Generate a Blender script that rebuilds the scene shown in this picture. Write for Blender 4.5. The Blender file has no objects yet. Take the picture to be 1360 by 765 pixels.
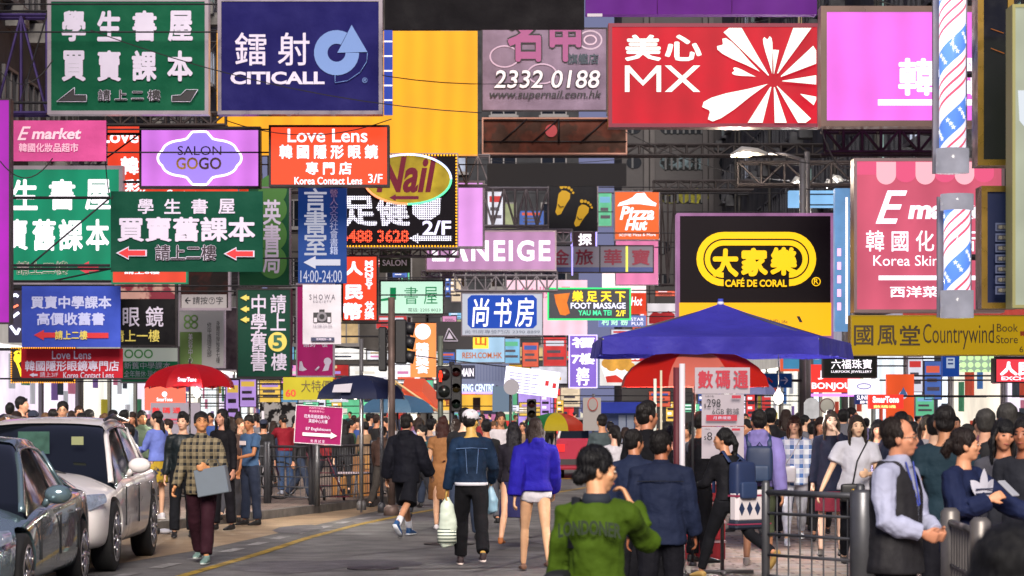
import bpy, bmesh, math, random
from mathutils import Vector, Matrix, noise
random.seed(7)
sc = bpy.context.scene
# ------------------------------------------------------------ camera
F, CX, HY, CH = 3400.0, 680.0, 540.0, 1.75        # focal length in photo pixels, centre column, horizon row, eye height
cam_d = bpy.data.cameras.new('camera'); cam = bpy.data.objects.new('camera', cam_d); sc.collection.objects.link(cam)
cam.location = (0, 0, CH); cam.rotation_euler = (math.radians(90), 0, 0)
cam_d.lens = F/1360*36; cam_d.sensor_width = 36; cam_d.shift_y = (HY-382.5)/1360
cam_d.clip_start = .3; cam_d.clip_end = 800
cam_d.dof.use_dof = True; cam_d.dof.focus_distance = 34; cam_d.dof.aperture_fstop = 6.3
sc.camera = cam
# ------------------------------------------------------------ light
w = bpy.data.worlds.new('World'); sc.world = w; w.use_nodes = True
bg = w.node_tree.nodes['Background']; bg.inputs[0].default_value = (.36, .38, .66, 1); bg.inputs[1].default_value = .46
ld = bpy.data.lights.new('street_glow', 'SUN'); ld.energy = 4.9; ld.angle = math.radians(26); ld.color = (1, .9, .8)
lo = bpy.data.objects.new('street_glow', ld); sc.collection.objects.link(lo)
lo.rotation_euler = (math.radians(58), 0, math.radians(1)); lo.location = (0, 0, 30)
sc.view_settings.view_transform = 'Standard'; sc.view_settings.look = 'None'
sc.view_settings.exposure = 0.22; sc.view_settings.gamma = 1
sc.render.engine = 'CYCLES'
sc.cycles.use_denoising = True
sc.cycles.max_bounces = 5; sc.cycles.diffuse_bounces = 2; sc.cycles.glossy_bounces = 3; sc.cycles.transmission_bounces = 3
sc.cycles.sample_clamp_indirect = 4; sc.cycles.caustics_reflective = False; sc.cycles.caustics_refractive = False
COL = sc.collection
# ------------------------------------------------------------ helpers
def lin(h):
    if isinstance(h, tuple): return h
    h = h.lstrip('#'); v = [int(h[i:i+2], 16)/255 for i in (0, 2, 4)]
    return tuple(c/12.92 if c <= .04045 else ((c+.055)/1.055)**2.4 for c in v)
_m = {}
def M(c, r=.6, m=0, e=0, n=0., s=6., b=0., bs=None, cc=0, spec=None, kind=None, c2=None):
    """c colour, r roughness, m metal, e emission, n amount of wear and of uneven backlight painted into lit sheets, s its scale, b bump, kind a pattern"""
    key = (c, r, m, e, n, s, b, bs, cc, spec, kind, c2)
    if key in _m: return _m[key]
    mt = bpy.data.materials.new('surface'); _m[key] = mt; mt.use_nodes = True
    nt = mt.node_tree; N = nt.nodes; L = nt.links; p = N['Principled BSDF']
    col = lin(c); p.inputs['Base Color'].default_value = (*col, 1); p.inputs['Roughness'].default_value = r
    p.inputs['Metallic'].default_value = m; p.inputs['Coat Weight'].default_value = cc
    if spec is not None: p.inputs['Specular IOR Level'].default_value = spec
    tc = N.new('ShaderNodeTexCoord')
    def noise_(scale, det=4, vec=None):
        t = N.new('ShaderNodeTexNoise'); t.inputs['Scale'].default_value = scale; t.inputs['Detail'].default_value = det
        L.new(vec or tc.outputs['Object'], t.inputs['Vector']); return t
    src = None
    def mixc(fac, a, bb, mode='MIX'):
        x = N.new('ShaderNodeMix'); x.data_type = 'RGBA'; x.blend_type = mode
        if hasattr(fac, 'links') or hasattr(fac, 'is_output'): L.new(fac, x.inputs[0])
        else: x.inputs[0].default_value = fac
        for i, q in ((6, a), (7, bb)):
            if isinstance(q, tuple): x.inputs[i].default_value = (*q[:3], 1)
            else: L.new(q, x.inputs[i])
        return x.outputs[2]
    def ramp(fac, stops, interp='LINEAR'):
        x = N.new('ShaderNodeValToRGB'); L.new(fac, x.inputs[0]); cr = x.color_ramp; cr.interpolation = interp
        while len(cr.elements) < len(stops): cr.elements.new(.5)
        for el, (q, v) in zip(cr.elements, stops): el.position = q; el.color = (*v[:3], 1) if isinstance(v, tuple) else (v, v, v, 1)
        return x.outputs[0]
    def bands(axis, scale, width, vec=None):
        sp = N.new('ShaderNodeSeparateXYZ'); L.new(vec or tc.outputs['Object'], sp.inputs[0])
        a = N.new('ShaderNodeMath'); a.operation = 'MULTIPLY'; L.new(sp.outputs[axis], a.inputs[0]); a.inputs[1].default_value = scale
        f = N.new('ShaderNodeMath'); f.operation = 'FRACT'; L.new(a.outputs[0], f.inputs[0])
        g = N.new('ShaderNodeMath'); g.operation = 'LESS_THAN'; L.new(f.outputs[0], g.inputs[0]); g.inputs[1].default_value = width
        return g.outputs[0]
    k2 = lin(c2) if c2 else (.02, .02, .02)
    if kind == 'plaid':
        hf = tuple((x+y)/2 for x, y in zip(col, k2)); a = mixc(bands('X', s, .5), col, hf); a2 = mixc(bands('X', s, .5), hf, k2); bq = mixc(bands('Z', s, .5), a, a2)
        q = mixc(bands('X', s, .07), bq, col); src = mixc(bands('Z', s, .07), q, col)
    elif kind == 'stripe': src = mixc(bands('Z', s, .4), col, k2)
    elif kind == 'vstripe': src = mixc(bands('X', s, .5), col, k2)
    elif kind == 'patch':                     # blotches of two colours (prints, pictures, graffiti)
        t = noise_(s, 3); src = ramp(t.outputs['Fac'], [(.47, col), (.53, k2)])
    elif kind == 'dots':                      # small round lamps on a dark board
        v = N.new('ShaderNodeTexVoronoi'); v.inputs['Scale'].default_value = s; v.inputs['Randomness'].default_value = 0; v.voronoi_dimensions = '2D'
        sx = N.new('ShaderNodeSeparateXYZ'); cx = N.new('ShaderNodeCombineXYZ'); L.new(tc.outputs['Object'], sx.inputs[0]); L.new(sx.outputs['X'], cx.inputs[0]); L.new(sx.outputs['Z'], cx.inputs[1]); L.new(cx.outputs[0], v.inputs['Vector']); src = ramp(v.outputs['Distance'], [(.36, col), (.44, k2)])
    elif kind == 'tiles':
        bt = N.new('ShaderNodeTexBrick'); L.new(tc.outputs['Object'], bt.inputs['Vector']); bt.inputs['Scale'].default_value = s
        bt.inputs['Color1'].default_value = (*col, 1); bt.inputs['Color2'].default_value = (*k2, 1)
        bt.inputs['Mortar'].default_value = (*[q*.45 for q in col], 1); bt.inputs['Mortar Size'].default_value = .018
        bt.offset = .5; bt.inputs['Brick Width'].default_value = .5; bt.inputs['Row Height'].default_value = .25; src = bt.outputs[0]
    if n:
        t = noise_(s if kind is None else 3, 6); t2 = noise_((s if kind is None else 3)*.21, 3)
        base = src if src is not None else col
        dark = ramp(t.outputs['Fac'], [(.3, 1-n), (.7, 1.0)]); d2 = ramp(t2.outputs['Fac'], [(.35, 1-n*.8), (.62, 1.0)])
        src = mixc(1.0, mixc(1.0, base, dark, 'MULTIPLY'), d2, 'MULTIPLY')
        if r < .95:
            rr = ramp(t.outputs['Fac'], [(.3, min(1, r+.12)), (.7, max(.03, r-.08))]); L.new(rr, p.inputs['Roughness'])
    if src is not None: L.new(src, p.inputs['Base Color'])
    if e:
        p.inputs['Emission Strength'].default_value = e
        p.inputs['Emission Color'].default_value = (*col, 1)
        if n >= .15 and kind is None:          # fluorescent tubes behind the sheet: uneven brightness
            wv = N.new('ShaderNodeTexWave'); wv.wave_type = 'BANDS'; wv.bands_direction = 'X'; wv.inputs['Scale'].default_value = .55; wv.inputs['Distortion'].default_value = 1.5; wv.inputs['Detail'].default_value = 1; L.new(tc.outputs['Object'], wv.inputs['Vector'])
            mr = N.new('ShaderNodeMapRange'); L.new(wv.outputs['Fac'], mr.inputs[0]); mr.inputs[3].default_value = e*.93; mr.inputs[4].default_value = e*1.08; L.new(mr.outputs[0], p.inputs['Emission Strength'])
        if src is not None: L.new(src, p.inputs['Emission Color'])
        dk = N.new('ShaderNodeMix'); dk.data_type = 'RGBA'; dk.blend_type = 'MULTIPLY'; dk.inputs[0].default_value = 1
        dk.inputs[7].default_value = ((.12,)*3+(1,)) if e > .5 else (.4, .4, .4, 1)
        if spec is None: p.inputs['Specular IOR Level'].default_value = .15
        if src is not None: L.new(src, dk.inputs[6])
        else: dk.inputs[6].default_value = (*col, 1)
        L.new(dk.outputs[2], p.inputs['Base Color'])
    if b:
        t = noise_(bs or s*2, 5); bp = N.new('ShaderNodeBump'); bp.inputs['Strength'].default_value = 1; bp.inputs['Distance'].default_value = b
        L.new(t.outputs['Fac'], bp.inputs['Height']); L.new(bp.outputs[0], p.inputs['Normal'])
    return mt
def hairm(c):
    key = ('hair', c)
    if key in _m: return _m[key]
    mt = M(c, .5, 0, 0, .25, 9, 0, None, 0, .3); mt = mt.copy(); _m[key] = mt
    nt = mt.node_tree; N = nt.nodes; L = nt.links
    tc = N.new('ShaderNodeTexCoord'); mp = N.new('ShaderNodeMapping'); mp.inputs['Scale'].default_value = (60, 60, 5); L.new(tc.outputs['Object'], mp.inputs[0])
    t = N.new('ShaderNodeTexNoise'); t.inputs['Scale'].default_value = 2; t.inputs['Detail'].default_value = 3; L.new(mp.outputs[0], t.inputs[0])
    bp = N.new('ShaderNodeBump'); bp.inputs['Distance'].default_value = .012; L.new(t.outputs[0], bp.inputs['Height']); L.new(bp.outputs[0], N['Principled BSDF'].inputs['Normal'])
    return mt
def glass(c='#0a0d12'):
    return M(c, .08, 0, 0, 0, 6, 0, None, 0, .55)
def obj(name, mesh, parent=None, mat=None, loc=None):
    o = bpy.data.objects.new(name, mesh); COL.objects.link(o)
    if parent is not None: o.parent = parent
    if loc is not None: o.location = loc
    if mat is not None:
        if len(mesh.materials) == 0: mesh.materials.append(mat)
        else: mesh.materials[0] = mat
    return o
def tag(o, label=None, cat=None, group=None, kind=None):
    if label: o['label'] = label
    if cat: o['category'] = cat
    if group: o['group'] = group
    if kind: o['kind'] = kind
    return o
def thing(name, label, cat, loc=(0, 0, 0), rz=0, group=None):
    o = bpy.data.objects.new(name, None); COL.objects.link(o); o.location = loc; o.rotation_euler = (0, 0, rz); o.empty_display_size = .2
    return tag(o, label, cat, group)
def copy_tree(o, parent=None):
    c = o.copy(); COL.objects.link(c); c.parent = parent
    for ch in list(o.children): copy_tree(ch, c)
    return c
def W(px, py, D): return Vector(((px-CX)*D/F, D, CH-(py-HY)*D/F))
class B:
    """collects shapes for ONE mesh object; coordinates are taken relative to org"""
    def __init__(s, org=(0, 0, 0)): s.bm = bmesh.new(); s.o = Vector(org)
    def V(s, p): return s.bm.verts.new(Vector(p)-s.o)
    def face(s, pts):
        vs = [s.V(p) for p in pts]
        try: return s.bm.faces.new(vs)
        except ValueError: pass
    def box(s, c, d, rot=None):
        c = Vector(c); h = [q/2 for q in d]; R = rot.to_matrix() if rot is not None else None; v = []
        for i in (-1, 1):
            for j in (-1, 1):
                for k in (-1, 1):
                    q = Vector((i*h[0], j*h[1], k*h[2])); v.append(s.V(c+(R@q if R else q)))
        for f in ((0, 1, 3, 2), (4, 6, 7, 5), (0, 4, 5, 1), (2, 3, 7, 6), (0, 2, 6, 4), (1, 5, 7, 3)): s.bm.faces.new([v[i] for i in f])
        return s
    def span(s, a, b_):
        a, b_ = Vector(a), Vector(b_); return s.box((a+b_)/2, [abs(q) for q in (b_-a)])
    def loft(s, pts, rad, n=8, side=(1, 0, 0), closed=True, pole=True):
        """elliptical rings along a path, ends closed with a small dome"""
        pts = [Vector(p) for p in pts]; rad = [(r, r) if not isinstance(r, (tuple, list)) else r for r in rad]; rings = []
        for i, p in enumerate(pts):
            t = (pts[min(i+1, len(pts)-1)]-pts[max(i-1, 0)]).normalized(); sd = Vector(side); sd = sd-t*sd.dot(t)
            if sd.length < 1e-3: sd = Vector((0, 1, 0)); sd = sd-t*sd.dot(t)
            sd.normalize(); up = t.cross(sd)
            rings.append([s.V(p+sd*math.cos(2*math.pi*k/n)*rad[i][0]+up*math.sin(2*math.pi*k/n)*rad[i][1]) for k in range(n)])
        for a, bb in zip(rings, rings[1:]):
            for k in range(n): s.bm.faces.new((a[k], a[(k+1) % n], bb[(k+1) % n], bb[k]))
        if closed: s.bm.faces.new(rings[0][::-1]); s.bm.faces.new(rings[-1])
        return s
    def tube(s, a, b_, r, n=6): return s.loft([a, b_], [r, r], n)
    def ell(s, c, r, n=10, rot=None):
        c = Vector(c); m = max(5, n*2//3); R = rot; top = None; rows = []
        def q(v): v = Vector(v); v = Vector((v.x*r[0], v.y*r[1], v.z*r[2])); return s.V(c+(R@v if R else v))
        t = q((0, 0, 1)); bt = q((0, 0, -1))
        for i in range(1, m):
            a = math.pi*i/m; rows.append([q((math.sin(a)*math.cos(2*math.pi*k/n), math.sin(a)*math.sin(2*math.pi*k/n), math.cos(a))) for k in range(n)])
        for k in range(n):
            s.bm.faces.new((t, rows[0][k], rows[0][(k+1) % n])); s.bm.faces.new((bt, rows[-1][(k+1) % n], rows[-1][k]))
            for x, y in zip(rows, rows[1:]): s.bm.faces.new((x[k], y[k], y[(k+1) % n], x[(k+1) % n]))
        return s
    def prism(s, pts, d):
        """polygon (list of world points) pushed back along vector d"""
        d = Vector(d); f = [s.V(p) for p in pts]; g = [s.V(Vector(p)+d) for p in pts]
        s.bm.faces.new(f); s.bm.faces.new(g[::-1])
        for i in range(len(f)): j = (i+1) % len(f); s.bm.faces.new((f[j], f[i], g[i], g[j]))
        return s
    def mesh(s, smooth=False, bevel=0):
        if bevel: bmesh.ops.bevel(s.bm, geom=s.bm.edges[:], offset=bevel, segments=1, affect='EDGES')
        bmesh.ops.recalc_face_normals(s.bm, faces=s.bm.faces[:])
        me = bpy.data.meshes.new('mesh'); s.bm.to_mesh(me); s.bm.free()
        if smooth: me.polygons.foreach_set('use_smooth', [True]*len(me.polygons))
        return me
    def build(s, name, mat, parent=None, smooth=False, bevel=0, loc=None):
        return obj(name, s.mesh(smooth, bevel), parent, mat, loc)
WORK = bpy.data.scenes.new('workbench')          # a side scene, so that running a modifier does not re-evaluate the whole street
def evald(me, mods):
    """run modifiers on a mesh and give back the finished mesh"""
    o = bpy.data.objects.new('tmp', me); WORK.collection.objects.link(o)
    for typ, kw in mods:
        md = o.modifiers.new('m', typ)
        for k, v in kw.items(): setattr(md, k, v)
    WORK.view_layers[0].update(); dg = WORK.view_layers[0].depsgraph
    r = bpy.data.meshes.new_from_object(o.evaluated_get(dg)); bpy.data.objects.remove(o); bpy.data.meshes.remove(me); return r
def text_mesh(body, bold=.0, shear=0, depth=.01, lead=.92, gap=1.0):
    cjk = any(ord(ch) > 0x2000 for ch in body)
    c = bpy.data.curves.new('t', 'FONT'); c.body = body; c.size = 1; c.offset = 0 if cjk else bold; c.extrude = 0 if cjk else depth; c.resolution_u = 2 if cjk else 3
    c.shear = shear; c.space_line = lead; c.space_character = gap; c.align_x = 'CENTER'
    o = bpy.data.objects.new('t', c); WORK.collection.objects.link(o); WORK.view_layers[0].update(); dg = WORK.view_layers[0].depsgraph
    me = bpy.data.meshes.new_from_object(o.evaluated_get(dg)); bpy.data.objects.remove(o); bpy.data.curves.remove(c)
    if cjk and bold > .004:                 # heavy strokes: the glyph laid over itself, each layer a hair behind
        vs = [v.co.copy() for v in me.vertices]; fs = [tuple(p.vertices) for p in me.polygons]; V_, F_ = [], []; n = 8
        for i in range(n):
            a = 2*math.pi*i/n; k = len(V_); V_ += [(v.x+bold*math.cos(a), v.y+bold*math.sin(a), .0002*i) for v in vs]; F_ += [tuple(q+k for q in f) for f in fs]
        bpy.data.meshes.remove(me); me = bpy.data.meshes.new('mesh'); me.from_pydata(V_, [], F_)
    return me
def fit_text(name, body, box, D, mat, parent, org, bold=.0, shear=0, lead=.92, gap=1.0, thick=.004, tilt=0):
    me = text_mesh(body, bold, shear, .01, lead, gap)
    if not len(me.vertices): return None
    xs = [v.co.x for v in me.vertices]; ys = [v.co.y for v in me.vertices]; zs = [v.co.z for v in me.vertices]
    a, b2 = W(box[0], box[3], D), W(box[2], box[1], D); x0, y0 = min(xs), min(ys); sx = (b2.x-a.x)/max(1e-6, max(xs)-x0); sy = (b2.z-a.z)/max(1e-6, max(ys)-y0)
    org = Vector(org); zr = max(1e-2, max(zs)-min(zs))
    for v in me.vertices:
        q = v.co; x = a.x+(q.x-x0)*sx; z = a.z+(q.y-y0)*sy; v.co = Vector((x, D-q.z/zr*thick*.5, z+(x-(a.x+b2.x)/2)*tilt))-org
    return obj(name, me, parent, mat)
BLK = None
def frame_bars(b, box, D, fw, dep):
    x0, y0, x1, y1 = box; fwm = fw*D/F; a, c = W(x0, y1, D), W(x1, y0, D); y_0, y_1 = D-.02, D+dep
    b.span((a.x-fwm, y_0, c.z), (c.x+fwm, y_1, c.z+fwm)); b.span((a.x-fwm, y_0, a.z-fwm), (c.x+fwm, y_1, a.z))
    b.span((a.x-fwm, y_0, a.z), (a.x, y_1, c.z)); b.span((c.x, y_0, a.z), (c.x+fwm, y_1, c.z))
ALU = dict(c='#8d8790', r=.35, m=.7, n=.25, s=3)
def sign(name, label, cat, box, D, face, frame=None, fw=3, dep=.25, gfx=(), group=None, side=None, arms=2, bright=None, parts=True):
    """a sign box: panel, frame, arms to the wall of its side, and print given in photo pixels at distance D"""
    x0, y0, x1, y1 = box; base = W((x0+x1)/2, y1, D); root = thing(name, label, cat, base, 0, group)
    pb = B(base); a, c = W(x0, y1, D), W(x1, y0, D); pb.span((a.x, D, a.z), (c.x, D+dep*.9, c.z)); pb.build('sign_panel', face, root)
    if frame is not None:
        fb = B(base); frame_bars(fb, box, D, fw, dep); fb.build('frame', frame, root)
    draw(root, gfx, D, base)
    if side:
        wx = -12.3 if side == 'L' else 10.4; st = M('#2b2a30', .6, .5, 0, .3, 4); xe = a.x-.02 if side == 'L' else c.x+.02
        fwm = (fw*D/F if frame is not None else 0)
        if (wx < a.x-.3 and side == 'L') or (wx > c.x+.3 and side == 'R'):
            ab = B(base); hh = c.z-a.z
            far = abs(xe-wx) > 4.5; small = (x1-x0) < 60 or y1 > 430; rr = .02 if far or small else .035; n_ = 1 if far or small else arms; sx = -fwm if side == 'L' else fwm
            for i in range(n_):
                z = c.z-hh*(.08+.84*i/max(1, arms-1)) if n_ > 1 else c.z-.03; ab.tube((xe+sx, D+dep*.5, z), (wx, D+dep*.5, z), rr)
            if not far and not small: ab.tube((xe+sx, D+dep*.5, c.z-hh*.08), ((wx+xe)/2, D+dep*.5, a.z+hh*.08), .02)
            ab.build('support_arm', st, root)
    return root
def draw(root, gfx, D, base):
    k = 0
    for g in gfx:
        k += 1; yy = D-.004-.006*k; t = g[0]
        if t == 'T':
            kw = dict(g[4]) if len(g) > 4 else {}; ol = kw.pop('ol', None)
            if ol:
                bo = kw.get('bold', 0); k2 = dict(kw); k2['bold'] = bo+ol[1]; bx = g[2]; e = ol[1]*(bx[3]-bx[1])*.55/(g[1].count('\n')+1)
                fit_text('lettering_outline', g[1], (bx[0]-e, bx[1]-e, bx[2]+e, bx[3]+e), yy, ol[0], root, base, **k2); k += 1; yy -= .006
            fit_text('lettering', g[1], g[2], yy, g[3], root, base, **kw)
        elif t == 'P':
            bb = B(base); pts = [W(p[0], p[1], yy) for p in g[1]]; bb.prism(pts, (0, .004, 0)); bb.build(g[3] if len(g) > 3 else 'emblem', g[2], root)
        elif t == 'R':
            x0, y0, x1, y1 = g[1]; bb = B(base); a, c = W(x0, y1, yy), W(x1, y0, yy); bb.span((a.x, yy, a.z), (c.x, yy+.004, c.z)); bb.build(g[3] if len(g) > 3 else 'print_block', g[2], root)
        elif t == 'E':
            x0, y0, x1, y1 = g[1]; cx, cy = (x0+x1)/2, (y0+y1)/2; rx, ry = (x1-x0)/2, (y1-y0)/2; bb = B(base); n = 36
            wd = g[3] if len(g) > 3 and g[3] else 0; po = [W(cx+rx*math.cos(2*math.pi*i/n), cy+ry*math.sin(2*math.pi*i/n), yy) for i in range(n)]
            if wd:
                pi_ = [W(cx+(rx-wd)*math.cos(2*math.pi*i/n), cy+(ry-wd)*math.sin(2*math.pi*i/n), yy) for i in range(n)]
                for i in range(n): j = (i+1) % n; bb.prism([po[i], po[j], pi_[j], pi_[i]], (0, .004, 0))
            else: bb.prism(po, (0, .004, 0))
            bb.build(g[4] if len(g) > 4 else 'emblem', g[2], root)
        elif t == 'A':          # straight arrow in a box, direction -1 left, 1 right
            x0, y0, x1, y1 = g[1]; d = g[2]; m = (y0+y1)/2; h = (y1-y0); hw = h*.95; th = h*.24
            pts = [(x0, m), (x0+hw, y0), (x0+hw, m-th), (x1, m-th), (x1, m+th), (x0+hw, m+th), (x0+hw, y1)]
            if d > 0: pts = [(x0+x1-p[0], p[1]) for p in pts][::-1]
            bb = B(base)
            bb.prism([W(p[0], p[1], yy) for p in pts], (0, .004, 0)); bb.build('arrow', g[3], root)
        elif t == 'L':          # poly line of given pixel width (neon tube, drawn line)
            bb = B(base); r = g[3]/2*D/F
            for p, q in zip(g[1], g[1][1:]): bb.tube(W(p[0], p[1], yy-r), W(q[0], q[1], yy-r), r, 5)
            bb.build(g[4] if len(g) > 4 else 'line', g[2], root, True)
        elif t == 'S':          # border of small bulbs
            x0, y0, x1, y1 = g[1]; st = g[3]; pts = []
            nx = int((x1-x0)/st); ny = int((y1-y0)/st)
            pts = [(x0+i*(x1-x0)/nx, y) for i in range(nx+1) for y in (y0, y1)]+[(x, y0+i*(y1-y0)/ny) for i in range(1, ny) for x in (x0, x1)]
            bb = B(base)
            for p in pts: bb.ell(W(p[0], p[1], yy-.01), [st*.33*D/F]*3, 5)
            tag(bb.build('bulb_border', g[2], root, True), kind='stuff')
# ------------------------------------------------------------ people
CL = bpy.data.textures.new('folds', 'CLOUDS'); CL.noise_scale = .16; CL.noise_depth = 2
CL2 = bpy.data.textures.new('strands', 'CLOUDS'); CL2.noise_scale = .05; CL2.noise_depth = 2
def remesh(b, vox, smooth=2, disp=None, tex=None, fac=.5, dec=None):
    bmesh.ops.recalc_face_normals(b.bm, faces=b.bm.faces[:]); me = bpy.data.meshes.new('mesh'); b.bm.to_mesh(me); b.bm.free()
    mods = [('REMESH', dict(mode='VOXEL', voxel_size=vox))]
    if smooth: mods.append(('SMOOTH', dict(factor=fac, iterations=smooth)))
    if disp: mods.append(('DISPLACE', dict(texture=tex or CL, strength=disp, mid_level=.5, texture_coords='LOCAL')))
    if dec: mods.append(('DECIMATE', dict(ratio=dec)))
    r = evald(me, mods); r.polygons.foreach_set('use_smooth', [True]*len(r.polygons)); return r
def rotv(v, ax, deg): return Matrix.Rotation(math.radians(deg), 3, ax) @ Vector(v)
def skeleton(p):
    """joints in metres; y is forward, z up, x to the person's right; p holds the pose"""
    s = p.get('h', 1.7)/1.72; fem = p.get('fem', False); J = {}
    hw = .088*s; sw = (.150 if fem else .172)*s*p.get('broad', 1); lean = p.get('lean', 0)
    J['pel'] = Vector((0, 0, .93*s))
    for k, sg in (('R', 1), ('L', -1)):
        a, bnd, out = p.get('leg'+k, (0, 0, 2)); hip = Vector((sg*hw, 0, .90*s))
        d1 = rotv(rotv((0, 0, -1), 'X', a), 'Y', -sg*out); kn = hip+d1*.43*s
        d2 = rotv(rotv((0, 0, -1), 'X', a-bnd), 'Y', -sg*out*.4); an = kn+d2*.415*s
        J['hip'+k], J['kn'+k], J['an'+k] = hip, kn, an; J['ft'+k] = p.get('foot'+k, -max(0, bnd-a)*.8 if bnd > 25 else 0)
    up = rotv((0, 0, 1), 'X', -lean); fw = rotv((0, 1, 0), 'X', -lean)
    J['up'], J['fw'] = up, fw; pe = J['pel']
    J['chest'] = pe+up*.30*s; J['shm'] = pe+up*.475*s; J['neck'] = pe+up*.535*s+fw*.01*s
    hp, hy = p.get('head', (0, 0)); J['hd'] = J['neck']+rotv(up, 'X', -hp*.4)*.134*s+fw*.022*s
    J['hrot'] = Matrix.Rotation(math.radians(hy), 3, 'Z') @ Matrix.Rotation(math.radians(-hp-lean*.3), 3, 'X') @ Matrix.Rotation(math.radians(p.get('tilt', 0)), 3, 'Y')
    for k, sg in (('R', 1), ('L', -1)):
        sh = J['shm']+Vector((sg*sw, 0, 0))-up*.035*s; J['sh'+k] = sh; a, ab, eb, tw = p.get('arm'+k, (0, 8, 12, 0))
        d1 = rotv(rotv((0, 0, -1), 'X', a), 'Y', -sg*ab); el = sh+d1*.29*s
        d2 = rotv(rotv((0, 0, -1), 'X', a+eb), 'Y', -sg*ab); d2 = rotv(d2, 'Z', sg*tw) if tw else d2
        wr = el+d2*.25*s; J['el'+k], J['wr'+k], J['hdir'+k] = el, wr, d2
    # drop the figure until its lowest sole touches the ground
    low = min(J['an'+k].z-.085*s-(.08*s if J['ft'+k] < -15 else 0)*1 for k in 'RL'); off = Vector((0, 0, -low))
    for k in list(J):
        if k not in ('up', 'fw', 'hrot', 'ftR', 'ftL', 'hdirR', 'hdirL'): J[k] = J[k]+off
    J['s'] = s; J['sw'] = sw; return J
def hand(b, J, k, p, vox):
    s = J['s']; w = J['wr'+k]; d = J['hdir'+k].normalized(); sg = 1 if k == 'R' else -1
    inn = Vector((-sg, 0, 0)); inn = (inn-d*inn.dot(d)).normalized(); fwd = d.cross(inn)*sg; fwd = -fwd if fwd.dot(J['fw']+Vector((0, 0, .3))) < 0 else fwd
    # palm: broad along fwd, thin along inn
    b.loft([w-d*.01, w+d*.03*s, w+d*.065*s, w+d*.09*s], [(.024*s, .017*s), (.036*s, .015*s), (.041*s, .014*s), (.038*s, .011*s)], 10, fwd)
    curl = p.get('curl', 25); rf = max(.0085*s, vox*1.15)
    for i, (o, ln) in enumerate(((.029, .072), (.0105, .08), (-.0085, .075), (-.027, .058))):
        q = w+d*.082*s+fwd*o*s; ds = [d]
        pts = [q]; dd = d; axis = d.cross(inn)
        for j in range(3):
            dd = Matrix.Rotation(math.radians(curl*(1 if j else .6)+i*3), 3, axis) @ dd; pts.append(pts[-1]+dd*ln*s*(.45, .32, .23)[j])
        b.loft(pts, [rf, rf*.98, rf*.9, rf*.75], 6, fwd)
    q = w+d*.025*s+fwd*.03*s; dd = (d*.75+fwd*.62+inn*.2).normalized(); q2 = q+dd*.035*s; q3 = q2+(d*.9+fwd*.2+inn*.35).normalized()*.03*s
    b.loft([q, q2, q3], [rf*1.25, rf*1.1, rf*.85], 6, inn)
def head(b, J, p):
    s = J['s']*p.get('hs', 1.0); R = J['hrot']; c = J['hd']; f = 1 if not p.get('fem') else .93
    def q(x, y, z): return c+R@(Vector((x, y, z))*s)
    def E(x, y, z, a, bb, cc): b.ell(q(x, y, z), (a*s, bb*s, cc*s), 14, R)
    E(0, -.018, .035, .076*f, .094, .086); E(0, .022, -.022, .064*f, .074, .088); E(0, .048, -.083, .036*f, .036, .03); E(0, .015, -.06, .055*f, .06, .05)
    E(0, .078, .022, .045, .018, .012)
    b.loft([q(0, .088, .018), q(0, .097, -.006), q(0, .103, -.024)], [.008*s, .009*s, .0135*s], 8); E(0, .094, -.032, .019, .011, .008)
    E(0, .083, -.06, .026, .014, .012); E(.045, .062, -.02, .02, .02, .022); E(-.045, .062, -.02, .02, .02, .022)
    for g in (1, -1): E(g*.076*f, -.008, -.012, .011, .021, .033)
    b.loft([J['neck']-J['up']*.05*s, J['neck']+J['up']*.03*s, q(0, -.012, -.05)], [(.068*s, .062*s), (.056*s*f, .056*s*f), (.054*s*f, .058*s*f)], 12)
    return q
def face_bits(root, J, p, q, skin, det):
    s = J['s']*p.get('hs', 1.0); R = J['hrot']; dk = M('#1b1210', .35); lipc = M(p.get('lip', '#9c4f45'), .45)
    for g in (1, -1):
        b = B(); b.ell(q(g*.031, .0855, .004), (.0135*s, .0075*s, .0055*s), 8, R); b.build('eye', M('#cfc4b8', .3) if det else dk, root, True)
        if det:
            b = B(); b.ell(q(g*.031, .0905, .004), (.0062*s, .0045*s, .0058*s), 8, R); b.build('iris', dk, root, True)
        b = B(); b.loft([q(g*.014, .0925, .026), q(g*.03, .0925, .029), q(g*.048, .077, .021)], [.0025*s, .0038*s, .002*s], 6); b.build('eyebrow', dk, root, True)
    b = B(); b.loft([q(-.022, .087, -.062), q(0, .0975, -.0595), q(.022, .087, -.062)], [.002*s, (.006*s, .0055*s), .002*s], 8, (0, 0, 1)); b.build('lips', lipc, root, True)
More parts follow.
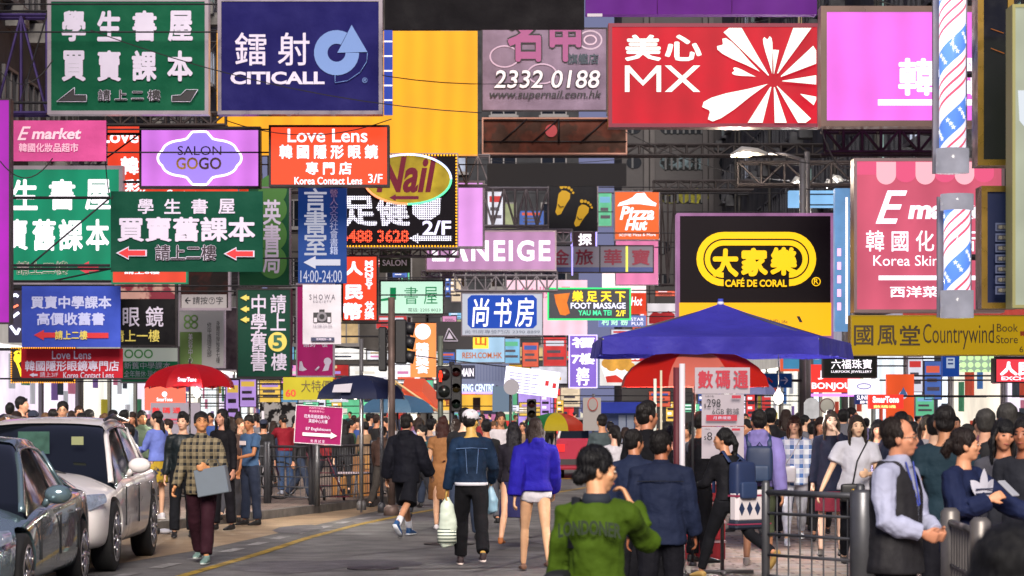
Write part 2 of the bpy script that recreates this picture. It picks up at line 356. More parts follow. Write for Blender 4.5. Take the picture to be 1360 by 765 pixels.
def hair_mesh(J, p, vox):
    st = p.get('hair', 'short'); s = J['s']*p.get('hs', 1.0); R = J['hrot']; c = J['hd']; b = B(); f = 1 if not p.get('fem') else .95
    def q(x, y, z): return c+R@(Vector((x, y, z))*s)
    def E(x, y, z, a, bb, cc): b.ell(q(x, y, z), (a*s, bb*s, cc*s), 14, R)
    dn = Vector((0, 0, -1)); bk = -J['fw']
    if st == 'balding':
        E(0, -.042, .048, .084, .090, .084); E(0, -.05, -.01, .076, .062, .06); E(.07, -.006, .02, .016, .034, .04); E(-.07, -.006, .02, .016, .034, .04)
    else:
        E(0, -.024, .052, .086*f, .099, .087); E(0, -.045, -.005, .078*f, .068, .07)
        E(.071*f, .004, .02, .016, .03, .04); E(-.071*f, .004, .02, .016, .03, .04)
    if st in ('fringe', 'longfringe', 'bobfringe'): b.loft([q(-.055, .062, .045), q(0, .088, .05), q(.055, .062, .045)], [(.026*s, .014*s), (.034*s, .015*s), (.026*s, .014*s)], 8, (0, 0, 1))
    if st == 'spiky': E(0, .01, .105, .06, .075, .05); E(0, .05, .1, .045, .04, .03)
    if st in ('long', 'longfringe', 'bob', 'bobfringe', 'verylong'):
        ln = {'long': .34, 'longfringe': .34, 'bob': .17, 'bobfringe': .19, 'verylong': .5}[st]*J['s']; s_ = s
        a0 = q(0, -.045, .03); a1 = q(0, -.075, -.05); a2 = J['neck']+bk*.085*J['s']; a2.z = a1.z-ln*.4; a3 = a2+bk*.03+dn*ln*.6
        b.loft([a0, a1, a2, a3], [(.085*s_, .07*s_), (.092*s_, .05*s_), (.098*s_, .04*s_), (.06*s_, .018*s_)], 12, R@Vector((1, 0, 0)))
        for g in (1, -1):
            m = q(g*.082, .0, .01); n = q(g*.088, .012, -.06); e = q(g*.086, .02, -.09)+dn*min(ln*.6, .13)
            b.loft([m, n, e], [(.018*s_, .04*s_), (.022*s_, .04*s_), (.014*s_, .025*s_)], 8, R@Vector((1, 0, 0)))
    if st == 'ponytail':
        a = q(0, -.115, .03); b.loft([q(0, -.09, .04), a, a+bk*.035+dn*.08*s, a+bk*.02+dn*p.get('tail', .22)*s], [.03*s, .036*s, .04*s, .016*s], 10)
    if st == 'lowtail':
        a = q(0, -.10, -.05); b.loft([q(0, -.07, -.03), a, a+dn*.15*s+bk*.02, a+dn*p.get('tail', .4)*s+bk*.01], [.045*s, .04*s, .045*s, .02*s], 10)
    if st == 'bun': E(0, -.118, .0, .045, .042, .045)
    if st == 'lowbun': E(0, -.095, -.05, .05, .04, .04)
    me = remesh(b, vox, 1, .02 if vox > .0095 else .011, CL2)
    if p.get('lv', 1) == 0:                 # loose strands lying on the hair
        rr = random.Random(len(me.vertices)); bm = bmesh.new(); bm.from_mesh(me); bm.verts.ensure_lookup_table(); bb = B(); bb.bm.free(); bb.bm = bm; nv = len(bm.verts); pts0 = [(v.co.copy(), v.normal.copy()) for v in bm.verts]
        for i in range(260):
            co, nr = pts0[rr.randrange(nv)]; d = (dn+nr*.25+Vector((rr.uniform(-.5, .5), rr.uniform(-.5, .5), 0))); d = (d-nr*d.dot(nr)).normalized(); L_ = rr.uniform(.02, .055); r_ = rr.uniform(.0011, .002)
            bb.loft([co-d*L_*.5-nr*.001, co+nr*.003, co+d*L_*.5+nr*rr.uniform(-.002, .004)], [r_*.5, r_, r_*.4], 4)
        bm.to_mesh(me); bm.free(); me.polygons.foreach_set('use_smooth', [True]*len(me.polygons))
    return me
def torso(b, J, g, zlo, p, flare=0, top=True):
    """torso volume grown by g, from height fraction zlo (0 pelvis .. ) up to the neck"""
    s = J['s']; up, fw = J['up'], J['fw']; pe = J['pel']; k = J['sw']/(.172*s); fem = p.get('fem'); fat = p.get('fat', 1)
    prof = [(-.12, .172, .122), (-.02, .166 if fem else .16, .118), (.10, .132 if fem else .142, .10*fat), (.20, .135 if fem else .152, .104*fat), (.33, .155 if fem else .168, .118 if fem else .115), (.41, .165, .105), (.455, .142, .085), (.49, .10, .07), (.525, .062, .056)]
    pts, rad = [], []
    if zlo < -.12: pts.append(pe+up*zlo*s); rad.append(((.158+flare)*s*fat+g, (.115+flare)*s*fat+g))
    for z, a, c in prof:
        if z < zlo: continue
        pts.append(pe+up*z*s-fw*(.012*s if z > .4 else 0)); rad.append((a*s*(k if z > .1 else 1)*(fat if z < .2 else 1)+g, c*s+g))
    if zlo < -.12 and flare:
        pass
    if not top: pts, rad = pts[:-1], rad[:-1]
    b.loft(pts, rad, 16)
    return b
def arm(b, J, k, g, upto=1.0, cuff=0, puff=0):
    s = J['s']; sh, el, wr = J['sh'+k], J['el'+k], J['wr'+k]; inn = J['shm']-J['up']*.015*s
    A = [inn.lerp(sh, .55), sh, sh.lerp(el, .5), el]; r = [.05*s, .052*s, .047*s, .040*s]
    if upto < .5: t = upto/.5; A = A[:2]+[sh.lerp(el, t*.5), sh.lerp(el, t)]; r = [.052*s, .055*s, .052*s, .054*s]
    else: A += [el.lerp(wr, .35), el.lerp(wr, min(1, (upto-.5)*2))]; r += [.040*s, .029*s]
    b.loft(A, [q+g+puff*(.3 if i < 2 else 1) for i, q in enumerate(r)], 10, (0, 1, 0))
def leg(b, J, k, g, upto=1.0, wide=0, straight=False):
    s = J['s']; h, kn, an = J['hip'+k], J['kn'+k], J['an'+k]
    if upto <= .5: t = upto/.5; A = [h+Vector((0, 0, .03)), h.lerp(kn, .3*t), h.lerp(kn, t)]; r = [.08*s, .084*s, .076*s+wide]
    else:
        cal = kn.lerp(an, .3)-J['fw']*.008; e = kn.lerp(an, (upto-.5)*2)
        A = [h+Vector((0, 0, .03)), h.lerp(kn, .3), h.lerp(kn, .7), kn, cal, e]
        r = [.08*s, .08*s, .066*s, .052*s, .053*s, .036*s] if not straight else [.078*s, .085*s, .075*s, .066*s, .064*s, .06*s]
    b.loft(A, [q+g+(wide if i > 1 else 0) for i, q in enumerate(r)], 12)
def shoe(b, J, k, sole=False, low=False):
    s = J['s']; an = J['an'+k]; pit = J['ft'+k]; R = Matrix.Rotation(math.radians(pit), 3, 'X')
    def q(x, y, z): return an+R@(Vector((x, y, z))*s)
    if sole: b.loft([q(0, -.07, -.075), q(0, .02, -.077), q(0, .11, -.077), q(0, .19, -.073)], [(.032*s, .011*s), (.036*s, .011*s), (.045*s, .011*s), (.022*s, .009*s)], 10)
    else:
        b.loft([q(0, -.062, -.045), q(0, -.01, -.038), q(0, .06, -.045), q(0, .13, -.058), q(0, .182, -.064)], [(.034*s, .032*s), (.038*s, .042*s), (.041*s, .034*s), (.045*s, .022*s), (.026*s, .013*s)], 12)
        if not low: b.loft([q(0, -.02, -.03), q(0, -.02, .015)], [(.04*s, .046*s), (.04*s, .048*s)], 10)
def person(label, loc, yaw, p, group=None):
    """yaw 0 walks away from the camera, 180 towards it. returns the person's empty"""
    J = skeleton(p); s = J['s']; lv = p.get('lv', 1); vox = (.0075, .0115, .018)[lv]; root = thing('person', label, 'person', loc, math.radians(yaw), group)
    sk = M(p.get('skin', '#c08a6c'), .5, 0, 0, .12, 18); det = lv == 0
    b = B(); q = head(b, J, p); torso(b, J, -.012, -.02, p)
    for k in 'RL':
        arm(b, J, k, -.006 if k else 0); hand(b, J, k, p, vox); leg(b, J, k, -.004)
        an = J['an'+k]; R = Matrix.Rotation(math.radians(J['ft'+k]), 3, 'X'); b.loft([an+R@Vector((0, -.03, -.035))*s, an+R@Vector((0, .05, -.05))*s, an+R@Vector((0, .14, -.062))*s], [(.028*s, .03*s), (.032*s, .025*s), (.03*s, .012*s)], 8)
    obj('body', remesh(b, vox, 1 if lv == 0 else 0 if lv == 2 else 1), root, sk)
    if p.get('hair') != 'none': obj('hair', hair_mesh(J, p, max(vox, .009)), root, hairm(p.get('hairc', '#15100f')))
    if lv < 2 or p.get('face'): face_bits(root, J, p, q, sk, det)
    # upper garment
    t = p.get('top', {}); tc = M(t.get('c', '#222222'), t.get('r', .8), 0, 0, t.get('n', .25), t.get('s', 5), .012 if lv < 2 else 0, 13, 0, .2, t.get('kind'), t.get('c2'))
    vg = vox*1.15; b = B(); hem = t.get('hem', -.10); torso(b, J, t.get('g', .016), hem, p, t.get('flare', .0), bool(t.get('collar') or t.get('hood'))); sl = t.get('sl', .97)
    if sl > 0:
        for k in 'RL': arm(b, J, k, t.get('ag', .016), sl, 0, t.get('puff', 0))
    if t.get('hood'):
        n = J['neck']; b.loft([n+Vector((-.09, .02, .0))*s, n+Vector((-.06, -.075, .01))*s, n+Vector((0, -.105, .0))*s, n+Vector((.06, -.075, .01))*s, n+Vector((.09, .02, .0))*s], [.034*s, .045*s, .052*s, .045*s, .034*s], 8, (0, 0, 1)); b.ell(n+Vector((0, -.10, -.06))*s, (.10*s, .045*s, .09*s))
    if t.get('collar'):
        n = J['neck']; b.loft([n-J['up']*.04*s, n+J['up']*.022*s], [(.085*s, .08*s), (.062*s, .062*s)], 12)
    top = obj(t.get('name', 'shirt'), remesh(b, vg, 2, t.get('fold', .03), CL), root, tc)
    # lower garment
    t = p.get('bot', {}); tp = t.get('t', 'trousers'); bc = M(t.get('c', '#15151a'), t.get('r', .85), 0, 0, .25, 6, .010 if lv < 2 else 0, 13, 0, .2, t.get('kind'), t.get('c2')); b = B()
    if tp != 'none':
        pe, up = J['pel'], J['up']; zt = t.get('top', .06)
        if tp == 'skirt':
            ln = t.get('len', .42); k1, k2 = (J['knR']+J['knL'])/2, None; e = pe+Vector((0, (k1.y-pe.y)*.5, -ln*s))
            b.loft([pe+up*zt*s, pe-up*.04*s, pe.lerp(e, .55), e], [(.145*s, .11*s), (.168*s, .125*s), (.185*s, .14*s), (.20*s*t.get('fl', 1), .16*s*t.get('fl', 1))], 16)
        else:
            b.loft([pe+up*zt*s, pe, pe-up*.08*s, pe-up*.15*s], [(.135*s*p.get('fat', 1), .10*s), (.154*s, .112*s), (.155*s, .11*s), (.10*s, .085*s)], 14)
            for k in 'RL': leg(b, J, k, .012, {'trousers': .97, 'slim': .95, 'shorts': t.get('len', .46), 'tights': .97}[tp], t.get('wide', 0), tp == 'trousers')
        obj({'slim': 'trousers'}.get(tp, tp), remesh(b, vg, 2, .025 if tp != 'tights' else .004, CL), root, bc)
    # shoes
    t = p.get('shoes', {})
    for k in 'RL':
        b = B(); shoe(b, J, k, False, t.get('low')); o = obj('shoe', remesh(b, max(.008, vox*.8), 2), root, M(t.get('c', '#1a1a1c'), .5))
        if t.get('sole'):
            b = B(); shoe(b, J, k, True); b.build('sole', M(t['sole'], .7), o, True)
        if t.get('sock'):
            b = B(); an = J['an'+k]; b.loft([an-Vector((0, 0, .02)), an.lerp(J['kn'+k], .3)], [.040*s, .048*s], 10); b.build('sock', M(t['sock'], .9), root, True)
    ex = p.get('extra')
    if ex: ex(root, J, p, q)
    root['_J'] = 0; del root['_J']
    PJ[root.name] = J
    return root
PJ = {}
def glasses(root, J, p, q, c='#20181a'):
    s = J['s']; b = B(); m = M(c, .3)
    for g in (1, -1):
        pts = [q(g*.032+.024*math.cos(a), .100-.006*abs(math.cos(a)), .002+.017*math.sin(a)) for a in [2*math.pi*i/14 for i in range(15)]]
        for u, v in zip(pts, pts[1:]): b.tube(u, v, .0019*s, 5)
        b.tube(q(g*.056, .095, .006), q(g*.079, -.005, .002), .002*s, 5)
    b.tube(q(-.009, .101, .004), q(.009, .101, .004), .002*s, 5); b.build('glasses', m, root, True)
def cap_hat(root, J, p, q, c='#cfc9d2', back=False, brim=True):
    s = J['s']; b = B(); R = J['hrot']; b.ell(q(0, -.02, .058), (.092*s, .107*s, .082*s), 16, R); o = obj('cap', remesh(b, .012, 2), root, M(c, .85, 0, 0, .15, 10))
    if brim:
        b = B(); g = -1 if back else 1; b.loft([q(0, g*.07, .055), q(0, g*.12, .05), q(0, g*.165, .042)], [(.07*s, .006), (.068*s, .006), (.04*s, .004)], 12, R@Vector((1, 0, 0))); b.build('cap_brim', M(c, .85), o, True)
def held(name, label, cat, fn, root, group=None):
    """a carried thing: its own top-level object whose mesh is built in the person's frame"""
    t = thing(name, label, cat, root.location, root.rotation_euler.z, group); fn(t, PJ[root.name]); return t
def rod_bag(t, c, w_=.16, dd=.06, h=.2, mat=None, straps=True, n='bag_body'):
    b = B(); b.box(c, (w_, dd, h)); me = b.mesh(False, min(w_, dd, h)*.18); o = obj(n, evald(me, [('SUBSURF', dict(levels=2))]), t, mat); o.data.polygons.foreach_set('use_smooth', [True]*len(o.data.polygons)); return o
# ------------------------------------------------------------ ground
def sheet(name, pts, z, mat, thick=0):
    b = B(); 
    if thick: b.prism([(x, y, z) for x, y in pts], (0, 0, -thick))
    else: b.face([(x, y, z) for x, y in pts])
    return tag(b.build(name, mat), kind='structure')
ASPH = M('#6c6a6a', .78, 0, 0, .45, 2.2, .01, 30); ASPH2 = M('#8d857a', .8, 0, 0, .3, 1.4, .01, 30)
sheet('ground', [(-260, -60), (260, -60), (260, 420), (-260, 420)], -.012, M('#4b484c', .9, 0, 0, .3, .5))
sheet('road', [(-6.4, -20), (5, -20), (5, 175), (-6.4, 175)], 0, ASPH)
KL = [(-6.4, -20), (-6.4, 31), (-5.9, 33.6), (-5.15, 35.8), (-4.3, 38.6), (-3.2, 42.5), (-2.45, 45.8), (-2.0, 48.5), (-2.1, 51), (-2.8, 57), (-3.6, 66), (-4.2, 90), (-4.6, 175)]
KR = [(1.85, -20), (1.85, 28), (2.1, 36), (2.6, 46), (3.6, 62), (4.8, 90), (5.4, 175)]
PAVE = M('#9c8a7c', .75, 0, 0, .3, 1.5, .004, 20, 0, None, 'tiles', '#8b7c74')
PAVER = M('#a18a7c', .7, 0, 0, .3, 1.1, .004, 20, 0, None, 'tiles', '#9a9692')
KERB = M('#75706c', .8, 0, 0, .4, 5, .005, 25)
def kerbed(name, line, outer, mat, sgn):
    sheet(name, [(x+sgn*-.15 if False else x, y) for x, y in line]+[(outer, line[-1][1]), (outer, line[0][1])], .13, mat, .125)
    i = 0
    for (x0, y0), (x1, y1) in zip(line, line[1:]):
        if y1 < 20: continue
        d = Vector((x1-x0, y1-y0, 0)); L = d.length; n_ = max(1, round(L/1.0)) if y1 < 70 else 1; nn = Vector((d.y, -d.x, 0)).normalized()*.15*(-sgn)
        for k in range(n_):
            a = Vector((x0, y0, .134))+d*k/n_; e = Vector((x0, y0, .134))+d*((k+1)/n_)-d.normalized()*.012
            if a.y < 24: continue
            b = B(); b.prism([a-nn*.1, e-nn*.1, e+nn, a+nn], (0, 0, -.13)); tag(b.build('kerb_stone', KERB), kind='structure')
kerbed('pavement', KL, -12.5, PAVE, -1); kerbed('pavement', KR, 10.5, PAVER, 1)
def band(name, pts, wd, z, mat):
    b = B()
    L, R_ = [], []
    for i, p in enumerate(pts):
        d = (Vector(pts[min(i+1, len(pts)-1)])-Vector(pts[max(i-1, 0)])).normalized(); n_ = Vector((-d.y, d.x))*wd/2; L.append(Vector(p)+n_); R_.append(Vector(p)-n_)
    for i in range(len(pts)-1): b.face([(*L[i], z), (*R_[i], z), (*R_[i+1], z), (*L[i+1], z)])
    return tag(b.build(name, mat), kind='structure')
YL = M('#b8962a', .75, 0, 0, .6, 9); WL = M('#a8a5a5', .75, 0, 0, .6, 9)
yl = [(-3.9, 20), (-3.4, 26.4), (-3.0, 30.4), (-2.72, 34), (-2.3, 37.7), (-1.7, 41.5), (-1.0, 45), (-.2, 48.5), (.9, 52), (2.2, 58)]
band('road_marking', yl, .13, .006, YL)
wl = [(-4.6, 22), (-4.2, 25.2), (-3.75, 28.5), (-3.35, 31.5), (-3.0, 35), (-2.5, 39), (-1.9, 42.6), (-1.3, 45.6)]
for i in range(15):
    y = 23.2+i*1.5; q = []
    for yy in (y, y+.8):
        for (x0, y0), (x1, y1) in zip(wl, wl[1:]):
            if y0 <= yy <= y1: q.append((x0+(x1-x0)*(yy-y0)/(y1-y0), yy)); break
    if len(q) == 2: band('road_marking', q, .16, .006, WL)
band('road_marking', [(-1.6, 53), (-.9, 47), (.6, 45.2)][:2], .2, .006, YL); band('road_marking', [(.9, 62), (2.2, 62), (3.4, 61)], .9, .006, YL); band('road_marking', [(-.2, 55), (.9, 56)], .8, .006, YL)
sheet('road_patch', [(-6.2, 26), (-4.9, 26), (-3.75, 31.5), (-2.6, 40), (-1.95, 45.5), (-2.3, 45.6), (-3.1, 42.3), (-5.05, 35.6), (-6.2, 31)], .003, M('#9c8468', .8, 0, 0, .3, 2, .008, 30))  # tan sheet: warm reflected light along the left kerb put into the colour
# tar seams and patches in the carriageway
b = B()
for x0, y0, x1, y1 in [(-1.9, 30, 1.2, 36), (-.4, 27, .6, 31), (-2.6, 27, 1.7, 28.4), (.2, 34, 1.8, 42)]:
    d = Vector((x1-x0, y1-y0, 0)); n_ = Vector((-d.y, d.x, 0)).normalized()*.03; a = Vector((x0, y0, .004)); e = Vector((x1, y1, .004)); b.face([a+n_, e+n_, e-n_, a-n_])
tag(b.build('road_seam', M('#39363a', .6)), kind='structure')
# litter by the kerb
for i, (x, y) in enumerate([(-5.15, 35.1), (-4.95, 35.2), (-4.75, 35.0)]):
    b = B(); b.bm.free(); b = B((x, y, 0)); b.ell((x, y, .045), (.11, .07, .04), 7); o = b.build('crumpled_paper', M('#bcbcc4', .8), loc=(x, y, 0))
    tag(o, ['leftmost crumpled white paper scrap beside the kerb', 'middle crumpled white paper scrap beside the kerb', 'rightmost crumpled white paper scrap beside the kerb'][i], 'litter', 'paper litter in the gutter')
# ------------------------------------------------------------ buildings
_wm = {}
def win_meshes(ax, w_, h):
    k = (ax, w_, h)
    if k in _wm: return _wm[k]
    f = B(); g = B(); s_ = B(); t = .07
    def sp(bb, u0, v0, u1, v1, d0, d1):
        if ax == 'x': bb.span((d0, u0, v0), (d1, u1, v1))
        else: bb.span((u0, -d0, v0), (u1, -d1, v1))
    sp(f, -w_/2, -h/2, w_/2, -h/2+t, 0, .09); sp(f, -w_/2, h/2-t, w_/2, h/2, 0, .09); sp(f, -w_/2, -h/2+t, -w_/2+t, h/2-t, 0, .09); sp(f, w_/2-t, -h/2+t, w_/2, h/2-t, 0, .09); sp(f, -t/2, -h/2+t, t/2, h/2-t, 0, .085)
    sp(g, -w_/2+t, -h/2+t, -t/2, h/2-t, 0, .03); sp(g, t/2, -h/2+t, w_/2-t, h/2-t, 0, .03)
    sp(s_, -w_/2-.1, -h/2-.12, w_/2+.1, -h/2-.005, 0, .2)
    _wm[k] = (f.mesh(), g.mesh(), s_.mesh()); return _wm[k]
def window(parent, ax, loc, w_, h, fm, gm, sgn=1):
    a, g, s_ = win_meshes(ax, w_, h); rz = 0 if sgn == 1 else math.pi
    f = bpy.data.objects.new('window', a); COL.objects.link(f); f.parent = parent; f.location = loc; f.rotation_euler = (0, 0, rz)
    if not a.materials: a.materials.append(None)
    f.material_slots[0].link = 'OBJECT'; f.material_slots[0].material = fm
    for nme, me, mt in (('pane', g, gm), ('sill', s_, fm)):
        if not me.materials: me.materials.append(None)
        o = bpy.data.objects.new(nme, me); COL.objects.link(o); o.parent = f; o.material_slots[0].link = 'OBJECT'; o.material_slots[0].material = mt
DARKG = glass('#12161c')
def side_building(label, side, y0, y1, h, wall, trim, seed, lit=.12, fas='#d8d0c8', shop='#e8eef0', floor=3.2):
    """a building on one side of the street: wall slab, windows, fascia over lit shopfronts"""
    rnd = random.Random(seed); X = -12.5 if side == 'L' else 10.5; s = 1 if side == 'L' else -1; root = thing('building', label, 'building', (X, (y0+y1)/2, 0))
    def q(a): return Vector(a)
    b = B(root.location); b.span((X, y0, 0.02), (X-s*8, y1, .35)); b.span((X, y0, 3.9), (X-s*8, y1, h)); b.span((X-s*2.2, y0, .35), (X-s*8, y1, 3.9)); b.build('wall', wall, root)
    n = max(2, round((y1-y0)/6)); st = (y1-y0)/n
    for i in range(n+1):
        y = y0+st*i; y = min(max(y, y0+.25), y1-.25); b = B(root.location); b.span((X+s*.03, y-.16, .14), (X-s*2.2, y+.16, 3.9)); b.build('pillar', trim, root)
    b = B(root.location); b.span((X+s*.12, y0+.02, 3.3), (X-s*.3, y1-.02, 4.3)); b.build('shop_fascia', M(fas, .5, 0, .6, .15, 1.5), root)
    for i in range(n):
        ya, yb = y0+st*i+.16, y0+st*(i+1)-.16; c = rnd.choice([shop, '#f6f2e6', '#e3ecf6', '#f3e7d4', '#eadcec'])
        b = B(root.location); b.span((X-s*.12, ya, .35), (X-s*.06, yb, 3.3)); b.build('shop_interior', M(c, .5, 0, 1.45, .3, .8), root)
        b = B(root.location); b.span((X-s*.01, ya+.1, 3.2), (X-s*.055, yb-.1, 3.28)); b.build('ceiling_light', M('#fff6e8', .5, 0, 2.6), root)
        for y in ((ya+.03, yb-.03) if y0 < 50 else ()):
            b = B(root.location); b.span((X-s*.01, y-.025, .36), (X-s*.055, y+.025, 3.19)); b.build('shopfront_post', M('#8a8a90', .35, .7), root)
        for k in range(5):
            y = ya+rnd.random()*(yb-ya-1.2); z = .4+rnd.random()*2.1
            b = B(root.location); b.span((X-s*(.012+.006*k), y, z), (X-s*.056, y+.4+rnd.random()*.8, z+.3+rnd.random()*.6))
            b.build('poster', M(rnd.choice(['#4b80c8', '#d8543a', '#c8b83a', '#8a6ab0', '#e88aa8', '#48906a', '#e8e8f0', '#3a4450']), .6, 0, .45, .2, 2), root)
    z = 5.4; k = 0
    while z+1.6 < h:
        m = int((y1-y0)/2.8)
        for i in range(m):
            y = y0+(i+.5)*(y1-y0)/m; li = rnd.random() < lit
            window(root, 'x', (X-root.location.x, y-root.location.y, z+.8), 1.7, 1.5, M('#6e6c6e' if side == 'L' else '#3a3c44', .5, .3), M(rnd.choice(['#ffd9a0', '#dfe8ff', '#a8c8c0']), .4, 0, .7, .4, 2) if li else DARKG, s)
            if rnd.random() < .5:
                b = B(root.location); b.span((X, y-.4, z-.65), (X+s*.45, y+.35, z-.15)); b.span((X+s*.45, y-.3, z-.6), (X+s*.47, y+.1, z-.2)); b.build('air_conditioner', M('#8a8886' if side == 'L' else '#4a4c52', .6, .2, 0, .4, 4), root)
        z += floor
    b = B(root.location)
    for i in range(3): y = y0+.8+rnd.random()*(y1-y0-1.6); b.tube((X+s*.12, y, 4.4), (X+s*.12, y, h-.1), .06)
    b.build('drain_pipe', M('#4a4846', .6, .3, 0, .3, 3), root)
    return root
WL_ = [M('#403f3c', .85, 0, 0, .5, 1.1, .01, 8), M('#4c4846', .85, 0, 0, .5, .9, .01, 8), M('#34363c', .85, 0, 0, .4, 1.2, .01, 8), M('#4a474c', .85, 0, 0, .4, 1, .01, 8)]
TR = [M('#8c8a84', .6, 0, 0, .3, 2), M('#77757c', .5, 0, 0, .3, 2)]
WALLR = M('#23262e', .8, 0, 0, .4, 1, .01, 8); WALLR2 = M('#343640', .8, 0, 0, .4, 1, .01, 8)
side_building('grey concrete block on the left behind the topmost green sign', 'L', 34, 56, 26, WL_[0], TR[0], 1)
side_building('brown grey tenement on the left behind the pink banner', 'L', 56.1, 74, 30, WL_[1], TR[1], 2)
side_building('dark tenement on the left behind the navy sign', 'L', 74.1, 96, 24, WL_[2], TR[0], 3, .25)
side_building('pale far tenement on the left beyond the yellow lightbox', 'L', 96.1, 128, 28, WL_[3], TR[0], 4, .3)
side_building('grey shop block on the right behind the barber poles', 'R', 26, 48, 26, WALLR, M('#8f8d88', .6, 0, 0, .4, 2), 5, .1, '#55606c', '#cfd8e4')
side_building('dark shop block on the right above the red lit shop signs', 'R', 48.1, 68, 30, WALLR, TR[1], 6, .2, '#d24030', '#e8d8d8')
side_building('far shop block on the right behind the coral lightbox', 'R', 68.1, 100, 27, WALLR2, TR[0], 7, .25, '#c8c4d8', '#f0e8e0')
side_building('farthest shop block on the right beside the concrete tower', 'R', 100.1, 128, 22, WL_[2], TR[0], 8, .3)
# the concrete tower that closes the view, with rounded slot windows
def tower():
    D = 132; root = thing('concrete_tower', 'grey concrete tower with rounded slot windows closing the street', 'building', (11, D, 0)); o = root.location
    a, c = W(826, 300, D), W(1180, 300, D); b = B(o); b.span((a.x, D, .1), (c.x, D+10, 29)); b.build('wall', M('#484648', .9, 0, 0, .22, .35, .02, 3), root)
    fins = B(o)
    for px in (858, 866, 936, 944, 1040):
        p = W(px, 300, D); fins.span((p.x-.12, D-.35, 3), (p.x+.12, D, 29))
    fins.build('fin', M('#524f50', .85, 0, 0, .2, .6), root)
    for (x0, x1, y0, y1, lt) in [(832, 852, 208, 224, 0), (876, 942, 206, 226, 1), (955, 1000, 206, 226, 0), (832, 866, 252, 270, 0), (876, 942, 250, 270, 2), (955, 1010, 250, 270, 0), (1020, 1100, 206, 226, 0), (832, 890, 320, 338, 0), (832, 890, 365, 380, 0), (876, 942, 160, 178, 0), (832, 852, 160, 178, 0), (955, 1010, 160, 178, 0)]:
        n = 8; r = (y1-y0)/2; cy = (y0+y1)/2; pts = [(x0+r-r*math.sin(math.pi*i/n), cy+r*math.cos(math.pi*i/n)) for i in range(n+1)]+[(x1-r+r*math.sin(math.pi*i/n), cy-r*math.cos(math.pi*i/n)) for i in range(n+1)]
        w_ = B(o); w_.prism([W(p[0], p[1], D-.02) for p in pts], (0, .015, 0)); wo = w_.build('window', M('#14181e', .2) if not lt else M('#8aa0a8' if lt == 1 else '#b0a838', .4, 0, .5, .9, 2.2, 0, None, 0, None, 'patch', '#14181e'), root)
        b = B(o)
        for i in range(1, int((x1-x0)/8)): p = W(x0+i*8, cy, D-.06); b.span((p.x-.05, D-.09, W(0, y1, D).z+.02), (p.x+.05, D-.04, W(0, y0, D).z-.02))
        b.build('mullion', M('#3a3c40', .5), wo)
tower()
def far_block(label, x0, x1, D, h, wall, seed, lit=.2):
    rnd = random.Random(seed); root = thing('building', label, 'building', ((x0+x1)/2, D, 0)); o = root.location
    b = B(o); b.span((x0, D, .1), (x1, D+8, h)); b.build('wall', wall, root)
    z = 5
    while z+2 < h:
        m = int((x1-x0)/2.2)
        for i in range(m):
            x = x0+(i+.5)*(x1-x0)/m; li = rnd.random() < lit
            window(root, 'y', (x-o.x, -.0, z+.8), 1.4, 1.5, M('#6e6c6e', .5, .3), M(rnd.choice(['#ffd9a0', '#dfe8ff', '#c8d0a0']), .4, 0, .6, .4, 2) if li else DARKG)
        z += 3.1
    pal = ['#f4f0ff', '#ffe0a0', '#ff7050', '#f090c8', '#80c0f0', '#fff8e8', '#70d8a0', '#c0a0f8', '#e83838', '#3050c0', '#ffc030', '#f8f8ff', '#28304a', '#f8f4f0']
    for z0, z1, w0, w1 in ((.3, 2.9, .8, 2.0), (3.0, 4.2, 1.2, 3.0), (4.25, 5.0, .8, 2.2)):
        x = x0+.2
        while x < x1-.5:
            w_ = min(rnd.uniform(w0, w1), x1-.2-x); dd = rnd.uniform(.05, .3)
            b = B(o); b.span((x, D-dd, z0), (x+w_-.08, D-.01, z1-rnd.uniform(0, .4))); pn = b.build('shop_panel', M(rnd.choice(pal), .5, 0, rnd.choice([.6, .9, 1.3]), .3, 2), root)
            for k in range(rnd.randint(1, 3)):
                b = B(o); zz = z0+(z1-z0)*(.15+.25*k); b.span((x+w_*.12, D-dd-.03, zz), (x+w_*rnd.uniform(.5, .85), D-dd-.005, zz+(z1-z0)*.12)); b.build('print_block', M(rnd.choice(pal), .5, 0, .6), pn)
            x += w_
far_block('dark flats far away above the centre of the street', -4.5, 3.6, 138, 26, WL_[2], 21)
far_block('brownish flats far away left of the dark flats', -13, -4.6, 136, 29, WL_[1], 22)
far_block('low block far right past the concrete tower', 18.8, 26, 140, 20, WL_[3], 23)

# wear on the carriageway: manhole covers, patches, stains
for i, (x, y, r) in enumerate([(-.8, 32.5, .32), (1.0, 39, .3), (-1.5, 27.6, .28)]):
    b = B((x, y, 0)); b.loft([(x, y, .002), (x, y, .012)], [r, r], 28); o = b.build('manhole_cover', M('#3c3a3c', .5, .6, 0, .5, 9, .006, 40), loc=(x, y, 0)); tag(o, kind='structure')
rnp = random.Random(3)
for i in range(9):
    x, y, w_, l_ = rnp.uniform(-3.2, 1.5), rnp.uniform(27, 50), rnp.uniform(.5, 1.4), rnp.uniform(1.5, 4); n = 9
    pts = [(x+w_/2*math.cos(2*math.pi*k/n)*rnp.uniform(.8, 1.1), y+l_/2*math.sin(2*math.pi*k/n)*rnp.uniform(.8, 1.1)) for k in range(n)]
    sheet('road_patch', pts, .0025+.0006*i, M(rnp.choice(['#615e62', '#504d52', '#7a7678']), .7, 0, 0, .4, 3, .01, 30))
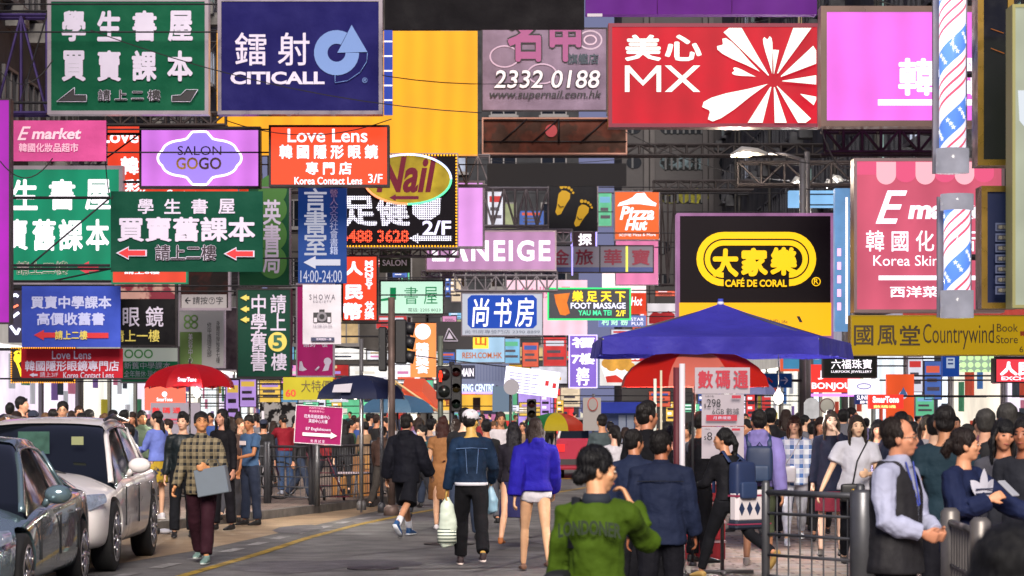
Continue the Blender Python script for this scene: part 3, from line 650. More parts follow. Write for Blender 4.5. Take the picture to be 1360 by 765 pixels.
# ------------------------------------------------------------ signs over the street
def lit(c, e=.9, n=.16, s=1.1, **k): return M(c, .35, 0, e*1.12 if e > .3 else e, max(n, .15) if n >= .1 else n, s, **k)
def cloth(c, n=.22, **k): return M(c, .8, 0, 0, max(n, .18), 1.6, .05, 1.6, 0, .2, **k)
WH = M('#cdc6de', .6, 0, 0, .05, 3); WL2 = lit('#fff6ff', 1.15, 0); DK = M('#15121c', .6); RD = M('#c8202a', .6); FR = M('#8a828c', .3, .7, 0, .3, 2); FRD = M('#2b2529', .45, .5, 0, .3, 2)
FRP = M('#cdbcc8', .3, .4, .3, .3, 2); YE = M('#d8c860', .6); GRN = M('#0f7a4e', .6); NAVY = '#1a185e'  # FRP emits faintly: the light on the frame edges is put into the material
def T(t, x0, y0, x1, y1, m=None, bold=.02, **k): k['bold'] = bold; return ('T', t, (x0, y0, x1, y1), m or WH, k)
bk = 'bookshop signs hung over the left side'
# -- green bookshop box, top left
sign('green_sign', 'topmost deep green bookshop lightbox with two rows of big white characters and two black arrows', 'sign', (68, 2, 272, 147), 60, cloth('#085a3f'), FRP, 5, .35, [
    T('學', 82, 14, 114, 55, bold=.035), T('生', 129, 14, 161, 55, bold=.035), T('書', 176, 14, 208, 55, bold=.035), T('屋', 223, 14, 256, 55, bold=.035),
    T('買', 82, 67, 114, 108, bold=.035), T('賣', 129, 67, 161, 108, bold=.035), T('課', 175, 67, 208, 108, bold=.035), T('本', 222, 67, 256, 108, bold=.035),
    T('請 上 二 樓', 130, 119, 213, 134, DK, .02, ol=(WH, .03)), ('P', [(75, 134), (99, 117), (99, 126), (114, 126), (114, 134)], DK, 'arrow'), ('P', [(229, 134), (229, 127), (240, 127), (247, 120), (262, 120), (252, 134)], DK, 'arrow'),
    ('L', [(75, 135), (99, 116), (99, 126), (115, 126), (115, 135), (75, 135)], WH, 1), ('L', [(228, 135), (228, 127), (240, 126), (247, 119), (263, 119), (253, 135), (228, 135)], WH, 1)], bk, 'L')
LG = M('#6484c0', .6)
ringp = lambda cx, cy, r, a0, a1, n=24: [(cx+r*math.cos(math.radians(a0+(a1-a0)*i/n)), cy+r*math.sin(math.radians(a0+(a1-a0)*i/n))) for i in range(n+1)]
sign('navy_sign', 'big navy blue billboard with two characters above wide capital letters and a round arrow emblem', 'sign', (294, 2, 503, 147), 58, cloth(NAVY), FR, 5, .4, [
    T('鐳 射', 312, 43, 411, 87, bold=.008), T('CITICALL', 306, 95, 431, 112, bold=.035),
    ('P', ringp(447, 70, 30, 0, 298)+ringp(447, 70, 12, 298, 0), LG), ('P', [(448, 70), (467, 33), (488, 69)], LG), ('L', [(445, 100), (445, 110), (462, 107), (478, 96), (487, 82), (488, 70)], LG, 1), T('®', 481, 103, 488, 110, LG, 0)], 'large billboards across the top', 'L')
sign('pink_banner', 'pink cloth banner with slanted white shop name hung below the topmost green sign', 'banner', (14, 160, 141, 214), 55, cloth('#d8559c'), None, 0, .06, [
    T('E', 23, 168, 41, 186, M('#f0c8dc', .6), .01, shear=.4), T('market', 42, 170, 108, 185, M('#f0c8dc', .6), .03, shear=.2), T('韓國化妝品超市', 25, 190, 104, 202, M('#efb4d2', .6), .02)], 'cloth banners', 'L')
sign('magenta_lightbox', 'tall glowing magenta lightbox at the left edge of the picture', 'sign', (-60, 133, 12, 428), 50, lit('#c030c8', .75, .25, 1.5), FRD, 2, .3, [], None, 'L')
sign('red_lightbox', 'orange red lens lightbox mostly hidden behind the violet cloud sign', 'sign', (143, 168, 330, 264), 66, lit('#f0452c', .9), None, 0, .3, [T('Love', 134, 171, 184, 190, WL2, .02), T('韓', 160, 208, 184, 232, WL2, .03), T('彩', 166, 238, 186, 256, WL2, .03), T('Korea Contact', 186, 252, 262, 261, WL2, .02)], 'lens shop signs', 'L')
cl = []
for i in range(49):
    a = 2*math.pi*i/48; k = 1+.05*abs(math.cos(4*a)); pw = lambda v, e: math.copysign(abs(v)**e, v); cl.append((265+53*k*pw(math.cos(a), .85), 210+26*k*pw(math.sin(a), .95)+(-8 if abs(math.cos(a)) < .14 and math.sin(a) < 0 else 8 if abs(math.cos(a)) < .14 and math.sin(a) > 0 else 0)))
sign('violet_sign', 'glowing violet pink lightbox with a scalloped neon cloud round a two line salon name', 'sign', (188, 171, 343, 247), 62, lit('#d87ce8', .95, .18, 1), FRD, 3, .3, [
    ('P', cl, lit('#a486f0', .9, .05)), ('L', cl, lit('#fffbe8', 1.6, 0), 3, 'neon_tube'), T('SALON', 236, 194, 294, 206, M('#4a3a3a', .4), .0), T('GO', 234, 209, 263, 225, M('#c89a3a', .3, .3), .02), T('GO', 264, 209, 294, 225, M('#5a3a2a', .3), .02)], None, 'L')
sign('orange_red_sign', 'orange red lens lightbox with white Latin and Chinese lines marked 3/F', 'sign', (360, 169, 514, 245), 59, lit('#f8502e', .95, .08), FRD, 3, .35, [
    T('Love Lens', 382, 171, 488, 189, WL2, .015), T('韓 國 隱 形 眼 鏡', 371, 192, 502, 211, WL2, .03), T('專 門 店', 406, 215, 467, 232, WL2, .03), T('Korea Contact Lens', 391, 235, 481, 245, WL2, .015), T('3/F', 489, 231, 508, 243, WL2, .01)], 'lens shop signs', 'L')
sign('green_lightbox', 'bright mint green bookshop lightbox with its first characters cut off by the magenta box', 'sign', (-30, 225, 158, 372), 62, lit('#1d9c74', .85, .35, .5), FRP, 5, .35, [
    T('生', 16, 238, 50, 279, WL2, .03), T('書', 65, 238, 100, 279, WL2, .03), T('屋', 113, 238, 147, 279, WL2, .03), T('買', -20, 291, 8, 332, WL2, .03), T('賣', 9, 291, 37, 332, WL2, .03), T('舊', 43, 291, 74, 333, WL2, .03), T('課', 78, 291, 110, 333, WL2, .03), T('本', 114, 291, 145, 333, WL2, .03),
    T('請上二樓', 22, 347, 90, 365, GRN, .01, ol=(M('#f0d8e0', .6), .03)), ('A', (101, 347, 131, 365), -1, M('#f05060', .5, 0, .4))], bk, 'L')
sign('green_banner', 'dark green cloth banner with two red arrows stretched in front of the green lightbox', 'banner', (147, 254, 349, 361), 56, cloth('#064a38'), None, 0, .05, [
    T('學', 183, 264, 204, 284), T('生', 218, 264, 240, 284), T('書', 254, 264, 276, 284), T('屋', 290, 264, 312, 284), T('買賣舊課本', 156, 288, 339, 321, bold=.03),
    T('請上二樓', 206, 325, 287, 346, M('#241424', .6), .015, ol=(WH, .03)), ('A', (154, 327, 195, 345), -1, WH), ('A', (157, 329, 193, 343), -1, RD), ('A', (297, 328, 338, 346), -1, WH), ('A', (300, 330, 336, 344), -1, RD)], bk, 'L')
sign('green_scallop_sign', 'narrow green vertical sign with three white characters on pale scallops left of the blue sign', 'sign', (318, 250, 384, 379), 66, M('#15633f', .5, 0, .12, .2, 2), FR, 2, .25, [
    ('E', (343, 232, 381, 272), M('#5f9c50', .5, 0, .1)), ('E', (343, 258, 381, 298), M('#5f9c50', .5, 0, .1)), ('E', (343, 290, 381, 334), M('#5f9c50', .5, 0, .1)), ('E', (343, 326, 381, 370), M('#5f9c50', .5, 0, .1)), T('英\n書\n局', 349, 265, 373, 363, bold=.02)], None, 'L')
sign('blue_vertical_sign', 'royal blue vertical sign with opening hours 14:00-24:00 along its foot', 'sign', (396, 200, 460, 376), 60.5, M('#1c4a9c', .5, 0, .35, .1, 2), None, 0, .25, [
    T('言\n書\n室', 404, 250, 434, 339, M('#d0d4e8', .6, 0, .55), .015), T('營\n人\n文\n及\n社\n會\n書\n籍', 438, 251, 449, 338, M('#a8b8e0', .6), .0), ('A', (403, 340, 452, 357), -1, M('#d0d4e8', .6, 0, .4)), T('14:00-24:00', 399, 359, 454, 375, M('#c0c8e4', .6, 0, .4), .0)], None, 'L')
sign('magenta_sign', 'tall magenta sign with white figures behind the white camera poster', 'sign', (395, 378, 442, 499), 64, lit('#b8246e', .5, .1), FRP, 2, .25, [T('請到一樓', 403, 451, 435, 461), ('E', (430, 475, 440, 485), WH), ('P', [(432, 484), (438, 484), (436, 492), (428, 493)], WH), ('P', [(398, 480), (401, 480), (403, 487), (408, 491), (402, 493), (397, 492)], WH), ('L', [(419, 492), (424, 487)], WH, 3)], None, 'L')
sign('white_poster', 'pale lilac poster banner with a black camera picture beneath a spaced serif name', 'banner', (402, 378, 453, 457), 59.5, cloth('#d9d6e2', .05), None, 0, .03, [
    T('S H O W A', 411, 391, 445, 398, M('#4a4656', .6), .0), T('S O C I E T Y', 416, 399, 440, 402, M('#7a7686', .6), .0), ('R', (416, 415, 440, 428), M('#2a2a30', .6)), ('R', (424, 411, 431, 415), M('#2a2a30', .6)), ('E', (421, 414, 434, 427), M('#77747e', .5)), ('E', (424, 417, 431, 424), M('#1c1c22', .4)), ('R', (417, 422, 421, 428), M('#c8c4d0', .5)), ('R', (435, 421, 439, 428), M('#c8c4d0', .5)),
    T('16.08.20.00', 416, 431, 441, 434, M('#8a8696', .6), .0), ('R', (413, 448, 444, 453), M('#2d3454', .6)), T('限時開放一樓', 420, 449, 440, 452)], 'cloth banners', 'L')
sign('money_sign', 'glowing vermilion vertical exchange sign with big white characters and sideways capitals', 'sign', (456, 341, 500, 425), 65, lit('#f2482c', 1, .06), FRD, 2, .3, [T('人', 458, 347, 482, 366, WL2, .05), T('民', 458, 378, 482, 398, WL2, .05), T('幣', 456, 402, 481, 425, WL2, .05), T('M\nO\nN\nE\nY', 484, 346, 496, 384, WL2, .05, lead=.8), T('兌\n換', 484, 400, 497, 424, WL2, .04)], None, 'L')
sign('blue_banner', 'creased bright blue cloth banner buying school books with a long red double arrow', 'banner', (29, 380, 160, 461), 57, cloth('#3f58c8', .2), None, 0, .05, [
    T('買賣中學課本', 41, 393, 148, 410, M('#c0c8f0', .6), .03), T('高價收舊書', 49, 415, 139, 432, M('#b8c0ec', .6), .03), ('A', (45, 438, 80, 452), -1, RD), ('R', (113, 442, 144, 449), RD), T('請上二樓', 73, 439, 116, 451, YE, .02)], bk, 'L')
sign('red_banner', 'crimson cloth banner for contact lenses hanging under the blue banner', 'banner', (28, 463, 163, 504), 57.5, cloth('#c02434', .2), None, 0, .05, [
    T('Love Lens', 69, 466, 121, 477, bold=.01), T('韓國隱形眼鏡專門店', 33, 479, 158, 493, bold=.02), ('A', (39, 495, 50, 501), -1, WH), T('請上3/F', 53, 494, 77, 501, bold=0), T('Korea Contact Lens', 84, 494, 151, 503, bold=.01)], 'cloth banners', 'L')
sign('black_sign', 'black optician sign with two large white characters under a face photograph', 'sign', (150, 377, 233, 458), 64, M('#1b1a20', .4, 0, .1, .1), FRD, 2, .25, [('R', (152, 377, 232, 397), M('#e8a090', .4, 0, .6, .3, 2, kind='patch', s_=None) if False else M('#eab0a0', .4, 0, .6, .2, 2.2, 0, None, 0, None, 'patch', '#a03a4a'), 'face_photo'), T('眼 鏡', 163, 407, 217, 434, bold=.01), T('請上一樓', 150, 438, 212, 454, YE, .01)], None, 'L')
sign('white_green_sign', 'white sign with three green rings above two rows of green print, behind the red umbrella', 'sign', (162, 462, 236, 507), 66, M('#d6ddd2', .5, 0, .25), FR, 2, .2, [('R', (162, 480, 236, 507), M('#1f7a52', .5, 0, .15)), ('E', (165, 464, 177, 476), M('#5c9c5c', .5, 0, .2), 2), ('E', (178, 464, 190, 476), M('#5c9c5c', .5, 0, .2), 2), ('E', (191, 464, 203, 476), M('#5c9c5c', .5, 0, .2), 2), T('新舊中學課本', 165, 481, 226, 490, bold=0), T('全年無休·現金', 165, 492, 210, 501, bold=0)], None, 'L')
sign('lift_sign', 'dark brown picture sign with a white strip that tells which lift button to press', 'sign', (240, 361, 303, 409), 64.5, M('#5a2420', .5, 0, .2, .6, 1.4, 0, None, 0, None, 'patch', '#241618'), FRP, 3, .25, [('R', (241, 391, 301, 409), M('#cfc8ca', .5, 0, .2)), ('L', [(253, 399), (246, 399), (250, 395)], DK, 1.2), ('L', [(246, 399), (250, 403)], DK, 1.2), T('請按⑦字', 256, 394, 296, 404, DK, 0)], None, 'L')
sign('list_sign', 'pale vertical price list with four green leaves at its top corner', 'sign', (238, 413, 297, 487), 66.5, M('#c8c4c4', .5, 0, .15), FRP, 2, .2, [('E', (244, 418, 254, 428), M('#6a9a4a', .5), 2), ('E', (253, 418, 263, 428), M('#6a9a4a', .5), 2), ('E', (244, 427, 254, 437), M('#6a9a4a', .5), 2), ('E', (253, 427, 263, 437), M('#6a9a4a', .5), 2), ('R', (239, 441, 268, 485), M('#6a8a4a', .5)), T('美\n容\n中\n心', 250, 443, 256, 482, WH, 0), T('修\n甲\n護\n理\n足\n部', 275, 428, 281, 474, DK, 0), T('身\n體\n按\n摩\n推\n拿\n七\n樓', 287, 426, 292, 482, DK, 0)], None, 'L')
sign('patterned_panel', 'mauve patterned panel behind the pale price list', 'sign', (234, 409, 316, 491), 68, M('#8a7a86', .6, 0, .05, .4, 1.3, 0, None, 0, None, 'patch', '#6a5a68'), FRP, 1, .2, [], None, 'L')
sign('dark_green_sign', 'dark green vertical sign with a circled 5 and three yellow arrows', 'sign', (316, 385, 385, 500), 62.5, M('#1b5a48', .5, 0, .12, .1, 2), FRD, 2, .3, [T('請\n上', 359, 391, 380, 439, bold=.015), ('E', (356, 441, 381, 467), YE), T('5', 362, 445, 375, 463, M('#1b5a48', .5), .03), T('樓', 360, 469, 381, 492, bold=.015), T('中\n學\n舊\n書', 333, 391, 354, 493, bold=.015),
    ('A', (319, 391, 331, 400), -1, YE), ('A', (319, 406, 331, 415), -1, YE), ('A', (319, 420, 331, 429), -1, YE)], bk, 'L')
sign('small_red_sign', 'small red sign edge with white characters peeping from under the dark green banner', 'sign', (150, 355, 247, 375), 60, lit('#f0503a', .85), M('#2f9c74', .5, 0, .3), 2, .2, [T('請上8樓', 165, 358, 212, 364, WL2, .02)], None, 'L')
# lights in the gap at far left
sign('yellow_bulb_sign', 'black sign with yellow neon curls and an orange bulb border behind the red banner', 'sign', (14, 461, 100, 508), 59, M('#1c1410', .5), None, 0, .2, [('S', (15, 462, 99, 508), lit('#ffa028', 1.6, 0), 3), ('L', [(19, 470), (26, 464), (29, 472), (22, 480), (26, 490), (29, 500)], lit('#ffd030', 1.6, 0), 3.5, 'neon_tube'), ('E', (18, 470, 29, 482), lit('#ffd030', 1.4, 0))], None, 'L')
sign('white_neon_sign', 'slim sign with bluish white neon strokes left of the blue banner', 'sign', (11, 386, 30, 455), 60, M('#2a2440', .5), None, 0, .2, [('L', [(14, 395), (20, 391), (24, 394)], lit('#e8e8ff', 1.8, 0), 4, 'neon_tube'), ('L', [(13, 424), (25, 415)], lit('#e8e8ff', 1.8, 0), 4, 'neon_tube'), ('L', [(14, 433), (22, 444), (26, 436)], lit('#e8e8ff', 1.8, 0), 4, 'neon_tube'), ('L', [(14, 410), (24, 405)], lit('#ff8060', 1.5, 0), 3, 'neon_tube')], None, 'L')
# -- yellow lightbox and what hangs round it
sign('yellow_lightbox', 'huge plain amber yellow lightbox glowing behind the orange red lens sign', 'sign', (288, 41, 634, 205), 72, lit('#ffae1c', .92, .16, .35), None, 0, .5, [], 'large billboards across the top', 'L', 2)
sign('led_column', 'slim blue column sign with white crossbars between navy billboard and yellow lightbox', 'sign', (510, 40, 521, 152), 59.5, lit('#4058c8', .7, .1), None, 0, .2, [('R', (510, 54+19.5*i, 521, 56+19.5*i), WL2, 'light_bar') for i in range(5)], None, 'L')
sign('black_fascia', 'wide unlit black banner across the top centre of the street', 'banner', (511, -30, 776, 39), 56, cloth('#0e0c12', .2), None, 0, .1, [], 'plain black banners', 'L')
sign('nail_banner', 'faded lilac nail salon banner with a phone number in white outlined figures', 'banner', (641, 38, 805, 146), 75, cloth('#8e7c94', .35), FRD, 1.5, .15, [('E', (768, 40, 800, 66), M('#bca8bc', .7), 2), ('E', (775, 46, 793, 60), M('#c8b0c4', .7), 2), ('E', (650, 60, 690, 90), M('#b49cb6', .7), 2), ('E', (700, 84, 740, 112), M('#b49cb6', .7), 2), T('名甲', 674, 10, 772, 82, M('#8e4478', .6), .03, ol=(DK, .03)), T('旗艦店', 754, 71, 795, 85, M('#2a3a48', .6), .02), T('2332 0188', 656, 93, 797, 117, M('#dcd4e0', .6), .01, ol=(DK, .03), shear=.15), T('www.supernail.com.hk', 650, 120, 799, 133, DK, .01, shear=.25)], 'cloth banners', 'L')
sign('ornate_panel', 'brownish red ornamental panel behind iron bars below the lilac banner', 'sign', (642, 158, 831, 203), 80, M('#94503f', .6, 0, .08, .5, 1.6, 0, None, 0, None, 'patch', '#6e4a3e'), M('#a87868', .5), 2, .3, [('L', [(642, 188), (832, 188)], FRD, 2, 'bar'), ('L', [(642, 160), (832, 160)], FRD, 2, 'bar'), ('L', [(664, 190), (700, 158)], FRD, 2, 'bar'), ('L', [(742, 190), (742, 158)], FRD, 3, 'bar'), ('L', [(770, 190), (806, 158)], FRD, 2, 'bar'), ('L', [(706, 190), (742, 158)], FRD, 2, 'bar'), ('E', (724, 165, 740, 182), M('#d05a60', .5, 0, .3))], None, 'L')
# -- MX
def petal(ang, L0, L1, wd, heart=True):
    c, s_ = math.cos(math.radians(ang)), math.sin(math.radians(ang)); pts = []
    prof = [(0, .0), (.3, .35), (.6, .8), (.82, 1.0), (.95, .95), (1.0, .6), (.93, .1)] if heart else [(0, .05), (1, 1)]
    for t, v in prof: pts.append((L0+(L1-L0)*t, v*wd))
    pts = pts+[(x, -y) for x, y in pts[::-1]]
    return [(1027+x*c-y*s_, 108+x*s_+y*c) for x, y in pts]
def clipb(poly, x0, y0, x1, y1):
    for ax, lim, sg in ((0, x0, 1), (0, x1, -1), (1, y0, 1), (1, y1, -1)):
        out = []
        for i in range(len(poly)):
            a, b_ = poly[i-1], poly[i]; ia, ib = (a[ax]-lim)*sg >= 0, (b_[ax]-lim)*sg >= 0
            if ia != ib: t = (lim-a[ax])/(b_[ax]-a[ax]); out.append(tuple(a[j]+(b_[j]-a[j])*t for j in (0, 1)))
            if ib: out.append(b_)
        poly = out
    return poly
MW = lit('#e8fff4', 1.0, .03)
pet = [(195, 24, 56, 5, 1), (232, 10, 92, 12, 0), (262, 10, 60, 6, 1), (216, 22, 88, 10, 1), (155, 8, 100, 15, 1), (113, 8, 90, 14, 0), (80, 8, 90, 13, 0), (52, 8, 70, 9, 0), (298, 12, 90, 12, 0), (328, 12, 70, 12, 0), (358, 12, 64, 7, 0), (25, 40, 62, 6, 0), (275, 10, 42, 4, 0)]
pg = [('P', clipb(petal(a, l0, l1, w_, h_), 812, 37, 1084, 163), MW, 'petal') for a, l0, l1, w_, h_ in pet]
sign('red_billboard', 'large glossy red lightbox with white letters beside a burst of white petals', 'sign', (813, 36, 1085, 164), 50, lit('#d81c30', .85, .25, .9), M('#6a1a30', .4, .3), 5, .45,
     [T('美', 830, 46, 878, 81, MW, .03), T('心', 883, 46, 932, 81, MW, .03), ('P', [(830, 122), (830, 87), (836, 87), (854, 107), (872, 87), (878, 87), (878, 122), (872, 122), (872, 96), (854, 114), (836, 96), (836, 122)], MW, 'lettering'), ('P', [(883, 87), (891, 87), (930, 122), (921, 122)], MW, 'lettering'), ('P', [(921, 87), (930, 87), (892, 122), (883, 122)], MW, 'lettering')]+pg, 'large billboards across the top', 'R')
sign('purple_fascia', 'dim purple panel strip above the red petal billboard', 'sign', (778, -30, 1085, 19), 52, M('#6a2090', .6, 0, .45, .2, 1), None, 0, .4, [('L', [(873, -28), (873, 18)], M('#4a1a60', .5), 1, 'seam'), ('L', [(972, -28), (972, 18)], M('#4a1a60', .5), 1, 'seam'), ('R', (780, 18, 800, 22), M('#d8d0d8', .5, 0, .4))], 'large billboards across the top', 'R')
sign('pink_billboard', 'glowing orchid pink lightbox with one white character above a white bar, top right', 'sign', (1098, 16, 1300, 160), 42, lit('#f878f0', .95, .18, .8), M('#b89a90', .3, .6, .15, .2, 1), 8, .4, [T('韓', 1193, 77, 1243, 127, WL2, .03), T('國', 1250, 77, 1296, 127, WL2, .03), ('R', (1166, 132, 1294, 140), WL2)], 'large billboards across the top', 'R')
sc_ = [('R', (1138, 215, 1164, 232), lit('#e05a80', .9, .05))]+sum([[('R', (1164+52*i, 215, 1190+52*i, 232), lit('#f7b4c0', .9, .05)), ('E', (1164+52*i, 219, 1190+52*i, 245), lit('#f7b4c0', .9, .05)), ('R', (1190+52*i, 215, 1216+52*i, 232), lit('#e05a80', .9, .05)), ('E', (1190+52*i, 222, 1216+52*i, 242), lit('#e05a80', .9, .05))] for i in range(3)], [])
sign('rose_lightbox', 'rose pink cosmetics lightbox with an awning pattern along its top and a curly white capital', 'sign', (1138, 214, 1330, 411), 40, lit('#e0647e', .85, .22, .8), M('#9a8488', .35, .5), 4, .4, sc_+[
    T('E', 1163, 253, 1205, 297, WL2, .01, shear=.35), T('market', 1206, 265, 1325, 291, WL2, .04, shear=.15), T('韓 國 化 妝 品', 1150, 306, 1306, 334, WL2, .01), T('Korea Skincare', 1160, 339, 1282, 353, WL2, .0), ('R', (1167, 366, 1310, 372), WL2), T('西洋菜南街', 1182, 380, 1290, 395, WL2, .02)], None, 'R')
BR = M('#4a3a20', .6)
sign('yellow_sign', 'long mustard yellow bookshop sign with brown characters and a tall brown Latin name', 'sign', (1131, 420, 1420, 471), 38, M('#d2a818', .6, 0, .62, .12, 1), M('#a88a2c', .5), 1.5, .3, [
    T('國', 1134, 432, 1160, 459, BR, .015), T('風', 1165, 432, 1191, 459, BR, .015), T('堂', 1195, 432, 1222, 459, BR, .015), T('Countrywind', 1226, 430, 1320, 464, BR, -.002), T('Book\nStore', 1323, 430, 1352, 456, BR, .0, lead=1.0), ('R', (1355, 440, 1368, 446), M('#c05020', .6)), T('6', 1354, 460, 1359, 468, BR, 0)], bk, 'R')
# -- cafe de coral
YC = lit('#ffc61a', 1.0, .03); DC = M('#1a0e18', .6, 0, .06)
def cap_ring(x0, y0, x1, y1, w_, open_=None):
    r = (y1-y0)/2; cy = (y0+y1)/2; o = []; n = 14
    def half(cx, rr, a0): return [(cx+rr*math.cos(math.radians(a0+180*i/n)), cy+rr*math.sin(math.radians(a0+180*i/n))) for i in range(n+1)]
    out = half(x0+r, r, 90)+half(x1-r, r, 270)
    inn = half(x0+r, r-w_, 90)+half(x1-r, r-w_, 270)
    return out, inn
out, inn = cap_ring(925, 308, 1084, 380, 9); o2, i2 = cap_ring(936, 319, 1073, 369, 7)
# the open loop: bottom run is interrupted for the latin name
g = [('P', out+inn[::-1], YC), ('P', o2+i2[::-1], YC), ('R', (962, 368, 1046, 381), DC), T('大', 946, 330, 981, 368, YC, .05), T('家', 984, 329, 1020, 367, YC, .05), T('樂', 1023, 328, 1059, 366, YC, .05), T('CAFÉ DE CORAL', 963, 369, 1045, 381, YC, .03), ('E', (1078, 368, 1090, 380), YC, 1.2), T('R', 1081, 370, 1087, 377, YC, .01), ('R', (902, 402, 1104, 446), lit('#ffb61c', .95, .05)), T('(尖沙咀) life', 1010, 424, 1046, 431, DK, 0), ('P', [(1058, 420), (1062, 420), (1066, 428), (1062, 428)], DK)]
sign('cafe_lightbox', 'big dark aubergine lightbox with a yellow capsule ring round three yellow characters', 'sign', (903, 287, 1103, 446), 46, DC, lit('#c88ac0', .5, .3, 3), 4, .5, g, 'large billboards across the top', 'R')
# -- centre cluster
def foot(cx, cy, sc_, rot, mir=1):
    P_ = [(0, -26), (9, -24), (12, -14), (9, -2), (7, 10), (6, 20), (0, 25), (-6, 20), (-7, 8), (-10, -4), (-12, -16), (-8, -24)]; a = math.radians(rot); out_ = []
    def tr(x, y): x, y = x*mir*sc_, y*sc_; return (cx+x*math.cos(a)-y*math.sin(a), cy+x*math.sin(a)+y*math.cos(a))
    out_ = [('P', [tr(*p) for p in P_], M('#d8a82c', .5, 0, .35), 'foot_sole')]
    for i, (x, y, r) in enumerate([(-11, -30, 4), (-4, -33, 3.2), (3, -33, 3), (9, -31, 2.6), (14, -27, 2.4)]): q = tr(x, y); out_.append(('E', (q[0]-r*sc_, q[1]-r*sc_, q[0]+r*sc_, q[1]+r*sc_), M('#d8a82c', .5, 0, .35), 0, 'toe_print'))
    q1, q2, q3 = tr(-6, 4), tr(0, 8), tr(6, 4); out_.append(('L', [q1, q2, q3], DK, 1.2)); return out_
sign('feet_sign', 'dark slate sign with two yellow smiling foot soles', 'sign', (729, 247, 793, 307), 86, M('#23242e', .5, 0, .03, .1), FR, 1.5, .25, foot(746, 270, .68, 20)+foot(771, 287, .62, 25), None, 'R')
sign('black_strip', 'plain black horizontal strip banner under the ornamental panel', 'banner', (647, 217, 832, 247), 73, M('#0c0a10', .9), None, 0, .1, [], 'plain black banners', 'L')
OR = lit('#f06a34', .85, .06)
hat = [(820, 274), (823, 269), (832, 266), (840, 262), (845, 257), (856, 256), (860, 262), (866, 267), (872, 270), (871, 274), (850, 271), (838, 271)]
sign('pizza_sign', 'orange lightbox with a white roof shaped hat above handwritten white letters', 'sign', (817, 255, 875, 318), 88, OR, FR, 1.5, .3, [('P', hat, WL2), T('Pizza', 823, 274, 869, 292, WL2, .03, shear=.25), T('Hut', 830, 291, 860, 306, WL2, .04, shear=.25), T('尖沙咀 Pizza & More', 822, 309, 871, 314, WL2, .0)], None, 'R')
sign('pink_box', 'plain bubblegum pink lightbox hanging under the orange hat sign', 'sign', (818, 320, 874, 378), 89, lit('#f088b8', .85, .15), FR, 1, .25, [], None, 'R')
sign('travel_sign', 'row of four grey lilac panels each with one maroon character over a blue line', 'sign', (738, 327, 867, 361), 85, M('#a8a0b0', .5, 0, .18), FRD, 1.5, .2, [T('金', 734, 331, 756, 352, M('#8a1c3c', .5), .02), T('旅', 764, 331, 788, 352, M('#8a1c3c', .5), .02), T('華', 802, 331, 826, 352, M('#8a1c3c', .5), .02), T('寶', 839, 331, 863, 352, M('#8a1c3c', .5), .02), ('R', (738, 355, 867, 361), M('#3a4a8a', .5)), ('R', (759, 320, 761, 366), lit('#b0a0ff', 1.3, 0), 'neon_tube'), ('R', (796, 327, 797.5, 361), FRD), ('R', (831, 327, 834, 361), lit('#f0e860', 1.0, 0), 'neon_tube')], None, 'R')
sign('small_violet_neon', 'small dark plum sign with white neon character above the four panel sign', 'sign', (758, 308, 793, 327), 84, M('#3a1430', .5), None, 0, .2, [T('探', 768, 310, 786, 326, WL2, .03), ('R', (758, 308, 760.5, 327), lit('#b0a0ff', 1.5, 0)), ('R', (791, 308, 793, 327), lit('#b0a0ff', 1.5, 0))], None, 'R')
sign('lilac_box', 'plain pale lilac lightbox beside the black bulb bordered board', 'sign', (604, 243, 641, 327), 76, lit('#e8a0ec', .9, .1), FR, 3, .3, [], None, 'L')
sign('lilac_letter_sign', 'mauve translucent sign with wide glowing white capitals', 'sign', (567, 308, 737, 358), 80, lit('#c490bc', .85, .12), M('#a898a0', .3, .5), 2, .3, [T('L', 574, 319, 592, 347, WL2, .05), ('P', [(596, 347), (606, 319), (612, 319), (622, 347), (615, 347), (609, 329), (603, 347)], WL2, 'lettering'), T('NEIGE', 626, 319, 731, 347, WL2, .03, gap=1.2)], None, 'L')
sign('foot_massage_sign', 'small neon sign with a green border and an orange foot', 'sign', (729, 384, 836, 423), 74, M('#1c2030', .5), lit('#30d070', 1.3, 0), 2, .25, [('P', [(736, 391), (757, 389), (753, 402), (757, 416), (751, 419), (744, 418), (738, 402)], lit('#f08030', 1, .2, 6), 'foot_shape'), T('樂 足 天 下', 760, 386, 831, 401, lit('#ffd030', 1.3, 0), .03), T('FOOT MASSAGE', 758, 402, 831, 410, lit('#e8e4ff', 1.3, 0), .02), T('YAU MA TEI', 768, 412, 812, 419, lit('#50e0a0', 1.2, 0), .02), T('2/F', 818, 412, 831, 420, lit('#ffe040', 1.2, 0), .02)], None, 'R')
sign('blue_white_sign', 'white framed royal blue sign with three brushed white characters', 'sign', (614, 390, 720, 445), 67, M('#c4cada', .5, 0, .45), FR, 1.5, .25, [('P', [(626, 392), (708, 392), (713, 397), (713, 431), (708, 436), (626, 436), (621, 431), (621, 397)], lit('#1c4cb8', .75, .05)), T('尚', 627, 396, 650, 434, WL2, .01, shear=.1), T('书', 656, 395, 680, 434, WL2, .01, shear=.1), T('房', 684, 395, 709, 434, WL2, .01, shear=.1), T('尚书房專營門店 2390 8899', 618, 438, 717, 443, M('#5a6478', .5), 0)], bk, 'L')
sign('mint_sign', 'pale mint bookshop lightbox with two green characters left of the traffic pole', 'sign', (506, 374, 588, 416), 71, lit('#c8f0d8', .9, .08), FRD, 2, .25, [T('書', 537, 381, 555, 404, lit('#10a060', .6), .0), T('屋', 563, 381, 581, 404, lit('#10a060', .6), .0), ('P', [(518, 382), (526, 382), (526, 398), (506, 400), (506, 397), (518, 395)], lit('#10a060', .6)), T('電話: 2205 8023', 542, 409, 585, 414, M('#3a5a50', .5), 0)], bk, 'L')
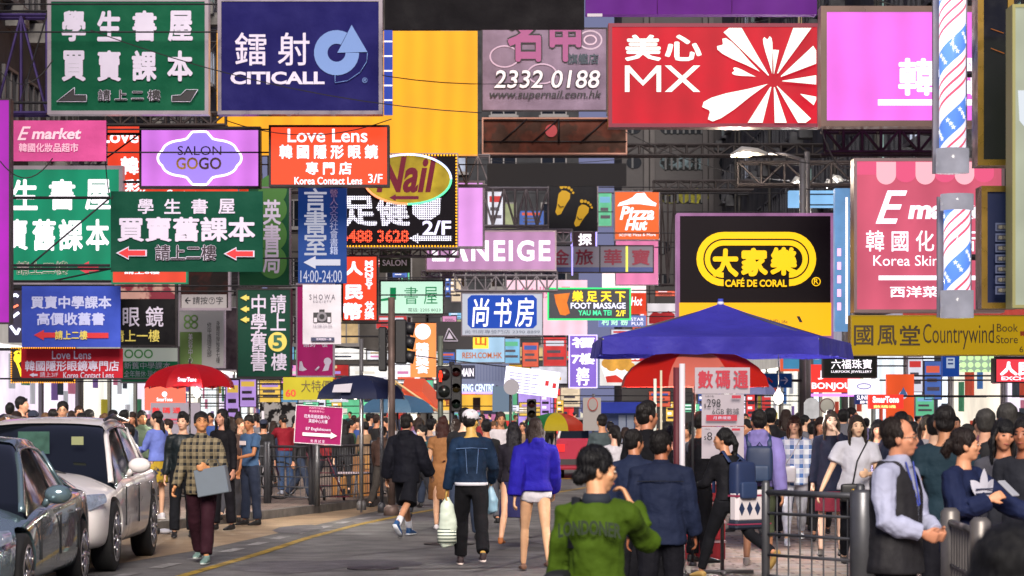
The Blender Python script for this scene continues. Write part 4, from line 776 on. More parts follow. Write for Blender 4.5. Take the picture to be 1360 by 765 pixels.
sign('salon_sign', 'small dark salon sign with white lettering under the black bulb board', 'sign', (504, 333, 545, 362), 79, M('#3a4238', .5, 0, .1, .3, 2), None, 0, .2, [T('SALON', 508, 345, 540, 353, WH, .01), ('E', (514, 334, 536, 344), M('#8a9a8a', .5), 2)], None, 'L')
# neon board of the foot salon
WD = lit('#e4dcff', 1.3, 0, 6); RDd = lit('#ff4028', 1.5, 0, 6)
dotw = M('#f4f0ff', .4, 0, 1.5, 0, 17, 0, None, 0, None, 'dots', '#231c30'); dotr = M('#ff5030', .4, 0, 2.2, 0, 17, 0, None, 0, None, 'dots', '#300808')
ring = [(541+58*math.cos(a), 238+33*math.sin(a)) for a in [2*math.pi*i/40 for i in range(41)]]
nb = [T('足健', 458, 258, 545, 300, dotw, .03, shear=-.1), ('P', [(547, 272), (586, 262), (584, 284), (572, 292), (556, 291), (548, 284)], dotw, 'foot_shape'), T('2/F', 561, 293, 599, 312, WD, .02), ('A', (543, 310, 600, 323), -1, dotw), T('6488 3628', 452, 305, 543, 322, dotr, .03), ('S', (457, 206, 606, 327), lit('#ffb020', 1.4, 0), 4),
      ('P', ring[:-1], M('#d0b028', .5, 0, .8, .4, 3)), T('Nail', 500, 208, 580, 256, M('#7a1030', .5, 0, .2), .03, shear=.25), ('A', (517, 258, 556, 267), -1, M('#7a1040', .5, 0, .2)),
      ('L', ring[0:11], lit('#60e8a0', 1.5, 0), 3, 'neon_tube'), ('L', ring[10:20], lit('#ff9060', 1.5, 0), 3, 'neon_tube'), ('L', ring[30:41], lit('#c8d8ff', 1.6, 0), 3, 'neon_tube'), ('L', ring[20:31], lit('#d8d0ff', 1.5, 0), 3, 'neon_tube')]
sign('bulb_board', 'black board edged with amber bulbs with a yellow oval neon over dotted characters', 'sign', (456, 205, 607, 328), 69, M('#0c0810', .7, spec=.1), FR, 1.5, .3, nb, None, 'L')
# lower far signs
sign('orange_column', 'bright orange vertical lightbox with a white disc on top', 'sign', (545, 428, 579, 501), 84, lit('#ff9a58', 1.0, .1), None, 0, .3, [('E', (551, 430, 572, 451), WL2), T('韓\n國\n美\n食', 552, 455, 570, 496, WL2, .04)], None, 'L')
sign('black_warning_sign', 'small black panel with a white triangle pictogram', 'sign', (580, 427, 628, 464), 78, M('#26242a', .6), None, 0, .2, [('L', [(596, 436), (608, 453), (589, 453), (596, 436)], WH, 1.5), ('P', [(597, 441), (602, 450), (593, 450)], WH)], None, 'L')
sign('web_sign', 'light blue lit sign with orange web address letters', 'sign', (606, 445, 670, 481), 92, lit('#a8cce8', .9, .1), FR, 1, .3, [('R', (628, 445, 649, 463), lit('#ffd84a', 1, 0)), T('山', 631, 446, 646, 459, lit('#f07030', .8), .03), T('RESH.COM.HK', 614, 468, 667, 476, M('#d07030', .5, 0, .5), .02)], None, 'L')
sign('centre_sign', 'grey violet ribbed fascia with neon shopping centre letters', 'sign', (596, 483, 676, 522), 98, M('#8088a8', .4, 0, .5, .1, 1), None, 0, .4, [('R', (610, 485, 631, 503), M('#141c3a', .4)), T('MAIN', 612, 489, 629, 500, WL2, .02), T('SHOPPING CENTRE', 596, 510, 656, 520, lit('#c8d8ff', 1.5, 0), .03), ('R', (596, 520, 676, 523), lit('#b0a0ff', 1.5, 0), 'neon_tube')]+[('R', (634+4*i, 484, 635+4*i, 506), M('#5a6488', .5), 'rib') for i in range(10)], None, 'L')
sign('yellow_shop_band', 'yellow lit shop band under the neon shopping centre letters', 'sign', (560, 524, 668, 545), 99, lit('#ffc44a', .9, .2, 1), None, 0, .3, [('R', (628, 528, 638, 545), M('#4a3020', .6)), T('食', 590, 528, 604, 540, M('#8a2010', .5), .02)], None, 'L')
ws_ = sign('white_slant_sign', 'glaring white lit canopy sign with red characters at its right end', 'sign', (668, 490, 740, 524), 82, lit('#f4f0ff', 1.5, .05), None, 0, .4, [('R', (722+10*i, 503+2*i, 727+10*i, 510+2*i), RD) for i in range(2)]+[('L', [(674, 498+4*i), (716-(i%3)*6, 498+4*i)], M('#7068b8', .5), 1.2) for i in range(7)], None, 'L')
ws_.rotation_euler[1] = math.radians(7)
sign('violet_neon_column', 'white and violet neon column listing floors, second character seven', 'sign', (757, 446, 792, 514), 86, lit('#8a6ad0', .9, .1), lit('#d8c8ff', 1.2, 0), 1.5, .3, [T('福', 759, 448, 790, 462, WL2, .04), T('7樓', 759, 469, 790, 484, WL2, .04), T('旅\n行', 765, 488, 783, 512, WL2, .04)], None, 'L')
sign('food_sign', 'lit food picture of a white bucket heaped with golden fried bites', 'sign', (797, 466, 858, 512), 90, lit('#e8e4e0', .9, .1), None, 0, .3, [('R', (832, 468, 858, 480), lit('#d83a30', .9)), T('88', 837, 470, 850, 478, WL2, .03), ('P', [(798, 486), (840, 486), (832, 508), (806, 508)], lit('#f4f0f0', 1, 0)), ('P', [(804, 500), (818, 498), (832, 508), (806, 508)], lit('#d83a30', .9))]+[('E', (x, y, x+15, y+13), lit('#e8a848', .9, .3, 5)) for x, y in [(799, 476), (811, 470), (824, 473), (805, 480), (818, 479), (829, 481)]], None, 'R')
sign('white_pink_box', 'washed out whitish pink lightbox behind the foot massage neon', 'sign', (800, 363, 858, 389), 92, lit('#ffe8e8', 1.1, .05), None, 0, .3, [T('Hot Pot', 826, 390, 850, 398, WL2, 0)], None, 'R')
sign('pink_wall_box', 'washed out pink lightbox directly right of the blue and white sign', 'sign', (672, 372, 780, 445), 94, lit('#ffd0e0', .95, .2, 1), None, 0, .3, [T('化 妝 品', 690, 380, 760, 396, M('#e070a0', .5, 0, .5), .0)], None, 'L')
sign('red_hot_sign', 'small vermilion sign with white script right of the foot massage neon', 'sign', (836, 389, 858, 417), 91, lit('#e8482c', .9), None, 0, .2, [T('Hot', 838, 394, 853, 406, WL2, .02, shear=.2)], None, 'R')
sign('blue_finance_sign', 'blue lilac sign with pale green characters above the tent', 'sign', (795, 419, 858, 434), 90, lit('#7888c8', .8, .1), None, 0, .2, [T('利 財 務', 799, 421, 834, 432, lit('#c0ffd0', 1.1, 0), .02), T('STAR\nPLUS', 838, 422, 855, 432, WL2, 0)], None, 'R')
sign('heart_sign', 'white panel with a red heart left of the dark aubergine lightbox', 'sign', (860, 403, 900, 432), 93, lit('#e8e0e4', .85), None, 0, .2, [('P', [(862, 420), (868, 414), (877, 416), (888, 413), (896, 417), (896, 430), (862, 430)], RD)], None, 'R')
# right side low signs
sign('jewellery_sign', 'dark jewellery sign with white characters above small capitals', 'sign', (1095, 474, 1163, 500), 52, M('#232a28', .4, 0, .1), FRD, 2, .25, [T('六福珠寶', 1104, 477, 1158, 490, WL2, .01), T('LUKFOOK JEWELLERY', 1104, 492, 1158, 496, WL2, .01)], None, 'R')
sign('red_beauty_sign', 'bright red lightbox with round white capitals and a lilac neon line', 'sign', (1074, 484, 1142, 521), 56, lit('#f03a34', .95, .08), None, 0, .3, [T('BONJOUR', 1078, 508, 1140, 519, WL2, .03), T('J', 1086, 492, 1094, 504, WL2, .03), ('R', (1074, 523, 1142, 526.5), lit('#e080ff', 1.4, 0), 'neon_tube')], None, 'R')
sign('white_lips_sign', 'white lit sign with a violet lip outline', 'sign', (1128, 503, 1168, 524), 55, lit('#f4f0fa', 1.0, .02), None, 0, .3, [('E', (1138, 509, 1157, 517), M('#8070d0', .5, 0, .6), 1.2)], None, 'R')
sign('blue_store_sign', 'dark blue electrical store sign with white capitals', 'sign', (1136, 524, 1166, 537), 54, M('#2a3a7a', .5, 0, .3), None, 0, .25, [T('SUNING', 1138, 525, 1160, 531, WL2, .02), T('蘇寧', 1142, 532, 1156, 536, WL2, .02)], None, 'R')
sign('phone_shop_sign', 'red phone shop sign with glowing rounded white letters over an orange line', 'sign', (1155, 524, 1200, 543), 49, lit('#f03c30', .95, .05), None, 0, .3, [T('SmarTone', 1159, 526, 1194, 535, WL2, .05), T('數碼通', 1160, 538, 1190, 542, lit('#ffe080', 1.2, 0), .03)], None, 'R')
sign('orange_wall_panel', 'tall orange red wall panel with a white and blue drop emblem', 'sign', (1178, 497, 1214, 562), 51, lit('#f05a2c', .8, .1), None, 0, .2, [('E', (1194, 519, 1205, 530), M('#d8e0f0', .5, 0, .5)), ('P', [(1200, 514), (1205, 525), (1194, 525)], M('#5a80b8', .5, 0, .3))], None, 'R')
sign('green_led_panel', 'pale green dotted LED panel below the mustard bookshop sign', 'sign', (1277, 473, 1320, 494), 40, M('#c8f0a8', .4, 0, 1.1, 0, 9, 0, None, 0, None, 'dots', '#8aa08a'), None, 0, .2, [], None, 'R')
sign('red_money_sign', 'pinkish red lit sign with thick white characters at the right edge', 'sign', (1323, 477, 1400, 507), 34, lit('#e8404c', .9, .05), FRD, 1.5, .3, [T('人民幣', 1328, 480, 1398, 499, WL2, .05), T('EXCHANGE', 1330, 500, 1396, 505, WL2, .03)], None, 'R')
sign('blue_small_sign', 'tall royal blue shop sign left of the green LED panel', 'sign', (1252, 472, 1274, 500), 44, M('#2050b0', .4, 0, .4), None, 0, .2, [('R', (1257, 475, 1268, 489), M('#c8d8f0', .5, 0, .5)), ('R', (1259, 477, 1266, 479), M('#2050b0', .5)), ('R', (1259, 482, 1266, 484), M('#2050b0', .5))], None, 'R')
sign('cyan_box', 'pale blue empty lightbox behind dark rails above the dark aubergine lightbox', 'sign', (1048, 253, 1122, 275), 58, lit('#8ac0f0', .9, .15), None, 0, .3, [('L', [(1075, 258), (1120, 258), (1120, 272), (1075, 272), (1075, 258)], M('#20304a', .5), 2)], None, 'R')
sign('edge_column', 'narrow sky blue lit column with white strokes left of the rose lightbox', 'sign', (1109, 250, 1129, 440), 43, lit('#7ab0e8', .7, .25, 3), None, 0, .25, [('R', (1112, 330+18*i, 1117, 340+18*i), lit('#ffb0e8', 1.3, 0)) for i in range(5)]+[('R', (1123, 262, 1126, 430), WL2, 'light_bar')], None, 'R')
sign('orange_poster', 'orange and blue small posters on the wall under the tent edge', 'sign', (1040, 470, 1092, 490), 60, lit('#4a9ac8', .6, .1), lit('#e8603a', .8), 3, .2, [T('百老滙', 1070, 472, 1088, 478, WH, 0)], None, 'R')
sign('red_left_poster', 'salmon red shop poster with a white round logo behind the red umbrella', 'sign', (192, 513, 246, 545), 55, lit('#ff7058', .95, .05), None, 0, .1, [('E', (215, 520, 222, 527), WL2), T('SmarTone', 208, 528, 229, 533, WL2, .03)], None, None)
sign('price_poster', 'lilac grey phone shop board with red characters under the red umbrella', 'sign', (200, 535, 266, 578), 46, M('#c4bacb', .6, 0, .1), None, 0, .06, [T('數 碼 通', 202, 541, 240, 549, RD, .03), ('R', (217, 556, 240, 558), M('#c83058', .6)), T('月費計劃', 226, 560, 236, 563, M('#c83058', .6), 0)], None, None)
sign('yellow_banner', 'bright yellow banner with red round figures above the magenta board', 'banner', (376, 501, 442, 531), 52, M('#e8d83c', .6, 0, .35, .15, 2), None, 0, .05, [T('60', 379, 517, 393, 527, M('#d84a20', .5), .03), T('大特價', 400, 505, 440, 521, M('#5a4a20', .5), .0)], 'cloth banners', 'L')
sign('graffiti_banner', 'black and white scribbled fabric banner left of the magenta board', 'banner', (345, 534, 393, 574), 50, M('#c8c4c4', .8, 0, .05, .1, 5.5, 0, None, 0, None, 'patch', '#1c1a1e'), None, 0, .06, [], None, None)
# ------------------------------------------------------------ street furniture and vehicles
STEEL = M('#7d7b7e', .4, .6, 0, .35, 4); DKST = M('#3a3a40', .5, .5, 0, .3, 4); LINE = M('#17161a', .7)
def barber(px0, px1, y0, y1, D, label, cap):
    c = W((px0+px1)/2, y1, D); root = thing('barber_pole', label, 'barber pole', c, 0, 'barber poles'); r = (px1-px0)/2*D/F; top = W(0, y0, D).z; H = top-c.z; o = root.location
    mt = M('#f2f0ff', .25, 0, .95, .02, 3, cc=.5) ; mt = mt.copy(); nt = mt.node_tree; N = nt.nodes; L = nt.links; p = N['Principled BSDF']
    tc = N.new('ShaderNodeTexCoord'); sp = N.new('ShaderNodeSeparateXYZ'); L.new(tc.outputs['Object'], sp.inputs[0])
    def mth(op, a, b_=None):
        x = N.new('ShaderNodeMath'); x.operation = op
        for i, q in enumerate((a, b_)):
            if q is None: continue
            if hasattr(q, 'links'): L.new(q, x.inputs[i])
            else: x.inputs[i].default_value = q
        return x.outputs[0]
    ang = mth('DIVIDE', mth('ARCTAN2', sp.outputs['X'], mth('MULTIPLY', sp.outputs['Y'], -1.0)), 2*math.pi)
    ph = mth('FRACT', mth('ADD', mth('SUBTRACT', mth('DIVIDE', sp.outputs['Z'], .62), mth('MULTIPLY', ang, 1.0)), 50.0))
    rp = N.new('ShaderNodeValToRGB'); L.new(ph, rp.inputs[0]); cr = rp.color_ramp; cr.interpolation = 'CONSTANT'
    st = [(0, '#f4f0ff'), (.10, '#d85870'), (.145, '#f4f0ff'), (.25, '#d85870'), (.295, '#f4f0ff'), (.40, '#d85870'), (.445, '#f4f0ff'), (.55, '#5c88e0'), (.88, '#f4f0ff')]
    while len(cr.elements) < len(st): cr.elements.new(.5)
    for e, (q, h) in zip(cr.elements, st): e.position = q; e.color = (*lin(h), 1)
    L.new(rp.outputs[0], p.inputs['Emission Color']); L.new(rp.outputs[0], p.inputs['Base Color'])
    b = B(o); b.loft([(c.x, D, c.z+H*cap[0]), (c.x, D, top-H*cap[1])], [r*.80, r*.80], 28); b.build('striped_roll', mt, root, True)
    # stars in the blue band, set on the roll
    sm = M('#f6f6ff', .4, 0, 1.1)
    for i in range(60):
        z = H*cap[0]+.05+(i*.031) 
        if z > H*(1-cap[1])-.05: break
        a = ((z/.62-.715)*2*math.pi)+(-.55 if i % 3 == 0 else .5 if i % 3 == 1 else 0)
        pos = Vector((c.x+math.sin(a)*r*.815, D-math.cos(a)*r*.815, c.z+z)); nrm = Vector((math.sin(a), -math.cos(a), 0)); tg = Vector((math.cos(a), math.sin(a), 0)); R = .024
        pts = [pos+tg*(R if k % 2 == 0 else R*.45)*math.sin(math.pi*k/5)+Vector((0, 0, 1))*(R if k % 2 == 0 else R*.45)*math.cos(math.pi*k/5) for k in range(10)]
        b = B(o); b.prism(pts, -nrm*.003); b.build('star', sm, root)
    for nm, z0, z1 in (('end_cap', c.z, c.z+H*cap[0]), ('end_cap', top-H*cap[1], top)):
        b = B(o); b.loft([(c.x, D, z0), (c.x, D, z1)], [r, r], 24); b.build(nm, M('#d6d2e0', .25, 0, .62, .3, 5, cc=.5), root, True)
    b = B(o); b.span((c.x-r*1.02, D+r*.9, c.z+.01), (c.x+r*1.05, D+r*1.3, top-.01)); b.build('back_plate', M('#a8a6b4', .4, .4, .1), root)
    b = B(o); b.tube((c.x, D+r*1.3, (c.z+top)/2), (5.6, D+r*1.3, (c.z+top)/2), .03); b.build('support_arm', DKST, root)
barber(1243, 1287, -40, 230, 22, 'upper star spangled red, white and blue glowing barber pole in front of the pink billboard', (.0, .0)) if False else barber(1243, 1287, -40, 230, 22, 'upper glowing barber pole with stars in front of the orchid pink lightbox', (.12, .03))
barber(1249, 1293, 258, 422, 22, 'lower glowing barber pole with stars in front of the rose lightbox', (.22, .13))
b = B(); b.bm.free()
# shop sign boxes at the right edge, on brackets of the near building
GOLD = M('#9a7a30', .3, .7, 0, .5, 8)
def edge_sign(name, label, box, D, frame, face, gfx, fw=8, dep=.25):
    r = sign(name, label, 'sign', box, D, face, frame, fw, dep, gfx, None, None); x0, y0, x1, y1 = box; c = W(x1+fw, (y0+y1)/2, D); b = B(r.location); b.tube((c.x, D+dep/2, c.z), (5.6, D+dep/2, c.z), .035); b.build('support_arm', DKST, r)
edge_sign('black_lamp_box', 'dark glass sign box with a scratched gold frame at the upper right edge', (1306, -40, 1338, 212), 21, GOLD, M('#16171d', .12, 0, 0, .4, 4), [('L', [(1316, 38), (1333, 44)], M('#b86a30', .4, 0, .6), 1), ('L', [(1316, 64), (1334, 71)], M('#b86a30', .4, 0, .6), 1)])
edge_sign('blue_list_box', 'dark blue directory box in a gold frame with a column of boxed lines', (1311, 255, 1345, 402), 20.5, GOLD, M('#2a3560', .35, 0, .12, .2, 3), sum([[('R', (1322, 296+14*i, 1348, 307+14*i), M('#4a5478', .5)), ('R', (1324, 298+14*i, 1348, 305+14*i), M('#1a2040', .5)), T('樓層'+'一二三四五六七八'[i], 1326, 299+14*i, 1344, 304+14*i, M('#98907a', .5), 0)] for i in range(7)], []))
edge_sign('pale_box', 'pale greenish lit sign box cut off by the right edge of the picture', (1348, 10, 1420, 405), 20, M('#c0bc80', .4, .4, .1), lit('#b8bea8', .75, .25, 2), [('P', [(1352, 120), (1362, 120), (1362, 170), (1354, 160)], M('#d8e0e8', .5, 0, .8))], 4)
edge_sign('sunflower_panel', 'narrow picture panel with blue and yellow blotches behind the upper barber pole', (1296, -30, 1304, 215), 21.6, M('#c8a0c0', .4, 0, .3), M('#c8a850', .5, 0, .35, .3, 3, 0, None, 0, None, 'patch', '#4a70b8'), [], 2, .1)
b = B()
# near frontage that carries them (mostly right of the frame)
NB = thing('building', 'near shop house at the right edge carrying the barber poles', 'building', (5.6, 21, 0)); b = B(NB.location); b.span((5.6, 18, 0), (10.4, 25.9, 16)); b.build('wall', WL_[2], NB)
# ---- poles, traffic lights
def pole(name, label, px, y0, D, r, mat=STEEL, cat='pole', gz=.134, group=None, fin=None):
    p = W(px, y0, D); root = thing(name, label, cat, (p.x, D, gz), 0, group); b = B(root.location); b.loft([(p.x, D, gz), (p.x, D, p.z)], [r, r*.92], 12); b.build('shaft', mat, root, True)
    b = B(root.location); b.loft([(p.x, D, gz), (p.x, D, gz+.12), (p.x, D, gz+.16)], [r*2.2, r*2.0, r], 12); b.build('base', mat, root, True)
    if fin: fin(root, p)
    return root
RUST = M('#6a5650', .6, .3, 0, .5, 5)
def trafhead(root, px, y0, D, w_=.30, h=.95, lens=((.75, '#301010', 0), (.5, '#33280c', 0), (.25, '#0c3018', 0)), fig=False, visor=True):
    p = W(px, y0, D); x, z = p.x, p.z; o = root.location; b = B(o); b.span((x-w_/2, D-.12, z-h), (x+w_/2, D+.12, z)); hs = b.build('signal_housing', M('#121216', .5), root, bevel=.02)
    n = len(lens); 
    for i, (t, c, e) in enumerate(lens):
        zz = z-h*(i+.5)/n; rr = min(w_*.38, h/n*.40); b = B(o); b.loft([(x, D-.125, zz), (x, D-.14, zz)], [rr, rr], 16, (1, 0, 0)); b.build('lens', M(c, .3, 0, e), hs, True)
        if visor:
            b = B(o)
            for k in range(8):
                a0, a1 = math.pi*k/8, math.pi*(k+1)/8; P0 = [Vector((x+rr*1.12*math.cos(a), D-.12, zz+rr*1.12*math.sin(a))) for a in (a0, a1)]
                b.face([P0[0], P0[1], P0[1]-Vector((0, .18, 0)), P0[0]-Vector((0, .18, 0))])
            b.build('visor', M('#121216', .5), hs)
    return hs
r_ = pole('traffic_pole', 'thick rusty grey traffic signal pole in the left middle of the street', 520, 395, 38, .055, RUST, 'pole')
o = r_.location
for px_, yy, s_ in ((508, 434, -1), (532, 424, 1)):
    p = W(px_, yy, 38); hw_ = .06 if s_ < 0 else .09; b = B(o); b.span((p.x-hw_, 38.0, p.z-.66), (p.x+hw_, 38.25, p.z)); hs = b.build('signal_housing', M('#121216', .5), r_, bevel=.02)
    if s_ > 0:
        for k in range(3): b = B(o); b.loft([(p.x+.06, 38.1, p.z-.12-.21*k), (p.x+.2, 38.1, p.z-.15-.21*k)], [.085, .095], 12, (0, 1, 0)); b.build('visor', M('#15151a', .5), hs, True)
    b = B(o)
    for q in (.1, .55): b.tube((p.x, 38.1, p.z-q), (o.x, 38, p.z-q), .02)
    b.build('bracket', DKST, r_)
pole('sign_pole', 'slim pale steel pole just left of the rusty traffic pole', 480, 450, 40, .035, STEEL, 'pole')
pole('dark_pole', 'thin dark pole between the pale steel pole and the rusty one', 507, 502, 39, .03, DKST, 'pole')
r_ = pole('pedestrian_signal', 'pedestrian signal on a green grey post showing a small red standing figure', 585, 446, 44, .05, M('#6a7268', .5, .4, 0, .3, 4), 'traffic light', .01)
hs = trafhead(r_, 590, 486, 44, .27, .58, ((.7, '#1a1012', 0), (.3, '#101412', 0)), visor=False); p = W(585, 497, 43.8)
b = B(r_.location); rd = M('#ff3018', .4, 0, 2.2); b.ell((p.x, 43.82, p.z+.04), (.025, .01, .025), 8); b.span((p.x-.03, 43.81, p.z-.06), (p.x+.03, 43.83, p.z+.015)); b.span((p.x-.022, 43.81, p.z-.13), (p.x-.004, 43.83, p.z-.06)); b.span((p.x+.004, 43.81, p.z-.13), (p.x+.022, 43.83, p.z-.06)); b.build('red_figure', rd, hs)
r_ = pole('vehicle_signal', 'black vehicle traffic light beside the pedestrian signal', 600, 480, 46, .05, DKST, 'traffic light', .01); trafhead(r_, 606, 484, 46, .2, .85, ((0, '#3a1010', 0), (0, '#33280c', 0), (0, '#0c2018', 0)))
r_ = pole('green_signal', 'far vehicle signal showing green above the coloured umbrella', 706, 535, 60, .05, DKST, 'traffic light', .01); trafhead(r_, 706, 530, 60, .22, .7, ((0, '#301010', 0), (0, '#201808', 0), (0, '#30ffb0', 2.0)))
for px_, y0, yy, D, lb in ((678, 505, 514, 52, 'small round grey sign turned away on a pole under the white glaring canopy'),):
    r_ = pole('round_sign', lb, px_, y0, D, .03, DKST, 'road sign', .01); p = W(px_, yy, D); b = B(r_.location); b.loft([(p.x+.02, D-.05, p.z), (p.x+.02, D-.07, p.z)], [.16, .16], 20, (1, 0, 0)); b.build('sign_disc', M('#8a8890', .5, .3), r_)
b = B()
r_ = pole('blue_grey_board', 'blank blue grey board back on a thin post in the middle distance', 660, 512, 54, .03, DKST, 'road sign', .01); a, c = W(654, 547, 54), W(681, 513, 54); b = B(r_.location); b.span((a.x, 53.9, a.z), (c.x, 53.94, c.z)); b.build('board', M('#7a94b0', .5, 0, .12), r_)
# small white notice with a red ring
r_ = pole('ring_notice', 'white notice board with a red ringed disc hung on it', 788, 523, 48, .025, STEEL, 'road sign', .01); a, c = W(774, 572, 48), W(798, 528, 48); b = B(r_.location); b.span((a.x, 47.93, a.z), (c.x, 47.96, c.z)); b.build('board', M('#c4bcb8', .6, 0, .15), r_)
p = W(787, 537, 48); b = B(r_.location); b.loft([(p.x, 47.9, p.z), (p.x, 47.92, p.z)], [(.10, .13)]*2, 20, (1, 0, 0)); b.build('ring', M('#a04038', .5), r_); b = B(r_.location); b.loft([(p.x, 47.88, p.z), (p.x, 47.9, p.z)], [(.08, .11)]*2, 20, (1, 0, 0)); b.build('disc', M('#c4bcb8', .6, 0, .1), r_)
# right: blue direction sign, round mirrors
r_ = pole('lamp_post', 'tall grey lamp post rising behind the aubergine lightbox on the right', 1066, 212, 50, .07, STEEL, 'street lamp', .134)
a, c = W(1012, 515, 49.8), W(1051, 496, 49.8); r2 = thing('direction_sign', 'blue road direction sign with a white arrow and a red stroke', 'road sign', ((a.x+c.x)/2, 49.7, a.z)); b = B(r2.location); b.span((a.x, 49.7, a.z), (c.x, 49.74, c.z)); b.build('sign_panel', M('#1c4a90', .5, 0, .15), r2)
draw(r2, [('L', [(1037, 505), (1046, 505)], WH, 1.6), ('L', [(1042, 501), (1046, 505), (1042, 510)], WH, 1.6), ('L', [(1020, 502), (1026, 508)], RD, 2.5)], 49.7, r2.location)
b = B(r2.location); b.tube((c.x, 49.72, (a.z+c.z)/2), (W(1066, 0, 50).x, 50, (a.z+c.z)/2), .03); b.build('bracket', DKST, r2)
for px_, yy, D, rr, lb in ((1098, 539, 42, .11, 'round convex traffic mirror with a dark rim between crowd and red signs'),):
    r_ = pole('traffic_mirror', lb, px_, yy+9, D, .02, DKST, 'mirror'); p = W(px_, yy, D); b = B(r_.location); b.loft([(p.x, D-.04, p.z), (p.x, D-.02, p.z)], [rr*1.15]*2, 24, (1, 0, 0)); b.build('rim', M('#5a3030', .5), r_); b = B(r_.location); b.ell((p.x, D-.045, p.z), (rr, .02, rr), 20); b.build('mirror_face', M('#b8b4a8', .4, 0, .35), r_, True)
a, c = W(1068, 556, 41), W(1088, 529, 41); r_ = thing('notice_lightbox', 'small arched white lit notice on a post in the right crowd', 'sign', (a.x+.12, 41, .134)); b = B(r_.location)
b.prism([W(1068, 556, 41), W(1068, 535, 41), W(1072, 530, 41), W(1078, 528, 41), W(1084, 530, 41), W(1088, 535, 41), W(1088, 556, 41)], (0, .05, 0)); b.build('sign_panel', M('#e4e0e0', .5, 0, .7, .3, 6), r_); b = B(r_.location); b.tube((a.x+.12, 41.03, .134), (a.x+.12, 41.03, a.z), .02); b.build('post', DKST, r_)
# street lamps
def lamp(label, hx, hy, D, sx, polex=None, lit_='#ffd8a0', e=4, len_=.7):
    h = W(hx, hy, D); px_ = W(sx, hy-6, D); root = thing('street_lamp', label, 'street lamp', (px_.x, D, .134), 0, 'street lamps'); o = root.location
    s_ = 1 if px_.x > h.x else -1
    b = B(o); b.loft([(h.x-s_*len_*.1, D, h.z+.02), (h.x+s_*len_*.25, D, h.z+.12), (h.x+s_*len_*.7, D, h.z+.10), (h.x+s_*len_, D, h.z+.06)], [(.04, .10), (.10, .15), (.08, .13), (.03, .04)], 12, (0, 0, 1)); b.build('lamp_head', M('#c8c4be', .4, .2, .25), root, True)
    b = B(o); b.ell((h.x+s_*len_*.28, D, h.z+.03), (len_*.28, .11, .05), 12); b.build('lamp_glass', M(lit_, .3, 0, e), root, True)
    b = B(o); b.loft([(h.x+s_*len_, D, h.z+.07), ((h.x+px_.x)/2+s_*.3, D, h.z+.05), (px_.x, D, h.z-.1)], [.03, .035, .045], 8); b.loft([(px_.x, D, .13), (px_.x, D, h.z+.1)], [.09, .06], 10); b.build('lamp_pole', STEEL, root, True)
lamp('nearer street lamp with an orange glow above the aubergine lightbox', 975, 208, 54, 1072)
lamp('small white hanging lamp above the pale blue lightbox, left one', 1053, 246, 60, 1076, e=5, lit_='#fff8f0', len_=.35)
lamp('small white lamp above the pale blue lightbox, middle one', 1096, 249, 62, 1122, e=5, lit_='#fff8f0', len_=.3)
lamp('small white lamp above the pale blue lightbox, highest right one', 1104, 243, 64, 1132, e=5, lit_='#fff8f0', len_=.3)
# ---- iron bars, trusses, wires between the signs
def truss(label, pts, D, r, bays, mat):
    (x0, y0, x1, y1) = pts; a, c = W(x0, y1, D), W(x1, y0, D); root = thing('sign_truss', label, 'truss', (a.x, D, a.z), 0, 'iron sign trusses'); o = root.location
    for nm, e in (('chord', ((a.x, a.z), (c.x, a.z))), ('chord', ((a.x, c.z), (c.x, c.z)))):
        for dy in (0, .5): b = B(o); b.tube((e[0][0], D+dy, e[0][1]), (e[1][0], D+dy, e[1][1]), r); b.build(nm, mat, root)
    for i in range(bays+1):
        x = a.x+(c.x-a.x)*i/bays; b = B(o); b.tube((x, D, a.z), (x, D, c.z), r*.8)
        if i < bays: x2 = a.x+(c.x-a.x)*(i+1)/bays; b.tube((x, D, a.z if i % 2 else c.z), (x2, D, c.z if i % 2 else a.z), r*.7)
        b.tube((x, D, c.z), (x, D+.5, c.z), r*.6); b.build('brace', mat, root)
IR = M('#3a3436', .6, .5, 0, .4, 3); IR2 = M('#77727a', .5, .5, 0, .3, 3)
truss('dark truss running left from under the big red billboard', (640, 192, 1100, 206), 82, .05, 22, IR)
truss('pale grey truss between the lilac nail banner and the feet sign', (640, 250, 728, 300), 84, .05, 6, IR2)
truss('grey truss right of the lilac lightbox behind the mauve letter sign', (640, 305, 760, 322), 83, .04, 10, IR2)
truss('grey truss above the blue and white sign', (604, 366, 740, 386), 70, .03, 10, IR2)
truss('iron truss under the orchid pink lightbox on the right', (1095, 172, 1245, 202), 43, .035, 6, IR)
truss('violet lit truss at the upper left corner in front of the wall', (-40, 20, 62, 150), 62, .05, 3, M('#4a3a78', .5, .5, 0, .3, 3))
truss('iron truss behind the two black lines above the aubergine lightbox', (980, 215, 1135, 245), 56, .035, 5, IR)
truss('thin truss between amber lightbox and bulb board', (604, 206, 650, 246), 74, .035, 3, IR2)
truss('iron truss under the mauve letter sign', (560, 360, 740, 368), 81, .03, 16, IR2)
truss('pale truss above the white exchange and mint signs', (455, 330, 610, 340), 70, .03, 12, IR2)
truss('rusty truss behind the green lightbox frames, upper left', (140, 150, 300, 166), 69, .05, 8, IR)
truss('pale truss between the magenta sign and the exchange sign', (388, 500, 460, 512), 66, .03, 6, IR2)
truss('dark truss behind the violet cloud sign and green scallops', (180, 244, 400, 254), 70, .04, 12, IR)
truss('dark truss at the foot of the concrete tower slots', (868, 240, 1000, 252), 75, .035, 8, IR)
truss('upright iron truss right of the hat sign', (878, 256, 896, 378), 90, .04, 2, IR)
truss('iron truss in front of the tower above the ornamental panel', (806, 40, 830, 150), 79, .04, 2, IR2)
